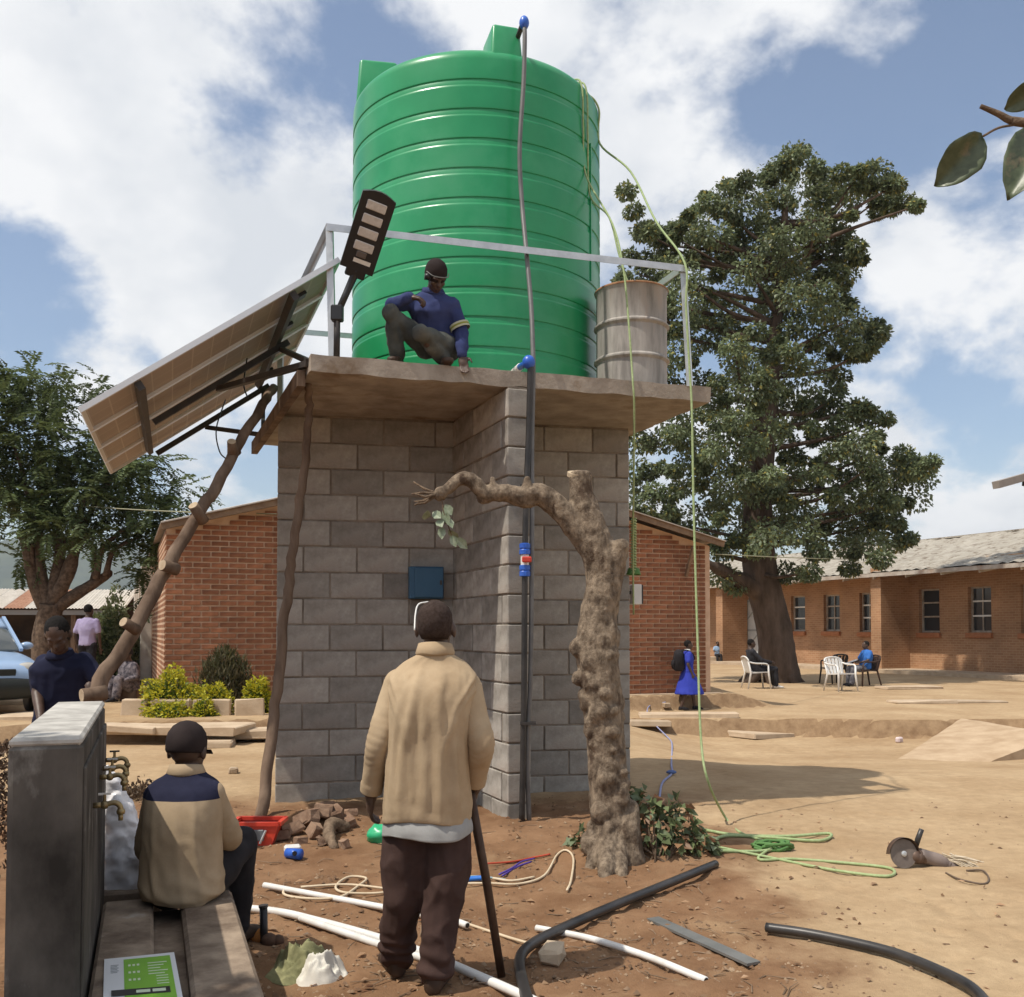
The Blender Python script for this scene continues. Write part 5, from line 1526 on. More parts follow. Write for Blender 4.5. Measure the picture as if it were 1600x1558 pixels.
def standing_man():
    Y = 4.22
    d = lambda x, y, dy=0: D(x, y, Y + dy)
    fl0, fr0 = GG(612, 1522), GG(672, 1549)
    J = dict(head=d(681, 981, .02), neck=d(680, 1024, .0), chest=d(672, 1120, -.02), pel=d(668, 1262, -.01), sl=d(624, 1070), sr=d(728, 1074), el=d(592, 1160, -.03), wl=d(580, 1240, .06), tl=d(576, 1290, .12),
             er=d(752, 1160, -.04), wr=d(742, 1228, .10), tr=d(737, 1262, .16), hl=d(637, 1300), hr=d(700, 1300), kl=d(630, 1400, .0), kr=d(692, 1410, -.03), al=V((fl0.x + .02, fl0.y - .02, gz(fl0.x, fl0.y) + .075)), ar=V((fr0.x + .02, fr0.y - .02, gz(fr0.x, fr0.y) + .075)))
    J['fl'] = J['al'] + V((-.05, .14, -.05)); J['fr'] = J['ar'] + V((.02, .15, -.05))
    cx = J['pel'].x
    def folds(p, n):
        v = 0
        if n.y < 0.2 and p.z < 1.36 and abs(p.x - cx) < .2:
            k = min(1, (1.36 - p.z)/.35)
            x = p.x - cx
            xx = x*(1 + .25*(1.3 - p.z)) + .03*mnoise.noise(V((x*5, 0, p.z*3)))
            v += .016*k*((.5 + .5*math.sin(xx*44 + .9))**1.6 - .4) + .010*k*mnoise.noise(V((x*13, 0, p.z*1.8)))
        else:
            v += .012*crease(p, 8, 8, 13)
        return v
    def lf(p, n):
        v = .012*crease(p, 7, 7, 4) + .006*mnoise.noise(V((p.x*16, p.y*8, p.z*3)))
        if p.z < .24: v += .008*math.sin(p.z*80 + 5*p.x + 6*mnoise.noise(p*7))*min(1, (.24-p.z)/.10)
        return v
    T, J, q, Mx = person('person', 'standing man in tan jacket and brown trousers with a dark stick, seen from behind', J, (0.10, 1, -.05), vox=.007, cvox=.0085, top=None, bottom=M_brown, shoe=M_shoe,
        slack=1.14, wide=.98, curl=(.55, 1.05), pn=((.9, .3, 0), (-.9, .2, .1)), hair=None, legfolds=lf, shoulder=1.0)
    X = lambda w_: V((w_, 0, 0)); Yv = lambda w_: V((0, w_, 0))
    c = lambda x, y, dy=0: D(x, y, Y + dy)
    secs = [(c(667, 1277, .006), X(.194), Yv(.162)), (c(667, 1225, -.006), X(.184), Yv(.152)), (c(669, 1160, -.025), X(.175), Yv(.136)), (c(672, 1110, -.045), X(.176), Yv(.126)), (c(675, 1078, -.04), X(.180), Yv(.118)), (c(677, 1054, -.02), X(.176), Yv(.100)), (c(679, 1036, 0), X(.138), Yv(.080)), (c(680, 1022, 0), X(.076), Yv(.072)), (c(680, 1014, 0), X(.068), Yv(.068))]
    def fold(ca, sa, t, p):
        low = max(0, 1 - t/.86); up = min(1, t/.15 + .35)
        x = ca + .10*mnoise.noise(V((ca*2, sa, t*3.0)))
        v = 0
        for cx, wd, am, t0, dr in ((-.66, .07, .006, .55, .10), (-.36, .10, .010, .80, .16), (-.05, .06, .007, .62, .02), (.22, .11, .011, .82, -.14), (.52, .07, .007, .50, -.22)):
            g = max(0, min(1, (t0 - t)/.25)); v += 1.7*am*g*up*ridge(x, cx + dr*(t - .3)*2.2, wd*(1 + .5*(1-t)))
        v -= .006*low
        # pull lines from the armpits
        for sg in (-1, 1):
            u = (abs(ca) if ca*sg > 0 else 0)
            if u: v += .008*ridge(t - .62 + (1-u)*.55, 0, .035)*(u > .35) + .006*ridge(t - .50 + (1-u)*.40, 0, .03)*(u > .4)
        v += .0015*mnoise.noise(p*30) + .005*mnoise.noise(V((p.x*6, p.y*6, p.z*2.5)))
        kx = ca*1.6 + .8*t; n1_ = mnoise.noise(V((kx*2.3, 3.3, t*1.1))); v += .007*low*up*(max(0, 1 - abs(n1_)*4.0)**2) ; n2_ = mnoise.noise(V((ca*3.1 - 1.3*t, 8.1, t*2.9))); v += .003*(max(0, 1 - abs(n2_)*5)**2)*max(0, min(1, (.9-t)*6))
        # horizontal drag at hem
        v += .004*math.sin(t*90 + ca*4)*max(0, 1 - t/.09)*.5
        return v
    jk = garment(T, 'jacket', M_tan, secs, ((J['sl'], J['el'], J['wl'] + V((0, 0, .015)), .066, .056, .046), (J['sr'], J['er'], J['wr'] + V((0, -.02, .02)), .066, .056, .046)), fold, seed=.7)
    cn = c(680, 1014, 0) + V((0, 0, .004)); n = 40; vv = []
    for k in range(n):
        a = 2*math.pi*k/n; dd = V((math.cos(a)*.070, math.sin(a)*.070, 0)); bk = .5 - .5*math.sin(a); wv_ = .004*math.sin(a*5)
        vv += [cn + dd*.98 - V((0, 0, .03)), cn + dd*.93 + V((0, 0, .020*bk + .006)), cn + dd*1.03 + V((0, 0, .022*bk + .006)), cn + dd*1.20 + V((0, 0, -.020 + wv_)), cn + dd*1.15 - V((0, 0, .030))]
    MB().add(vv, [(5*k+i, 5*((k+1) % n)+i, 5*((k+1) % n)+(i+1) % 5, 5*k+(i+1) % 5) for k in range(n) for i in range(5)]).build('collar', M_tan, jk, True)
    # shirt tail below the jacket
    P = J['pel']
    secs = [(c(669, 1301), X(.192), Yv(.158)), (c(669, 1285), X(.187), Yv(.153)), (c(668, 1255), X(.165), Yv(.125))]
    garment(T, 'shirt_tail', M_greyshirt, secs, (), lambda ca, sa, t, p: .004*math.sin(ca*11 + 1)*(1-t) + .003*mnoise.noise(p*15), 100, 14, 2.0)
    # close-cropped hair
    M_h = mat('greying_hair', (0.034, 0.023, 0.019), (0.060, 0.043, 0.037), rough=0.95, scale=70, bump=0.6, bscale=180, spec=0.1, bdist=.003)
    hm = MB(); hm.loft([(q(0, -.024, z), Mx @ V((rx, 0, 0)), Mx @ V((0, ry, 0))) for z, rx, ry in ((-.05, .056, .056), (-.022, .070, .080), (.02, .0765, .090), (.055, .0735, .087), (.085, .061, .073), (.104, .040, .050), (.1165, .016, .02))], 22)
    hm.build('hair', M_h, T, True)
    # white spectacles pushed up on the head
    g = MB(); g.tube(spline([q(-.083, -.045, -.012), q(-.093, .02, .06), q(-.088, .06, .105), q(-.05, .085, .118)], 6), .0036, 8)
    g.build('spectacles', M_white, T, True)
standing_man()
def stick():
    a, b = D(735, 1240, 4.30), GG(784, 1524)
    m = MB(); m.tube([a, a.lerp(b, .5) + V((.004, 0, 0)), b + V((0, 0, -.01))], [.020, .0195, .018], 10)
    single('walking_stick', m, mat('dark_wood_stick', (0.05, 0.026, 0.016), (0.09, 0.05, 0.03), rough=0.55, scale=8), 'straight dark brown stick in the right hand of the man in tan jacket', 'stick', smooth=True)
stick()

def seated_man():
    Y = 4.36
    d = lambda x, y, dy=0: D(x, y, Y + dy)
    J = dict(head=d(293, 1172, .05), neck=d(290, 1212, .02), chest=d(287, 1290, -.02), pel=d(284, 1378, -.02), sl=d(248, 1246), sr=d(328, 1243), el=d(232, 1325, .12), wl=d(262, 1330, .36), tl=d(285, 1325, .44),
             er=d(357, 1308, .12), wr=d(338, 1318, .36), tr=d(318, 1312, .44), hl=d(262, 1385, .02), hr=d(310, 1385, .02), kl=d(262, 1318, .46), kr=d(376, 1318, .30), al=d(268, 1372, .55), ar=d(366, 1362, .42))
    for k in ('al', 'ar'): J[k].z = gz(J[k].x, J[k].y) + .08
    J['al'].x -= .05
    J['fl'] = J['al'] + V((-.03, .14, -.05)); J['fr'] = J['ar'] + V((.06, .13, -.05))
    cx = J['pel'].x
    def folds(p, n):
        v = .010*mnoise.noise(V((p.x*10, p.y*8, p.z*7)))
        if p.z < .62: v += .008*math.sin(p.z*60 + 6*mnoise.noise(p*6))
        return v
    T, J, q, Mx = person('person', 'seated man in khaki shirt with navy yoke and dark cap on the tap apron', J, (0.12, 1, -.12), vox=.008, cvox=.0085, top=None, bottom=M_dark, shoe=M_shoe, slack=1.1, wide=1.0,
        curl=(.7, .7), pn=((0, .2, 1), (0, .2, 1)), hair=M_cap, base=V((J['pel'].x, J['pel'].y, .33)))
    X = lambda w_: V((w_, 0, 0)); Yv = lambda w_: V((0, w_, 0)); c = d
    secs = [(c(285, 1402, -.03), X(.160), Yv(.135)), (c(285, 1388, -.035), X(.178), Yv(.155)), (c(284, 1350, -.03), X(.176), Yv(.150)), (c(285, 1310, -.03), X(.165), Yv(.140)), (c(287, 1270, -.02), X(.165), Yv(.132)), (c(289, 1240, -.005), X(.162), Yv(.118)), (c(290, 1222, .01), X(.140), Yv(.096)), (c(291, 1210, .02), X(.090), Yv(.078)), (c(291, 1200, .02), X(.066), Yv(.068))]
    def fold(ca, sa, t, p):
        v = .002*mnoise.noise(p*24) + .006*mnoise.noise(V((p.x*7, p.y*7, p.z*5)))
        low = max(0, 1 - t/.55)
        v += .010*low*(.6 - abs(math.sin(p.z*24 + 3.5*ca + 5*mnoise.noise(V((p.x*6, 1, p.z*5))))))
        for cx, am in ((-.45, .006), (.1, .005), (.5, .007)): v += am*ridge(ca + (t-.4)*.5, cx, .09)*max(0, min(1, (.75-t)/.3))
        return v
    jk = garment(T, 'jacket', M_khaki, secs, ((J['sl'], J['el'], J['wl'], .066, .060, .046), (J['sr'], J['er'], J['wr'], .066, .060, .046)), fold, seed=2.1)
    cn = c(291, 1200, .02) + V((0, 0, .002)); n = 36; vv = []
    for k in range(n):
        a = 2*math.pi*k/n; dd = V((math.cos(a)*.068, math.sin(a)*.068, 0)); bk = .5 - .5*math.sin(a)
        vv += [cn + dd*.98 - V((0, 0, .03)), cn + dd*.93 + V((0, 0, .018*bk + .004)), cn + dd*1.03 + V((0, 0, .020*bk + .004)), cn + dd*1.22 + V((0, 0, -.020)), cn + dd*1.15 - V((0, 0, .030))]
    MB().add(vv, [(5*k+i, 5*((k+1) % n)+i, 5*((k+1) % n)+(i+1) % 5, 5*k+(i+1) % 5) for k in range(n) for i in range(5)]).build('collar', M_khaki, jk, True)
    sh = [o for o in T.children if o.name.startswith('jacket')][0]
    sh.data.materials.append(M_navyy)
    o0 = ORG[T.name]
    zy, xr = 1.5 - (1243-985)/F*Y, J['sr'].x + .055
    bm = bmesh.new(); bm.from_mesh(sh.data)
    for co, no in ((V((0, 0, zy)) - o0, (0, 0, 1)), (V((xr, 0, zy)) - o0, (1, 0, .25))):
        bmesh.ops.bisect_plane(bm, geom=bm.verts[:] + bm.edges[:] + bm.faces[:], plane_co=co, plane_no=no)
    for fc in bm.faces:
        c = fc.calc_center_median() + o0
        if c.z > zy and (c.x - xr) + .25*(c.z - zy) < 0: fc.material_index = 1
    bm.to_mesh(sh.data); bm.free()
seated_man()

def squatting_man():
    Y = 7.62
    d = lambda x, y, dy=0: D(x, y, Y + dy)
    fl_, fr_ = d(622, 568, .02), d(695, 572, .05)
    J = dict(head=d(681, 432, -.06), neck=d(677, 456, .04), chest=d(672, 487, .06), pel=d(686, 540, .14), sr=d(650, 471, .08), sl=d(705, 475, .05), er=d(613, 477, -.10), wr=d(641, 464, -.18), tr=d(662, 468, -.20),
             el=d(720, 515, .04), wl=d(722, 556, -.02), tl=d(726, 578, -.05), hr=d(668, 542, .12), hl=d(704, 545, .12), kr=d(610, 490, -.16), kl=d(657, 520, -.20), ar=V((fl_.x, fl_.y, ST + .075)), al=V((fr_.x, fr_.y, ST + .075)))
    J['fr'] = J['ar'] + V((-.02, -.14, -.05)); J['fl'] = J['al'] + V((.03, -.13, -.05))
    T, J, q, Mx = person('person', 'man in blue work jacket and dark cap squatting on the slab before the tank', J, (.45, -.75, -1.0), tilt=(.15, -.55, 1), vox=.008, cvox=.010, top=M_overall, bottom=M_slate, shoe=M_shoe, hem=.06, slack=.93,
        curl=(.25, 1.0), pn=((0, -1, .2), (.3, .2, -1)), hair=M_cap, eyes='beanie', collar=M_overall, base=V(((fl_.x + fr_.x)/2, fl_.y, ST)), folds=lambda p, n: .010*mnoise.noise(V((p.x*15, p.y*15, p.z*15))), legfolds=lambda p, n: .010*mnoise.noise(p*13))
    M_hv = mat('reflective_tape', (0.45, 0.45, 0.32), rough=0.4); M_hy = mat('hi_vis_yellow', (0.24, 0.25, 0.04), rough=0.6)
    a, b = J['sl'], J['el']
    for t, mm_, w_ in ((.84, M_hv, .009), (.90, M_hy, .012), (.96, M_hv, .009)):
        c = a.lerp(b, t); ax = (b-a).normalized(); x = ax.cross(V((0, 1, 0))).normalized(); y = ax.cross(x)
        MB().lathe([(.078, -w_), (.080, 0), (.078, w_)], 18, c, basis(x, y, ax), cap=False).build('reflective_band', mm_, T, True)
    # spectacles pushed up on the cap
    g = MB(); g.tube(spline([q(-.090, .02, .040), q(-.06, .085, .050), q(0, .106, .054), q(.06, .085, .052), q(.092, .02, .050)], 5), .0045, 8); g.build('spectacles', mat('clear_frame', (0.16, 0.16, 0.15), rough=0.25), T, True)
    g = MB(); g.ball(q(.085, .045, .02), (.026, .03, .026)); g.build('goggle_cup', M_black, T, True)
squatting_man()

def navy_man():
    Y = 6.85
    d = lambda x, y, dy=0: D(x, y, Y + dy)
    J = dict(head=d(90, 992, -.14), neck=d(94, 1022, -.02), chest=d(97, 1062, .06), pel=d(98, 1135, .10), sr=d(70, 1034, .02), sl=d(132, 1031, .02), er=d(58, 1082, -.02), wr=d(64, 1125, -.18), tr=d(72, 1150, -.24),
             el=d(158, 1070, -.05), wl=d(158, 1085, -.30), tl=d(150, 1075, -.38), hr=d(82, 1145, .12), hl=d(115, 1145, .12), kr=d(80, 1230, .02), kl=d(118, 1230, .02), ar=d(80, 1310, .15), al=d(120, 1310, .15))
    for k in ('al', 'ar'): J[k].z = gz(J[k].x, J[k].y) + .075
    J['fr'] = J['ar'] + V((-.02, -.15, -.05)); J['fl'] = J['al'] + V((.03, -.15, -.05))
    T, J, q, Mx = person('person', 'man in dark navy short-sleeved shirt holding the foot of the climbing pole', J, (.22, -.8, -.75), tilt=(0, -.45, 1), vox=.009, cvox=.011, top=M_navy, bottom=M_dark, shoe=M_shoe, sleeve='short', hem=.06, slack=1.15, wide=1.08,
        curl=(.8, .5), pn=((-.4, -.6, .3), (0, -1, 0)), hair='crop', collar=M_navy, shoulder=.98)
navy_man()

def far_people():
    # lilac-shirted man walking away
    Y = 19.0
    b = D(136, 1080, Y); g0 = gz(b.x, b.y)
    def stand(x, Y, z0, H, face, stride=.0, arms=((-.02, .0), (.02, .0)), **k):
        c = D(x, 1000, Y); s = H/1.70
        f = V(face).normalized(); r = V((f.y, -f.x, 0))
        P = lambda a, b_, z: V((c.x, c.y, z0)) + r*a*s + f*b_*s + V((0, 0, z*s))
        J = dict(head=P(0, .03, 1.585), neck=P(0, 0, 1.45), chest=P(0, 0, 1.22), pel=P(0, 0, .96), sl=P(-.165, 0, 1.375), sr=P(.165, 0, 1.375), el=P(-.235, -.03+arms[0][0], 1.12), wl=P(-.225, .05+arms[0][1], .88), tl=P(-.22, .08+arms[0][1], .74),
                 er=P(.235, -.03+arms[1][0], 1.12), wr=P(.225, .05+arms[1][1], .88), tr=P(.22, .08+arms[1][1], .74), hl=P(-.09, 0, .92), hr=P(.09, 0, .92), kl=P(-.09, stride*.6+.02, .50), kr=P(.09, -stride*.35+.02, .50), al=P(-.09, stride, .085), ar=P(.09, -stride, .085))
        J['fl'] = J['al'] + f*.15*s - V((0, 0, .05*s)); J['fr'] = J['ar'] + f*.15*s - V((0, 0, .05*s))
        return J, s, f
    J, s, f = stand(137, Y, g0, 1.72, (.15, 1, 0), .16)
    M_lil = fabric('lilac_shirt', (0.30, 0.25, 0.40), (0.38, 0.33, 0.48))
    person('person', 'man in a lilac short-sleeved shirt walking away past the flowering bush', J, f, s=s, vox=.018, cvox=.018, top=M_lil, bottom=M_dark, shoe=M_shoe, sleeve='short', slack=1.0, wide=.95, hem=.05, hair='crop')
    # schoolgirl walking
    p = GG(1074, 1110); g0 = gz(p.x, p.y)
    J, s, f = stand(1074, p.y, g0, 1.32, (1, .12, 0), .20, arms=((.05, .12), (-.03, .0)))
    M_sch = fabric('school_blue', (0.030, 0.045, 0.33), (0.045, 0.065, 0.42))
    T, J, q, Mx = person('person', 'schoolgirl in a bright blue dress walking past the brick house', J, f, s=s, vox=.014, cvox=.014, top=M_sch, bottom=M_sch, bkind='skirt', shoe=M_dark, sleeve='short', slack=1.1, hem=.04, hair='crop')
    MB().loft([(J['neck'] + V((0, 0, -.01)), V((.06, 0, 0)), V((0, .07, 0))), (J['neck'] + V((0, 0, .025)), V((.052, 0, 0)), V((0, .058, 0)))], 14).build('collar', M_white, T, True)
    c = J['chest'] - f*.17 + V((0, 0, .0))
    Tb = thing('backpack', 'dark backpack worn by the schoolgirl in blue', 'backpack', c + V((0, 0, -.2)))
    m = MB(); m.loft([(c + V((0, 0, -.21)), f*.06, V((0, .10, 0)), .7), (c + V((0, 0, -.17)), f*.11, V((0, .15, 0)), .7), (c + V((0, 0, .05)), f*.10, V((0, .15, 0)), .7), (c + V((0, 0, .16)), f*.08, V((0, .13, 0)), .7), (c + V((0, 0, .20)), f*.03, V((0, .07, 0)))], 18); m.build('bag', M_dark, Tb, True)
    MB().loft([(c - f*.10 + V((0, 0, -.16)), f*.03, V((0, .10, 0)), .7), (c - f*.115 + V((0, 0, -.05)), f*.03, V((0, .10, 0)), .7), (c - f*.10 + V((0, 0, 0)), f*.02, V((0, .09, 0)), .7)], 12).build('pocket', M_dark, Tb, True)
    for sy in (-.08, .08):
        MB().tube(spline([c + V((0, sy, .17)), J['neck'] + V((0, sy*1.1, -.0)), J['chest'] + f*.12 + V((0, sy, .02)), c + V((0, sy, -.16))], 4), .014, 6).build('strap', M_dark, Tb, True)
    # people sitting: helper (seat height .43)
    def sit(c, face, s=1.0, back=.10, armf=.25, knee=.42):
        f = V(face).normalized(); r = V((f.y, -f.x, 0)); z0 = gz(c.x, c.y)
        P = lambda a, b_, z: V((c.x, c.y, z0)) + r*a*s + f*b_*s + V((0, 0, z*s))
        J = dict(pel=P(0, 0, .54), chest=P(0, -back*.6, .80), neck=P(0, -back, 1.03), head=P(0, -back+.04, 1.165), sl=P(-.165, -back, .96), sr=P(.165, -back, .96), el=P(-.24, .06, .73), er=P(.24, .06, .73), wl=P(-.17, armf, .68), wr=P(.17, armf, .68), tl=P(-.12, armf+.12, .66), tr=P(.12, armf+.12, .66),
                 hl=P(-.09, .02, .50), hr=P(.09, .02, .50), kl=P(-.11, knee, .50), kr=P(.11, knee, .50), al=P(-.11, knee+.06, .085), ar=P(.11, knee+.02, .085))
        J['fl'] = J['al'] + f*.15*s - V((0, 0, .05*s)); J['fr'] = J['ar'] + f*.15*s - V((0, 0, .05*s))
        return J, f
    c = GG(1182, 1076)
    J, f = sit(c, (1, .1, 0), 1.0, .16, .34, .46)
    M_suit = fabric('dark_suit', (0.022, 0.022, 0.026), (0.04, 0.04, 0.046))
    T, J, q, Mx = person('person', 'man in dark suit sitting on a white plastic chair by the tree trunk', J, f, vox=.018, cvox=.018, top=M_suit, bottom=M_suit, shoe=M_white, hem=.05, slack=1.1, hair='crop', base=V((c.x, c.y, gz(c.x, c.y))))
    chair(c, (1, .1, 0), M_white, 'white plastic armchair under the man in the dark suit')
    c2 = GG(1352, 1072)
    J, f = sit(c2, (-1, -.25, 0), .95, .06, .26, .44)
    M_bl = fabric('sky_blue_top', (0.035, 0.13, 0.42), (0.05, 0.17, 0.50)); M_sk = fabric('grey_skirt', (0.10, 0.10, 0.12), (0.22, 0.22, 0.24), scale=14)
    T, J, q, Mx = person('person', 'person in bright blue top reading papers on a chair near the empty white chair', J, f, s=.95, vox=.018, cvox=.018, top=M_bl, bottom=M_sk, shoe=M_dark, sleeve='short', slack=1.2, wide=1.15, hem=.05, hair='crop', base=V((c2.x, c2.y, gz(c2.x, c2.y))))
    pp = (J['tl'] + J['tr'])/2 + V((-.04, 0, .04))
    o = single('paper', MB().box(pp, (.30, .21, .006), Matrix.Rotation(R(-20), 3, 'Y')), M_white, 'white papers in the hands of the person in bright blue', 'paper')
    chair(c2, (-1, -.25, 0), mat('brown_chair', (0.05, 0.028, 0.02), rough=0.5), 'dark brown chair under the person in bright blue')
    chair(GG(1314, 1080), (.35, -1, 0), M_white, 'empty white plastic armchair beside the black one')
    chair(GG(1303, 1068), (-.3, 1, 0), M_black, 'empty black plastic armchair behind the empty white one')
    # child sitting by the far buttress
    c = GG(1121, 1037); c.z = 0
    J, f = sit(c, (.1, -1, 0), .78, .0, .28, .34)
    for k in ('al', 'ar', 'fl', 'fr'): J[k] = J[k]
    M_lb = fabric('pale_blue_shirt', (0.22, 0.34, 0.50), (0.30, 0.42, 0.58))
    person('person', 'small child in pale blue shirt sitting on a step by the far brick buttress', J, f, s=.78, vox=.022, cvox=.022, top=M_lb, bottom=M_dark, shoe=M_dark, sleeve='short', hem=.04, hair='crop', base=V((c.x, c.y, 0)))
    single('step_block', MB().box((c.x, c.y + .02, gz(c.x, c.y) + .15), (.9, .34, .34), ch=.02), M_paving, 'low concrete step under the child in pale blue', 'step')
    # someone crouching by the planter
    c = D(205, 1078, 17.2); z0 = gz(c.x, c.y)
    J, f = sit(V((c.x, c.y, 0)), (-.6, -1, 0), .92, -.06, .30, .36)
    for k in J: J[k].z -= .26
    for k in ('al', 'ar'): J[k].z = z0 + .075
    for k in ('fl', 'fr'): J[k].z = z0 + .03
    J['kl'].z += .18; J['kr'].z += .18
    M_pat = fabric('patterned_cloth', (0.030, 0.028, 0.040), (0.24, 0.21, 0.22), scale=16)
    person('person', 'person in dark patterned clothes crouching beside the planter', J, f, s=.92, vox=.02, cvox=.02, top=M_pat, bottom=M_pat, bkind='trousers', shoe=M_dark, hair=M_dark, eyes='beanie', hem=.05, slack=1.25, base=V((c.x, c.y, z0)))
    single('crate', MB().box((c.x, c.y, z0 + .09), (.3, .3, .2), ch=.01), M_wood, 'low wooden crate under the crouching person by the planter', 'crate')
def chair(c, face, material, label):
    f = V(face).normalized(); f.z = 0; r = V((f.y, -f.x, 0)); z0 = gz(c.x, c.y)
    P = lambda a, b, z: V((c.x, c.y, z0)) + r*a + f*b + V((0, 0, z))
    T = thing('plastic_chair', label, 'chair', V((c.x, c.y, z0)))
    m = MB(); m.hexa([P(-.22, -.20, .40), P(.22, -.20, .40), P(.24, .24, .42), P(-.24, .24, .42), P(-.22, -.20, .43), P(.22, -.20, .43), P(.24, .24, .45), P(-.24, .24, .45)]); m.build('seat', material, T)
    n = 8
    for k in range(5):
        x0 = -.20 + .10*k - .035; x1 = x0 + .07
        m = MB(); m.hexa([P(x0, -.20, .43), P(x1, -.20, .43), P(x1, -.225, .43), P(x0, -.225, .43), P(x0*1.05, -.31, .80), P(x1*1.05, -.31, .80), P(x1*1.05, -.33, .80), P(x0*1.05, -.33, .80)]); m.build('back_slat', material, T)
    MB().tube(spline([P(-.26, -.29, .72), P(-.2, -.325, .80), P(0, -.33, .83), P(.2, -.325, .80), P(.26, -.29, .72)], 5), .022, 8).build('top_rail', material, T, True)
    for s in (-1, 1):
        MB().tube(spline([P(s*.25, -.30, .70), P(s*.27, -.12, .66), P(s*.275, .15, .65), P(s*.265, .22, .60)], 5), .02, 8).build('armrest', material, T, True)
        MB().tube([P(s*.265, .22, .62), P(s*.25, .24, .40), P(s*.285, .28, -.01)], [.022, .026, .02], 8).build('leg', material, T, True)
        MB().tube([P(s*.25, -.30, .72), P(s*.225, -.22, .42), P(s*.27, -.32, -.01)], [.02, .026, .02], 8).build('leg', material, T, True)
far_people()
# ------------------------------------------------------------------ tap stand with apron
WD, WE = V((-0.343, 0.939, 0)), V((0.939, 0.343, 0))     # along the wall (away), across it (towards the apron)
A0 = V((-1.335, 3.10, 0))                                 # near right foot of the wall
def ap(s, e, z): return A0 + WD*s + WE*e + V((0, 0, z))
AZ = .335
def tap_stand():
    T = thing('tap_stand', 'plastered concrete tap wall with concrete apron, streaked grey and white', 'tap stand', ap(.8, -.12, 0))
    Mx = basis(WE, WD, (0, 0, 1))
    m = MB(); n = 10
    H = 1.15
    o = MB().box(ap(.83, -.105, H/2 - .03), (.21, 1.66, H + .06), Mx, .016).build('wall', M_cement_shade, T)
    MB().box(ap(.83, -.105, H + .006), (.207, 1.65, .03), Mx, .010).build('sunlit_top', M_cement_sunlit, o)  # thin added cap that carries the painted sunlit tone of the top
    # thin raw plaster skirt on the apron side
    MB().box(ap(.83, .003, .62), (.012, 1.60, .90), Mx, .004).build('plaster_skirt', M_cement_shade, o)
    # apron: two rims and a sunken channel
    MB().box(ap(.42, .12, AZ/2-.05), (.20, 1.72, AZ + .1), Mx, .012).build('inner_rim', M_apron, T)
    MB().box(ap(.42, .275, AZ/2-.08), (.112, 1.70, AZ + .04), Mx).build('channel', M_apron, T)
    MB().box(ap(.42, .44, AZ/2-.05), (.22, 1.74, AZ + .11), Mx, .014).build('outer_rim', M_apron, T)
    # taps
    for k, s in enumerate((0.34, 0.82, 1.08, 1.36)):
        z = .93 if k else .90
        b = ap(s, .015, z)
        t = MB(); t.tube([b, b + WE*0.0340], .010, 10); t.ball(b + WE*0.0374, (.015, .015, .015)); t.tube(spline([b + WE*0.0374, b + WE*0.0680 + V((0, 0, 0.0058)), b + WE*0.0870 + V((0, 0, -0.0072)), b + WE*0.0898 + V((0, 0, -0.0360))], 4), .0095, 10)
        t.lathe([(.013, -.009), (.015, 0), (.012, .008)], 12, b + WE*0.0898 + V((0, 0, -0.0252))); t.tube([b + WE*0.0898 + V((0, 0, -0.0324)), b + WE*0.0898 + V((0, 0, -0.0562))], .008, 10)
        tp = t.build('tap', M_brass, T, True)
        MB().tube([b + WE*0.0374, b + WE*0.0374 + V((0, 0, 0.0360))], .006, 8).build('spindle', M_brass, tp)
        MB().bar(b + WE*0.0374 - WD*.0 + V((0, 0, 0.0374)) - WE*0.0204, b + WE*0.0374 + V((0, 0, 0.0374)) + WE*0.0204, .008, .007).build('handle', M_galv if k < 3 else M_blackmet, tp)
tap_stand()

def leaflet():
    c = [G(163, 1499, AZ+.008), G(272, 1488, AZ+.008), G(292, 1592, AZ+.008), G(160, 1600, AZ+.008)]
    o = c[3]
    ux = (c[2]-c[3]); uy = (c[0]-c[3]); ux -= uy*(ux.dot(uy)/uy.length_squared)*0.0
    T = thing('leaflet', 'white and green printed leaflet with a lamp picture lying on the apron', 'leaflet', o)
    def P(a, b, z): return c[3].lerp(c[2], a).lerp(c[0].lerp(c[1], a), b) + V((0, 0, z))
    def quad(nm, a0, a1, b0, b1, z, mt, th=.0012, par=T):
        return MB().hexa([P(a0, b0, z), P(a1, b0, z), P(a1, b1, z), P(a0, b1, z), P(a0, b0, z+th), P(a1, b0, z+th), P(a1, b1, z+th), P(a0, b1, z+th)]).build(nm, mt, par)
    M_p = mat('coated_paper', (0.66, 0.67, 0.68), rough=0.5); M_g = mat('green_print', (0.17, 0.40, 0.035), (0.22, 0.47, 0.05), rough=0.45, scale=4); M_ink = mat('grey_ink', (0.30, 0.32, 0.33), rough=0.6); M_w = mat('white_ink', (0.62, 0.70, 0.52), rough=0.6)
    sheet = quad('sheet', 0, 1, 0, 1, -.004, M_p, .0045)
    quad('green_field', .27, .93, .06, .95, .0009, M_g, .0008)
    # lines of print
    for k in range(5): quad('text_line', .60, .60 + .27 - .05*(k % 3), .84 - .045*k, .852 - .045*k, .002, M_w, .0005)
    for k in range(4): quad('text_line', .70, .86, .62 - .04*k, .63 - .04*k, .002, M_w, .0005)
    for b in (.86, .74, .62):
        for k in range(3): quad('icon', .33 + .06*k, .365 + .06*k, b - .04, b - .01, .002, M_w, .0005)
    for k in range(6): quad('text_line', .09, .20 - .02*(k % 2), .86 - .025*k, .87 - .025*k, .001, M_ink, .0005)
    # pictured lamp
    quad('lamp_picture', .10, .86, .36, .45, .0022, M_black, .0006)
    quad('lamp_picture', .42, .60, .385, .425, .003, M_w, .0004); quad('lamp_picture', .63, .80, .385, .425, .003, M_w, .0004)
leaflet()

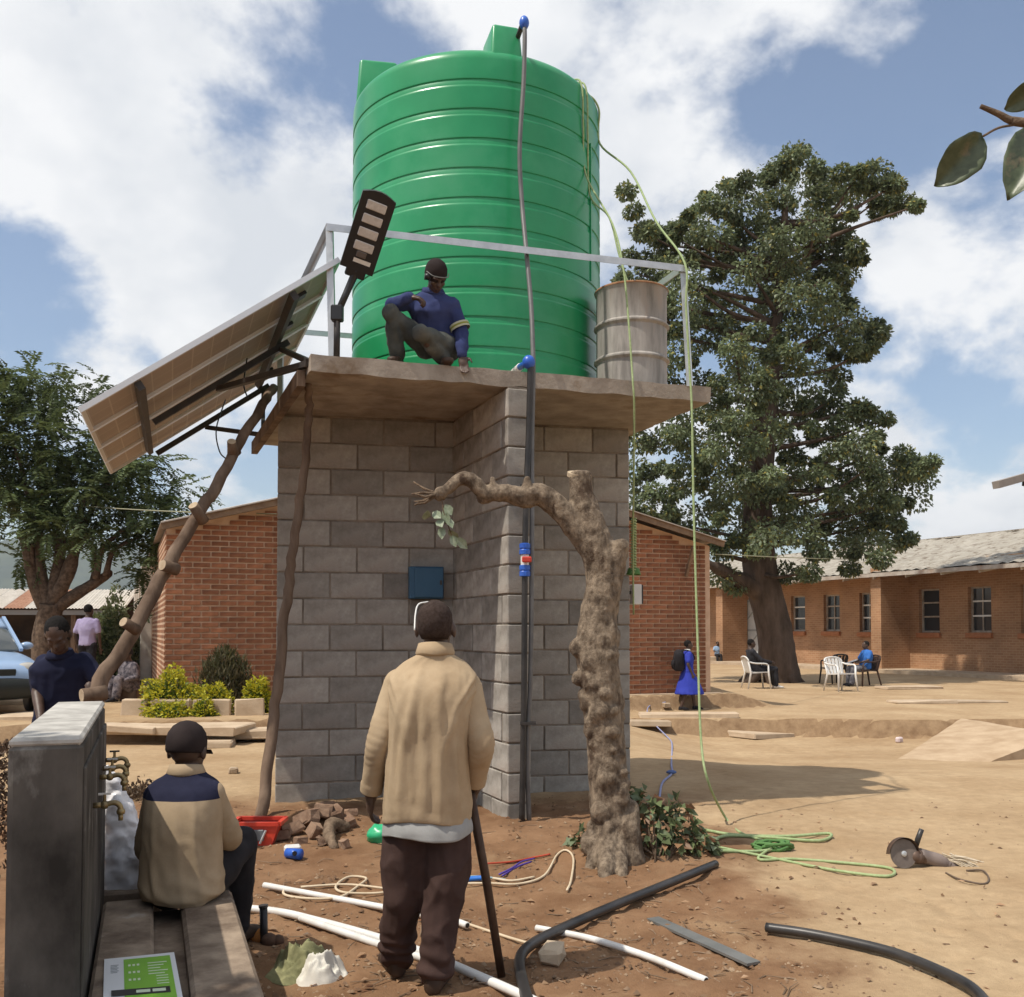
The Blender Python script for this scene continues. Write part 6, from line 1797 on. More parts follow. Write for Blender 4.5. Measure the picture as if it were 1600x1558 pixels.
# ------------------------------------------------------------------ things lying about
def bag():
    b = ap(1.30, .15, AZ)
    b = G(195, 1388, AZ - .1)
    s = 4.6/F
    Y = 4.75
    T = thing('plastic_bag', 'white translucent plastic bag hanging beside the taps, full of fittings', 'bag', V((D(195, 1385, Y).x, Y, 0)))
    m = MB()
    secs = []
    for y, x0, x1 in ((1195, 163, 170), (1225, 162, 188), (1260, 160, 206), (1300, 160, 222), (1340, 158, 230), (1370, 158, 231), (1388, 162, 229), (1396, 175, 222)):
        c = D((x0+x1)/2, y, Y); secs.append((c, V(((x1-x0)/2*Y/F, 0, 0)), V((0, max(.02, (x1-x0)/2*Y/F*.8), 0)), .9))
    m.loft(secs, 28)
    Mb = mat('thin_plastic', (0.82, 0.81, 0.84), (0.90, 0.89, 0.91), rough=0.3, scale=6, spec=0.5, alpha=0.94)
    o = remesh(m, 'skin', Mb, T, .010, 2, lambda p, n: .016*mnoise.noise(p*17) + .010*abs(mnoise.noise(p*38)))
    for (x, y, r, mt) in ((205, 1330, .07, mat('bundle_blue', (0.10, 0.14, 0.35), rough=0.5)), (190, 1350, .08, mat('bundle_blue', (0.1, 0.1, 0.3))), (215, 1372, .055, mat('bundle_tan', (0.4, 0.3, 0.18), rough=.6)), (180, 1372, .06, M_pvc)):
        MB().ball(D(x, y, Y), (r, r*.7, r*.8)).build('fitting_bundle', mt, T, True)
    # it stands on a stone block hidden by the apron
    p = D(195, 1385, Y)
    single('block_seat', MB().box((p.x, p.y + .02, (p.z - .01)/2 - .02), (.32, .30, p.z + .06), rotz(R(20)), .01), M_apron, 'rough concrete block under the plastic bag at the end of the apron', 'block')
bag()

def lie(pts, r, lift=0.0): return [V((p.x, p.y, gz(p.x, p.y) + r + lift)) for p in pts]
def pipes():
    def pipe(label, px, r, mt, name='pvc_pipe', group=None, cat='pipe', lift=0.0, k=8, hollow=True):
        gs = [GG(x, y) for x, y in px if y < 1560]; zc = sum(p.z for p in gs)/len(gs) + r + .006 + lift
        pts = spline([G(x, y, zc) for x, y in px], k)
        n = len(pts)
        m = MB(); m.tube(pts, r, 12)
        d0 = (pts[0]-pts[1]).normalized(); d1 = (pts[-1]-pts[-2]).normalized()
        T = thing(name, label, cat, pts[0] - V((0, 0, r)), group)
        m.build('tube', mt, T, True)
        for e, d in ((pts[0], d0), (pts[-1], d1)):
            MB().tube([e - d*.002, e + d*.003], r*.72, 12).build('bore', M_black, T)
    W = M_pvc
    pipe('thin white plastic pipe crossing behind the legs of the man in tan jacket', [(413, 1383), (520, 1403), (600, 1418), (700, 1437), (730, 1446)], .017, W)
    pipe('long white plastic pipe running from the apron past the feet of the standing man', [(330, 1415), (430, 1424), (500, 1440), (580, 1462), (660, 1488), (740, 1522), (830, 1562), (900, 1600)], .020, W)
    pipe('second white plastic pipe lying against the long one', [(470, 1434), (540, 1458), (600, 1478), (670, 1500)], .018, W)
    pipe('short white plastic pipe under the black hose, pointing at the grey flat bar', [(838, 1450), (920, 1466), (1010, 1494), (1103, 1532)], .016, W)
    pipe('black pipe curving up from the ground with its straight end by the stump leaves', [(835, 1600), (818, 1540), (812, 1500), (830, 1476), (880, 1450), (960, 1415), (1050, 1378), (1118, 1350)], .025, M_pipe, 'black_pipe', lift=.012)
    pipe('black pipe arching across the tan ground beside the grinder', [(1197, 1449), (1260, 1458), (1330, 1472), (1400, 1490), (1470, 1518), (1520, 1545), (1548, 1580), (1560, 1620)], .024, M_pipe, 'black_pipe', lift=.004)
pipes()
def flat_bar():
    a, b = GG(1020, 1437), GG(1178, 1508)
    single('flat_bar', MB().bar(lie([a], .006)[0], lie([b], .006)[0], .075, .012), mat('dull_steel', (0.16, 0.165, 0.16), (0.23, 0.23, 0.22), rough=0.5, scale=6, metal=0.4), 'dull grey flat metal bar lying on the soil', 'metal bar')
flat_bar()

def grinder():
    c = GG(1412, 1357); Y = c.y; k = Y/F
    T = thing('angle_grinder', 'dusty angle grinder with cutting disc lying on the tan ground', 'grinder', c)
    d = lambda x, y, dy=0: D(x, y, Y + dy)
    Md = mat('cutting_disc', (0.14, 0.115, 0.10), (0.20, 0.17, 0.15), rough=0.7, scale=12); Mb = mat('grinder_body', (0.15, 0.12, 0.11), (0.24, 0.19, 0.165), rough=0.6, scale=8); Mg = mat('disc_guard', (0.10, 0.065, 0.05), (0.15, 0.10, 0.075), rough=0.5, scale=8, metal=0.3)
    cd_ = d(1412, 1334); r = 22*k
    nrm = V((.15, -1, .12)).normalized(); x = nrm.cross(V((0, 0, 1))).normalized(); y = nrm.cross(x); Mx = basis(x, y, nrm)
    dm = MB().lathe([(r, -.0016), (r, .0016)], 36, cd_, Mx).build('disc', Md, T)
    MB().lathe([(.018, 0), (.018, .008), (.010, .012)], 14, cd_ + nrm*.001, Mx).build('flange_nut', M_galv, dm)
    # guard: partial rim
    g = MB(); n = 16; vv = []
    for i in range(n+1):
        a = R(-10) + R(190)*i/n
        p = cd_ + (x*-math.cos(a) + V((0, 0, 1))*math.sin(a))*(r*1.14)
        p2 = cd_ + (x*-math.cos(a) + V((0, 0, 1))*math.sin(a))*(r*.3)
        vv += [p + nrm*.014, p - nrm*.03, p2 - nrm*.03, p2 - nrm*.027]
    g.add(vv, [(4*i+j, 4*i+4+j, 4*i+5+j, 4*i+1+j) for i in range(n) for j in range(3)]); g.build('guard', Mg, T, True)
    MB().chain([d(1430, 1338, .04), d(1440, 1340, .05)], [.048, .044], 14).build('gear_head', Mg, T, True)
    MB().tube(spline([d(1436, 1336, .05), d(1452, 1341, .06), d(1474, 1348, .07), d(1482, 1351, .07)], 4), [.045]*5 + [.047]*4 + [.04]*4, 16).build('body', Mb, T, True)
    MB().tube([d(1480, 1350, .07), d(1500, 1354, .08), d(1514, 1358, .08)], [.04, .03, .022], 14).build('handle', Mb, T, True)
    MB().tube([d(1430, 1328, .05), d(1434, 1312, .04), d(1440, 1296, .03)], [.013, .018, .016], 12).build('side_handle', M_pipe, T, True)
    MB().tube(spline(lie([GG(1510, 1362), GG(1535, 1362), GG(1545, 1375), GG(1536, 1383), GG(1500, 1376), GG(1478, 1366)], .007), 6), .006, 6).build('cord', mat('cord_brown', (0.12, 0.085, 0.06), rough=0.6), T, True)
    st = MB()
    for q in range(26):
        a = d(random.uniform(1470, 1495), random.uniform(1333, 1345), .05); b = d(random.uniform(1505, 1540), random.uniform(1345, 1362), .02)
        st.tube([a, a.lerp(b, .5) + V((0, 0, .008)), b], .0035, 4)
    st.build('rag_wrap', mat('straw_cloth', (0.50, 0.42, 0.30), (0.62, 0.54, 0.42), rough=0.9, scale=20), T)
grinder()

def ropes():
    M_r = mat('green_rope', (0.27, 0.36, 0.16), (0.38, 0.46, 0.24), rough=0.7, scale=40, bump=0.5, bscale=120, bdist=.004)
    T = thing('hanging_rope', 'pale green rope hanging from the tank top over the drum and down the tower edge', 'rope', D(990, 960, 9.15))
    def tk(an, rr, z): return TC + V((math.cos(R(an))*rr, math.sin(R(an))*rr, z))
    pts = [tk(-30, .75, THZ + .17), tk(-34, 1.06, THZ + .135), tk(-36, TR_ + .012, THZ + .02), tk(-35, TR_ + .014, THZ - .35), tk(-33, TR_ + .015, THZ - .75), D(957, 350, 8.3), D(974, 420, 8.14), D(982, 500, 8.03), D(987, 570, 7.99), D(989, 600, 7.96), D(991, 640, 8.0), D(990, 760, 8.3), D(989, 860, 8.8), D(990, 960, 9.1)]
    MB().tube(spline(pts, 7), .0085, 7).build('strand', M_r, T, True)
    MB().tube(spline([tk(-28, .8, THZ + .17), tk(-31, 1.07, THZ + .135), tk(-32, TR_ + .012, THZ + .02), tk(-31, TR_ + .014, THZ - .4), tk(-29, TR_ + .015, THZ - .9), D(952, 340, 8.5), D(968, 400, 8.4), D(985, 447, 8.36), D(1010, 453, 8.36)], 6), .0085, 7).build('strand', M_r, T, True)
    m = MB()
    pp = []
    for i in range(140):
        t = i/139; c = D(990, 810 + 85*t, 9.0 + .05*t); pp.append(c + V((.022*math.cos(i*.9), .022*math.sin(i*.9), 0)))
    m.tube(pp, .009, 5); m.build('twist', M_r, T, True)
    pp = []
    for i in range(60):
        t = i/59; c = D(990, 893, 9.08); pp.append(c + V((.06*math.cos(i*.8)*(1-.3*t), .05*math.sin(i*.8), .05*(t-.5))))
    MB().tube(pp, .010, 5).build('knot', mat('bright_green_rope', (0.09, 0.20, 0.06), rough=.7), T, True)
    T = thing('ground_rope', 'pale green rope tied to the frame corner, falling to a tangle on the ground', 'rope', GG(1150, 1305))
    c = FT['nr'] + V((.03, -.03, .0))
    pts = [tk(-26, .8, THZ + .17), tk(-20, 1.07, THZ + .135), tk(-15, TR_ + .012, THZ + .02), tk(-13, TR_ + .012, THZ - .28), D(985, 268, 8.8), D(1025, 346, 8.4), c + V((-.02, 0, .02)), D(1072, 480, 8.08), D(1078, 585, 8.05), D(1081, 640, 8.02), D(1084, 800, 7.95), D(1090, 1000, 7.8), D(1095, 1150, 7.6), D(1106, 1220, 7.45)]
    gp = lie([GG(x, y) for x, y in ((1135, 1282), (1160, 1305), (1205, 1322), (1185, 1345), (1240, 1345), (1330, 1352), (1392, 1360), (1385, 1372), (1300, 1362), (1200, 1342), (1120, 1326))], .011)
    MB().tube(spline(pts + gp, 7), .0095, 7).build('strand', M_r, T, True)
    gp = lie([GG(x, y) for x, y in ((1100, 1300), (1150, 1308), (1230, 1310), (1296, 1306), (1280, 1317), (1200, 1312), (1130, 1310), (1110, 1330), (1180, 1334), (1220, 1328))], .011, .004)
    MB().tube(spline(gp, 7), .0115, 7).build('strand', M_r, T, True)
    pp = []
    c = GG(1207, 1328)
    for i in range(70): pp.append(c + V((.10*math.cos(i*.55) + .04*math.sin(i*1.3), .07*math.sin(i*.55), .03 + .022*math.sin(i*.9))))
    MB().tube(pp, .011, 6).build('tangle', MATS['bright_green_rope'], T, True)
    # pale blue string
    M_b = mat('blue_string', (0.22, 0.24, 0.42), (0.34, 0.36, 0.52), rough=0.8, scale=20)
    T = thing('blue_string', 'thin pale blue string with a knotted end lying on the yard beside the stump', 'string', GG(1050, 1210))
    MB().tube(spline(lie([GG(x, y) for x, y in ((1040, 1098), (1015, 1104), (1012, 1118), (1022, 1132), (1045, 1155), (1050, 1165), (1049, 1195), (1050, 1210), (1035, 1225), (1030, 1250))], .012), 6), .011, 6).build('strand', M_b, T, True)
    MB().ball(lie([GG(1049, 1211)], .03)[0], (.055, .04, .022)).build('knot', mat('blue_knot', (0.10, 0.15, 0.32), rough=.8), T, True)
    # overhead lines
    for name, label, a, b, sag, Ya, Yb in (('clothes_line', 'thin line strung from the brick house towards the school tree', (1118, 866), (1340, 874), .02, 19.2, 30), ('overhead_wire', 'thin wire running from the feathery tree to the brick house roof', (-40, 772), (432, 803), .10, 22, 16.4)):
        p, q = D(*a, Ya), D(*b, Yb)
        single(name, MB().tube([p.lerp(q, t) - V((0, 0, sag*4*t*(1-t))) for t in np.linspace(0, 1, 14)], .011, 5), M_b if False else mat('line_cord', (0.30, 0.30, 0.20), rough=.8), label, 'wire', smooth=True)
ropes()

def small_stuff():
    # red toolbox / crate
    c = GG(398, 1322); Y = c.y; k = Y/F
    T = thing('tool_crate', 'red plastic crate with grey tools beside the seated man', 'crate', c)
    d = lambda x, y, dy=0: D(x, y, Y + dy)
    h = .15; w0, w1, dp = .115, .165, .11
    z0 = c.z
    rim = V((c.x, c.y + dp, z0 + h))
    m = MB()
    def rg(w, dd, z, t): return [V((c.x - w, c.y, z)), V((c.x + w, c.y, z)), V((c.x + w, c.y + 2*dd, z)), V((c.x - w, c.y + 2*dd, z))]
    o_, i_ = rg(w0, dp*.8, z0, 0), rg(w1, dp, z0 + h, 0)
    ii, oi = rg(w1-.02, dp, z0 + h, 0), rg(w0-.02, dp*.8, z0 + .02, 0)
    m.add(o_ + i_, [(0, 1, 2, 3), (0, 4, 5, 1), (1, 5, 6, 2), (2, 6, 7, 3), (3, 7, 4, 0)])
    m.build('tray', M_red, T)
    r_ = MB()
    for p, q in zip(i_, i_[1:] + i_[:1]): r_.bar(p, q, .03, .025)
    r_.build('rim', M_red, T)
    MB().box(V((c.x - .02, c.y - .012, z0 + .075)), (.17, .02, .075), ch=.005).build('tool_case', mat('grey_tool', (0.13, 0.14, 0.15), rough=.5), T)
    MB().tube([V((c.x + .04, c.y - .02, z0 + .02)), V((c.x + .08, c.y - .02, z0 + .11))], .008, 6).build('handle', M_galv, T)
    # white cup + blue fitting
    p = GG(457, 1332); single('paper_scrap', MB().box(lie([p], .025)[0], (.11, .07, .05), rotz(.3), .012), M_white, 'crumpled white scrap by the blue pipe fitting', 'scrap')
    p = GG(459, 1341); T = thing('pipe_fitting', 'bright blue plastic pipe fitting lying on the soil by the rubble', 'fitting', p)
    q = lie([p], .03)[0]
    MB().tube([q + V((-.05, .02, 0)), q + V((.05, -.02, 0))], [.032, .036], 12).build('body', M_blue, T, True); MB().tube([q, q + V((.015, -.05, .012))], .024, 10).build('branch', M_blue, T, True); MB().tube([q + V((.0155, -.049, .012)), q + V((.017, -.054, .0125))], .016, 10).build('bore', M_black, T)
    # green plastic sheet lump
    c = GG(590, 1318)
    m = MB(); m.ball(c + V((0.02, .05, .05)), (.10, .08, .075), n=18, m=12)
    single('green_bag', m, mat('green_plastic', (0.02, 0.36, 0.15), (0.05, 0.45, 0.22), rough=.35, scale=9, spec=.5), 'crumpled bright green plastic bag behind the standing man', 'bag', smooth=True)
    o = bpy.data.objects['green_bag']
    for v in o.data.vertices: v.co += V((0, 0, 0)) + (v.co - (c + V((.02, .05, .05)))).normalized()*.022*mnoise.noise(v.co*28)
    # sack
    c = GG(478, 1535); Y = c.y
    T = thing('woven_sack', 'crumpled white and olive woven sack lying beside the apron', 'sack', c)
    M_sw = mat('sack_white', (0.58, 0.55, 0.48), (0.68, 0.65, 0.58), rough=.8, scale=8, bump=.3, bscale=90, bdist=.003); M_so = mat('sack_olive', (0.13, 0.13, 0.06), (0.30, 0.29, 0.15), rough=.85, scale=12, bump=.3, bscale=90, bdist=.003)
    def heap(nm, mt, cc, rx, ry, h, seed, rot=0.0):
        nr_, na_ = 26, 90; vv = [V((0, 0, h))]
        for a in range(1, nr_+1):
            for k in range(na_):
                r_ = a/nr_; an = 2*math.pi*k/na_
                ed = 1 + .22*mnoise.noise(V((math.cos(an)*1.6, math.sin(an)*1.6, seed)))
                x, y = math.cos(an)*r_*ed, math.sin(an)*r_*ed
                n0 = mnoise.noise(V((x*1.3 + seed, y*1.3, .3))); n1 = mnoise.noise(V((x*3.0 + .8*n0, y*3.0 + seed, .7)))
                z = h*(1 - r_**2.6)*(.75 + .35*n0) + h*.38*(max(0, 1 - abs(n0)*2.8) - .3)*(1 - r_**3) + h*.24*(max(0, 1 - abs(n1)*2.6) - .3)*(1 - r_**4)
                vv.append(V((x*rx, y*ry, max(-.02, z))))
        Rm = rotz(rot)
        vv = [cc + Rm @ p for p in vv]
        m = MB(); m.add(vv, [(0, 1+k, 1+(k+1) % na_) for k in range(na_)] + [(1+a*na_+k, 1+(a+1)*na_+k, 1+(a+1)*na_+(k+1) % na_, 1+a*na_+(k+1) % na_) for a in range(nr_-1) for k in range(na_)])
        return m.build(nm, mt, T, True)
    heap('olive_side', M_so, c + V((-.05, .12, -.005)), .15, .12, .13, 2.2, .5)
    heap('white_side', M_sw, c + V((.06, .045, -.005)), .125, .085, .115, 5.4, .3)
    # old valve stub
    p = GG(416, 1474)
    T = thing('valve_stub', 'black upright pipe stub and old valve beside the apron edge', 'valve', p)
    MB().tube([p + V((-.01, 0, -.03)), p + V((-.012, 0, .06)), p + V((-.015, 0, .175))], [.018, .019, .019], 10).build('stub', M_black, T, True)
    MB().tube([p + V((-.015, 0, .172)), p + V((-.016, 0, .184))], .023, 10).build('collar', M_pipe, T)
    m = MB(); m.ball(p + V((.02, -.02, .02)), (.04, .035, .035)); m.ball(p + V((.06, -.01, .015)), (.03, .03, .03)); m.build('valve', mat('rusty_iron', (0.05, 0.03, 0.022), (0.12, 0.065, 0.04), rough=.8, scale=20), T, True)
    MB().ball(p + V((-.045, .03, .025)), (.05, .045, .04)).build('orange_float', mat('orange_rag', (0.30, 0.12, 0.03), rough=.9), T, True)
    # wire coil
    M_w = mat('cream_cable', (0.56, 0.45, 0.31), (0.64, 0.53, 0.38), rough=.6, scale=10)
    T = thing('cable_tangle', 'loose cream-coloured cable looping over the soil behind the standing man', 'cable', GG(540, 1400))
    for px in (((445, 1390), (445, 1402), (480, 1408), (530, 1406), (560, 1388), (572, 1376), (545, 1374), (525, 1388), (535, 1398), (580, 1400), (620, 1396)), ((470, 1390), (540, 1386), (600, 1392), (660, 1400)), ((690, 1385), (760, 1384), (810, 1385), (850, 1372), (870, 1340), (885, 1332), (896, 1345), (892, 1380), (886, 1395)), ((730, 1448), (790, 1468), (830, 1480)), ((770, 1376), (800, 1380), (835, 1374))):
        MB().tube(spline(lie([GG(x, y) for x, y in px], .008, .006), 7), .0075, 6).build('loop', M_w, T, True)
    T = thing('wire_bundle', 'blue, violet and red electric wires tangled on the soil near the stick', 'wires', GG(745, 1380))
    for px, mt, r in ((((718, 1383), (735, 1380), (757, 1378)), mat('blue_wire', (0.03, 0.16, 0.55), rough=.5), .016), (((780, 1370), (800, 1360), (815, 1350), (835, 1345)), mat('violet_wire', (0.08, 0.05, 0.30), rough=.5), .006), (((785, 1372), (808, 1358), (830, 1350)), MATS['violet_wire'] if 'violet_wire' in MATS else None, .006), (((760, 1353), (800, 1350), (830, 1344), (860, 1338)), mat('red_wire', (0.42, 0.06, 0.03), rough=.5), .006), (((690, 1379), (740, 1373), (790, 1378)), mat('pale_wire', (0.25, 0.36, 0.40), rough=.5), .006)):
        MB().tube(spline(lie([GG(x, y) for x, y in px], r, .008), 6), r, 7).build('wire', mt or MATS['violet_wire'], T, True)
    # rubble heap: brick fragments
    M_rb = mat('broken_brick', (0.17, 0.10, 0.065), (0.30, 0.20, 0.135), rough=.95, scale=9, objvar=.25, bump=.5, bscale=40)
    spots = [(478, 1290, .18, .10), (505, 1275, .22, .09), (525, 1282, .15, .1), (455, 1305, .16, .08), (492, 1308, .12, .1), (520, 1300, .13, .07), (545, 1290, .12, .08), (440, 1312, .13, .07), (470, 1320, .10, .06), (538, 1325, .10, .06), (505, 1320, .09, .06), (425, 1305, .12, .06), (512, 1266, .12, .07), (548, 1275, .10, .06)]
    for k, (x, y, L, h) in enumerate(spots):
        p = GG(x, y)
        M = Matrix.Rotation(random.uniform(-.5, .5), 3, 'X') @ Matrix.Rotation(random.uniform(-.5, .5), 3, 'Y') @ rotz(random.uniform(0, 3))
        m = MB().box(p + V((0, 0, h*.45)), (L, L*.6, h), M, .012)
        for v in m.v: v += V([random.uniform(-.010, .010) for _ in range(3)])
        o = single('brick_rubble', m, M_rb, 'broken brick in the rubble heap at the foot of the block wall', 'brick', 'broken bricks heaped at the tower foot')
    p = GG(522, 1322); single('bent_root', MB().tube(spline([p + V((.02, .35, .05)), p + V((-.06, .25, .10)), p + V((-.05, .08, .06)), p + V((.03, -.12, .0))], 6), [.05]*8 + [.042]*7 + [.03]*4, 10, jit=.06), M_barkl, 'bent piece of root leaning out of the rubble heap', 'root', smooth=True)
    for x, y, L in ((863, 1500, .15), (700, 1300, .1), (365, 1208, .14), (1040, 1105, .2)):
        p = GG(x, y); m = MB().box(p + V((0, 0, L*.2)), (L, L*.65, L*.42), rotz(random.uniform(0, 3)), .012)
        for v in m.v: v += V([random.uniform(-.008, .008) for _ in range(3)])
        single('loose_stone', m, M_paving, {863: 'small concrete chunk beside the curved black pipe', 700: 'small stone on the soil near the end of the stem wall', 365: 'pale stone lying between the seated man and the prop pole', 1040: 'stone lump at the foot of the brick house plinth'}[x], 'stone')
small_stuff()

def paving():
    # loose concrete slabs and steps in front of the planter
    spots = [('long concrete step slab below the planter', (255, 1143), 100, 2.3, .75, .12, -6), ('broken concrete slab at the right end of the steps', (372, 1150), 70, 1.15, .7, .12, 4), ('small concrete slab lying in front of the steps', (318, 1166), 40, .75, .5, .10, 8), ('concrete slab at the left end of the steps near the taps', (196, 1140), 60, 1.0, .6, .10, -2), ('cracked concrete slab next to the tower corner', (408, 1150), 40, .6, .5, .10, 30),
             ('flat concrete slab tilted on the sunken yard floor', (1185, 1151), 75, .95, .75, .10, 32), ('thin concrete slab at the edge near the tower', (1012, 1132), 50, .7, .5, .09, 5), ('concrete slab ahead of the schoolgirl', (1075, 1120), 80, 1.7, .45, .08, -3), ('flat concrete slab lying near the empty chairs', (1440, 1099), 60, 1.3, .5, .07, 4), ('long thin concrete strip beyond the sunken yard', (1510, 1098), 80, 1.6, .35, .06, 2),
             ('concrete slab in shade on the far side of the empty chairs', (1420, 1076), 60, 1.6, .6, .08, 12), ('wide flat paving slab near the parked car', (40, 1098), 100, 1.9, 1.1, .09, 10), ('paving slab between the car and the tap wall', (70, 1122), 90, 1.2, .8, .08, -8)]
    for lb, (x, y), w, L, Dp, h, a in spots:
        p = GG(x, y)
        m = MB().box(p + V((0, 0, h*.35)), (L, Dp, h), rotz(R(a)) @ Matrix.Rotation(R(random.uniform(-2, 3)), 3, 'Y'), .015)
        for v in m.v: v += V([random.uniform(-.012, .012) for _ in range(3)])
        single('paving_slab', m, M_paving, lb, 'slab', 'loose paving slabs')
    for k, (x0, x1, y) in enumerate(((190, 232, 1106), (236, 300, 1108), (303, 316, 1108), (320, 362, 1108), (366, 414, 1107))):
        p, q = D(x0, y, 14.3), D(x1, y, 14.35 + .1*k*.2)
        c = (p+q)/2; c.z = gz(c.x, c.y) + .10
        m = MB().box(c, ((q-p).length*.96, .16, .26), rotz(R(2 + 2*k)), .015)
        for v in m.v: v += V([random.uniform(-.01, .01) for _ in range(3)])
        single('kerb_stone', m, M_paving, ('kerb stone at the end of the planter nearest the crouching person', 'kerb stone half covered by the low spilling shrub', 'short kerb piece between the two creeping tufts', 'clean kerb stone in front of the medium shrub', 'kerb stone of the planter nearest the tower wall')[k], 'kerb', 'planter kerb stones')
    # concrete ramp on the right
    r = [GG(1385, 1203), GG(1492, 1207), GG(1640, 1172), GG(1560, 1120)]
    tp = [G(1376, 1203, -.33), G(1492, 1209, -.34), G(1660, 1146, .04), G(1502, 1121, .04)]
    m = MB(); nA, nB = 14, 10; vv = []
    for jj in range(nB+1):
        for ii in range(nA+1):
            q = tp[0].lerp(tp[1], jj/nB).lerp(tp[3].lerp(tp[2], jj/nB), ii/nA)
            ed = 1 if (jj in (0, nB) or ii in (0, nA)) else 0
            vv.append(q + V((.035*ed*mnoise.noise(q*3), .035*ed*mnoise.noise(q*3 + V((5, 0, 0))), .012*mnoise.noise(q*2.2) - .015*ed)))
    nt_ = len(vv); W_ = nA + 1
    per = [ii for ii in range(W_)] + [jj*W_ + nA for jj in range(1, nB+1)] + [nB*W_ + ii for ii in range(nA-1, -1, -1)] + [jj*W_ for jj in range(nB-1, 0, -1)]
    vv += [V((vv[q].x, vv[q].y, -.8)) for q in per]
    k_ = len(per)
    m.add(vv, [(jj*W_+ii, jj*W_+ii+1, (jj+1)*W_+ii+1, (jj+1)*W_+ii) for jj in range(nB) for ii in range(nA)] + [(per[q], per[(q+1) % k_], nt_ + (q+1) % k_, nt_ + q) for q in range(k_)])
    autosmooth(single('concrete_ramp', m, mat('sandy_concrete', (0.37, 0.26, 0.16), (0.50, 0.375, 0.25), rough=.95, scale=2.5, bump=.4, bscale=25, bdist=.01), 'worn concrete ramp rising beyond the sunken yard corner', 'ramp'), 50)
    # scrap of paper
    p = GG(1405, 1160); single('paper_scrap', MB().box(lie([p], .04)[0], (.13, .08, .09), rotz(.6), .02), mat('pink_paper', (0.62, 0.52, 0.52), rough=.8), 'pale pink paper scrap in the sunken yard', 'scrap')
paving()

def stump_leaves():
    c = GG(1035, 1345)
    T = thing('stump_regrowth', 'leafy green regrowth sprouting at the foot of the pruned stump', 'plant', c)
    blobs = [(1010, 1255, .10), (1030, 1275, .15), (1050, 1300, .17), (1040, 1335, .16), (1070, 1330, .14), (1085, 1310, .10), (1015, 1300, .13), (955, 1350, .10), (930, 1335, .07), (1090, 1340, .10), (1060, 1265, .08), (985, 1245, .06), (1100, 1320, .08), (905, 1330, .06)]
    cen = np.array([D(x, y, 6.62 + random.uniform(-.12, .12)) for x, y, r in blobs]); rad = np.array([r for *_, r in blobs])
    for i in range(len(cen)): cen[i, 2] = max(cen[i, 2], gz(cen[i, 0], cen[i, 1]) + .05)
    P, Dr, Nn, Ln, Wd, idx = clumps_leaves(cen, rad, 46, .075, .055, .85, .5, .3)
    P[:, 2] = np.maximum(P[:, 2], [gz(a, b) + .012 for a, b in P[:, :2]])
    col = tints(len(P), (0.12, 0.155, 0.07), idx, len(cen), .3)
    dry = rng.random(len(P)) < .28; col[dry] = np.array([0.26, 0.15, 0.08])*rng.uniform(.7, 1.3, (dry.sum(), 1))
    pale = rng.random(len(P)) < .15; col[pale] = np.array([0.20, 0.25, 0.15])
    leafmesh('foliage', P, Dr, Nn, Ln, Wd, col, M_leaf_shr, T)
    m = MB()
    for cc in cen: m.tube([c + V((random.uniform(-.12, .06), random.uniform(-.06, .06), -.03)), (c + V(cc))/2 + V((0, 0, .05)), V(cc)], [.009, .007, .004], 5)
    m.build('stem', M_barkl, T, True)
stump_leaves()

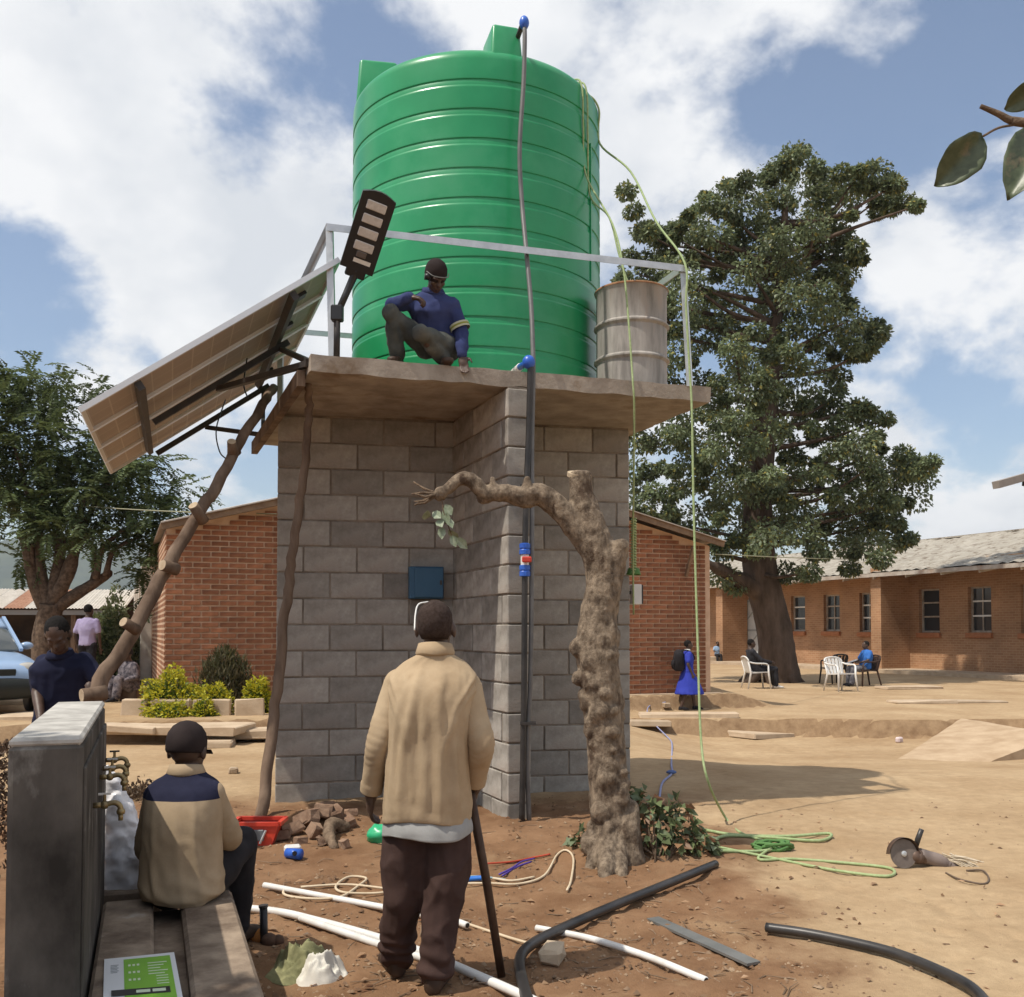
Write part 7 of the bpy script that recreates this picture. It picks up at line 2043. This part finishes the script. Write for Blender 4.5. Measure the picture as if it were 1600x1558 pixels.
def litter():
    # gravel and clods
    n = 4500
    pts = []
    while len(pts) < n:
        px, py = random.uniform(150, 1600), random.uniform(1190, 1600)
        p = G(px, py)
        dens = (1.0 if p.x < 1.2 + .3*math.sin(p.y*2) else .16) * max(.06, .5 + 1.3*mnoise.noise(V((p.x*1.6, p.y*1.6, 0))))
        if random.random() < dens and p.y < 9: pts.append(p)
    b = MB()
    for p in pts:
        r = random.choice((.003, .004, .004, .005, .005, .006, .006, .008, .008, .010, .014)) * random.uniform(.7, 1.3)
        z = gz(p.x, p.y)
        q = [V((p.x + random.uniform(-1, 1)*r*.3, p.y, z + r*.9))] + [V((p.x + r*random.uniform(.7, 1.3)*math.cos(k*1.257), p.y + r*random.uniform(.7, 1.3)*math.sin(k*1.257), z + r*random.uniform(-.2, .3))) for k in range(5)]
        b.add(q, [(0, 1+k, 1+(k+1) % 5) for k in range(5)])
    o = single('gravel', b, mat('gravel_mix', (0.14, 0.08, 0.046), (0.32, 0.225, 0.145), rough=.95, scale=9, lo=.42, hi=.62, detail=2), 'small stones and clods scattered over the dug soil', 'gravel', smooth=True, kind='stuff')
    # dry leaves and twigs
    n = 520; P = []
    while len(P) < n:
        px, py = random.uniform(200, 1560), random.uniform(1260, 1590)
        if px > 1250 and random.random() < .8: continue
        p = G(px, py); P.append((p.x, p.y, gz(p.x, p.y) + .006))
    P = np.array(P)
    Dr = rng.normal(0, 1, (n, 3)); Dr[:, 2] *= .15; Nn = rng.normal(0, .35, (n, 3)); Nn[:, 2] += 1
    col = np.array([0.30, 0.19, 0.11])[None, :]*rng.uniform(.5, 1.6, (n, 1))
    o = leafmesh('leaf_litter', P, Dr, Nn, rng.uniform(.02, .07, n), rng.uniform(.012, .035, n), col, M_leaf_shr)
    tag(o, 'dry brown leaves and chips scattered over the ground', 'leaf litter', kind='stuff')
    b = MB()
    for _ in range(230):
        px, py = random.uniform(360, 1250), random.uniform(1290, 1580)
        if px > 1150 and random.random() < .6: continue
        p = G(px, py); L_ = random.uniform(.04, .16); an = random.uniform(0, 6.28); z = gz(p.x, p.y) + .004
        q = V((p.x, p.y, z)); d_ = V((math.cos(an), math.sin(an), 0)); sd_ = V((-d_.y, d_.x, 0))
        b.tube([q, q + d_*L_*.5 + sd_*L_*random.uniform(-.15, .15) + V((0, 0, random.uniform(0, .012))), q + d_*L_ + V((0, 0, random.uniform(-.003, .01)))], [.003, .0026, .0015], 4)
    single('twig_litter', b, mat('dry_twig', (0.10, 0.065, 0.04), (0.30, 0.21, 0.14), rough=.9, scale=5), 'thin dry twigs and root bits strewn over the dug soil', 'twigs', kind='stuff')
    # heap of dead leaves and twigs beyond the tap wall
    c = GG(205, 1245); n = 1300
    P = np.array(c) + rng.normal(0, 1, (n, 3))*np.array([.22, .16, .0]); P[:, 2] = [gz(a, b) + abs(random.gauss(0, .05)) for a, b in P[:, :2]]
    o = leafmesh('leaf_heap', P, rdir(n), rdir(n), rng.uniform(.02, .06, n), rng.uniform(.010, .03, n), np.array([0.11, 0.075, 0.045])[None, :]*rng.uniform(.4, 1.7, (n, 1)), M_leaf_shr)
    tag(o, 'heap of dead leaves and twigs behind the tap wall', 'leaf heap', kind='stuff')
    n = 2200
    P = np.array(D(-8, 1230, 4.6)) + rng.normal(0, 1, (n, 3))*np.array([.06, .25, .18])
    P[:, 2] = np.clip(P[:, 2], .02, .95); P[:, 0] = np.minimum(P[:, 0], -2.33)
    o = leafmesh('cut_brush', P, rdir(n), rdir(n), rng.uniform(.02, .05, n), rng.uniform(.008, .02, n), np.array([0.10, 0.065, 0.04])[None, :]*rng.uniform(.4, 1.7, (n, 1)), M_leaf_shr)
    tag(o, 'pile of brown cut brush against the back of the tap wall', 'brush pile', kind='stuff')
litter()

# ------------------------------------------------------------------ car
def car():
    p = D(-62, 1070, 15.5); z0 = gz(p.x, p.y)
    T = thing('parked_car', 'light blue car with black bumper parked at the edge of the yard', 'car', (p.x, p.y, z0))
    a = R(-52); M = rotz(a)                      # local x = forward, y = left
    P = lambda x, y, z: V((p.x, p.y, z0)) + M @ V((x, y, z))
    M_b = mat('car_blue', (0.27, 0.38, 0.56), (0.30, 0.42, 0.60), rough=.25, scale=2, spec=.6); M_d = mat('bumper_black', (0.018, 0.02, 0.018), rough=.5)
    # body shell lofted along its length (y half width, z bottom, z top)
    secs = []
    prof = [(2.05, .62, .42, .60), (2.0, .74, .32, .72), (1.75, .81, .25, .80), (1.2, .84, .22, .88), (.75, .84, .22, .93), (0, .84, .22, .95), (-1.0, .84, .22, .96), (-1.7, .82, .25, .95), (-2.0, .74, .34, .88), (-2.06, .6, .45, .75)]
    for x, w_, zb, zt in prof: secs.append((P(x, 0, (zb+zt)/2), M @ V((0, w_, 0)), V((0, 0, (zt-zb)/2)), .55))
    MB().loft(secs, 28).build('body', M_b, T, True)
    cab = [(.95, .70, .90, .93), (.40, .66, .88, 1.28), (.05, .63, .88, 1.43), (-.6, .63, .88, 1.45), (-1.2, .62, .88, 1.38), (-1.75, .62, .88, .98)]
    gl = MB().loft([(P(x, 0, (zb+zt)/2), M @ V((0, w_, 0)), V((0, 0, (zt-zb)/2+.005)), .6) for x, w_, zb, zt in cab], 24).build('windows', mat('car_glass', (0.10, 0.11, 0.11), rough=.1, spec=.7), T, True)
    MB().loft([(P(x, 0, zt - .02), M @ V((0, w_*.86, 0)), V((0, 0, .045)), .7) for x, w_, zb, zt in cab[1:5]], 20).build('roof', M_b, T, True)
    for sy in (-1, 1):
        MB().bar(P(.98, sy*.66, .92), P(.05, sy*.58, 1.42), .05, .05).build('windscreen_pillar', M_b, gl); MB().bar(P(-.35, sy*.645, .92), P(-.35, sy*.59, 1.43), .06, .04).build('door_pillar', M_b, gl); MB().bar(P(-1.72, sy*.63, .95), P(-1.15, sy*.58, 1.38), .07, .05).build('rear_pillar', M_b, gl)
        for x in (1.32, -1.32):
            c = P(x, sy*.76, .31); ax = M @ V((0, sy, 0)); t = V((0, 0, 1)); u = ax.cross(t)
            w_ = MB().lathe([(.19, -.10), (.29, -.09), (.31, -.05), (.31, .05), (.29, .09), (.19, .10)], 24, c, basis(u, t, ax)).build('wheel', M_black, T, True)
            MB().lathe([(.19, .085), (.17, .095), (.05, .09)], 18, c, basis(u, t, ax)).build('rim', M_alu, w_, True)
            arch = MB(); vv = []
            n = 14
            for i in range(n+1):
                an = math.pi*i/n; o1 = c + u*math.cos(an)*.36 + t*math.sin(an)*.36; vv += [o1 + ax*.085, o1 - ax*.12]
            arch.add(vv, [(2*i, 2*i+2, 2*i+3, 2*i+1) for i in range(n)]); arch.build('wheel_arch', M_d, T)
        MB().ball(P(1.92, sy*.55, .66), (.10, .17, .10), M).build('headlight', mat('headlight_glass', (0.42, 0.40, 0.36), rough=.12, spec=.7), T, True)
        MB().ball(P(.66, sy*.80, .98), (.07, .10, .06), M).build('mirror', M_b, T, True)
    MB().loft([(P(2.10, 0, .40), M @ V((0, .62, 0)), V((0, 0, .12)), .6), (P(2.0, 0, .40), M @ V((0, .80, 0)), V((0, 0, .17)), .6), (P(1.62, 0, .38), M @ V((0, .83, 0)), V((0, 0, .15)), .6)], 20).build('bumper', M_d, T, True)
    MB().box(P(2.03, 0, .62), (.05, .75, .10), M, .01).build('grille', M_d, T)
car()

# ------------------------------------------------------------------ things at the right edge near the camera
def near_branch():
    b = V((2.15, 1.55, 0))
    T = thing('near_tree', 'young tree whose bare-tipped twig carries three broad leaves against the sky', 'tree', b)
    Y = 1.75
    MB().tube(spline([b + V((0, 0, -.1)), b + V((.05, .02, 1.0)), b + V((-.02, .05, 1.9)), b + V((.02, .05, 2.9))], 5), list(np.linspace(.05, .02, 16)), 10).build('trunk', M_barkl, T, True)
    tw = spline([b + V((0, .05, 2.0)), V((1.6, Y, 2.30)), D(1640, 198, Y), D(1585, 190, Y), D(1560, 178, Y), D(1532, 166, Y)], 5)
    MB().tube(tw, list(np.linspace(.012, .004, len(tw))), 8).build('twig', M_barkl, T, True)
    Ml = mat('broad_leaf', (0.045, 0.062, 0.028), (0.10, 0.125, 0.065), rough=.4, scale=30, spec=.45, c3=(0.20, 0.155, 0.09), scale3=16, lo3=.56, hi3=.70, bump=.3, bscale=60, bdist=.002)
    def leaf(p0, p1, wpx, bend, Y0=Y, nrm=(0.25, -1, .15)):
        p, q = D(*p0, Y0), D(*p1, Y0 + bend); d = q - p; L = d.length; d.normalize(); nv = V(nrm); s = d.cross(nv).normalized(); nv = s.cross(d)
        n, k = 12, 4; wd = wpx*Y0/F/2; vv = []
        for i in range(n+1):
            t = i/n; w_ = wd*(math.sin(math.pi*min(1, t*.97 + .02))**.62)*(1.02 - .18*t)
            for j in range(-k, k+1):
                x = j/k; rg = 1 + .10*mnoise.noise(V((t*7, x*.6, p0[0]*.1))) - (.25*ridge(t, .93, .04) if x > .3 else 0); vv.append(p + d*L*t + s*x*w_*rg + nv*(.55*abs(x)**1.3*w_ + .05*L*math.sin(3.2*t + x) + .010*w_*math.cos(t*40 - abs(x)*9)*6))
        W_ = 2*k+1
        m = MB(); m.add(vv, [(i*W_+j, (i+1)*W_+j, (i+1)*W_+j+1, i*W_+j+1) for i in range(n) for j in range(W_-1)])
        o = m.build('leaf', Ml, T, True); sf = o.modifiers.new('s', 'SOLIDIFY'); sf.thickness = .0006
        return o
    leaf((1535, 214), (1462, 292), 66, .02); leaf((1618, 205), (1578, 312), 72, -.03, nrm=(-.2, -1, .1)); leaf((1625, 128), (1570, 172), 44, .03, nrm=(.1, -1, -.4))
    MB().tube(spline([D(1586, 195, Y), D(1560, 200, Y), D(1536, 213, Y)], 4), .0022, 6).build('petiole', M_barkl, T, True)
    for k in range(14):                      # more leaves on the part of the branch out of view
        t_ = .12 + .55*k/14; q = tw[int(t_*len(tw))]; dd = V((random.uniform(-1, 1), random.uniform(-.6, .6), random.uniform(-1, .3))).normalized(); s_ = dd.cross(V((0, 1, .2))).normalized(); nv = s_.cross(dd)
        if 800 + F*q.x/q.y < 1680: continue
        L_, w2 = random.uniform(.08, .12), random.uniform(.03, .042); vv = []
        for i in range(9):
            u = i/8; w_ = w2*math.sin(math.pi*min(.99, u + .01))**.65
            vv += [q + dd*(.02 + L_*u) - s_*w_ + nv*w_*.3, q + dd*(.02 + L_*u), q + dd*(.02 + L_*u) + s_*w_ + nv*w_*.3]
        MB().add(vv, [(3*i+j, 3*i+3+j, 3*i+4+j, 3*i+1+j) for i in range(8) for j in range(2)]).build('leaf', Ml, T, True)
    # canopy corner of a building beside the camera
    p = D(1556, 758, 6.0)
    T = thing('canopy_edge', 'end of a grey-brown roof rail jutting in above the school roof', 'roof', V((3.9, 6.4, 0)))
    e = D(1720, 712, 6.4)
    MB().bar(p, e, .05, .045).build('rail', mat('faded_timber', (0.26, 0.235, 0.215), (0.34, 0.31, 0.28), rough=.85, scale=7), T)
    MB().bar(D(1600, 755, 6.12), V((3.95, 6.4, 2.3)), .03, .03).build('brace', M_blackmet, T)
    MB().bar(V((3.95, 6.4, -.1)), V((3.95, 6.4, e.z + .1)), .08, .08, (1, 0, 0)).build('post', M_wood, T)
near_branch()

# ------------------------------------------------------------------ shade tree standing beside the photographer, out of view
def side_tree():
    b = V((-3.75, 0.9, 0))
    T = thing('yard_tree', 'leafy yard tree beside the tap wall whose crown dapples the apron with shade', 'tree', b)
    MB().tube(spline([b + V((0, 0, -.1)), b + V((.05, .1, 1.5)), b + V((.25, .4, 2.8)), b + V((.45, .7, 3.8))], 5), list(np.linspace(.13, .05, 16)), 10).build('trunk', M_barkl, T, True)
    cen = []
    for k in range(34):
        d = rdir(1)[0]*np.array([1.05, .95, .6])*random.uniform(.3, 1)
        cen.append(np.array([-3.25, 1.55, 4.1]) + d)
    cen = np.array(cen)
    P, Dr, Nn, Ln, Wd, idx = clumps_leaves(cen, np.full(len(cen), .34), 60, .15, .10, .8, .4, .2)
    leafmesh('crown', P, Dr, Nn, Ln, Wd, tints(len(P), (0.06, 0.085, 0.03), idx, len(cen)), M_leaf_big, T)
    m = MB()
    for c in cen[::3]: m.tube([b + V((.3, .5, 3.1)), V(c)], [.03, .01], 5)
    m.build('limb', M_barkl, T, True)
side_tree()

# ------------------------------------------------------------------ air
def haze():
    m = bpy.data.materials.new('haze_air'); m.use_nodes = True
    t = m.node_tree; t.nodes.remove(t.nodes['Principled BSDF'])
    v = N(t, 'ShaderNodeVolumePrincipled'); v.inputs['Color'].default_value = (0.80, 0.87, 0.95, 1); v.inputs['Density'].default_value = 0.00022
    t.links.new(v.outputs[0], t.nodes['Material Output'].inputs['Volume'])
    o = single('haze', MB().box((0, 1500, 98), (4900, 4200, 204)), m, 'thin pale haze in the air between the yard and the hill', 'haze', kind='stuff')
haze()
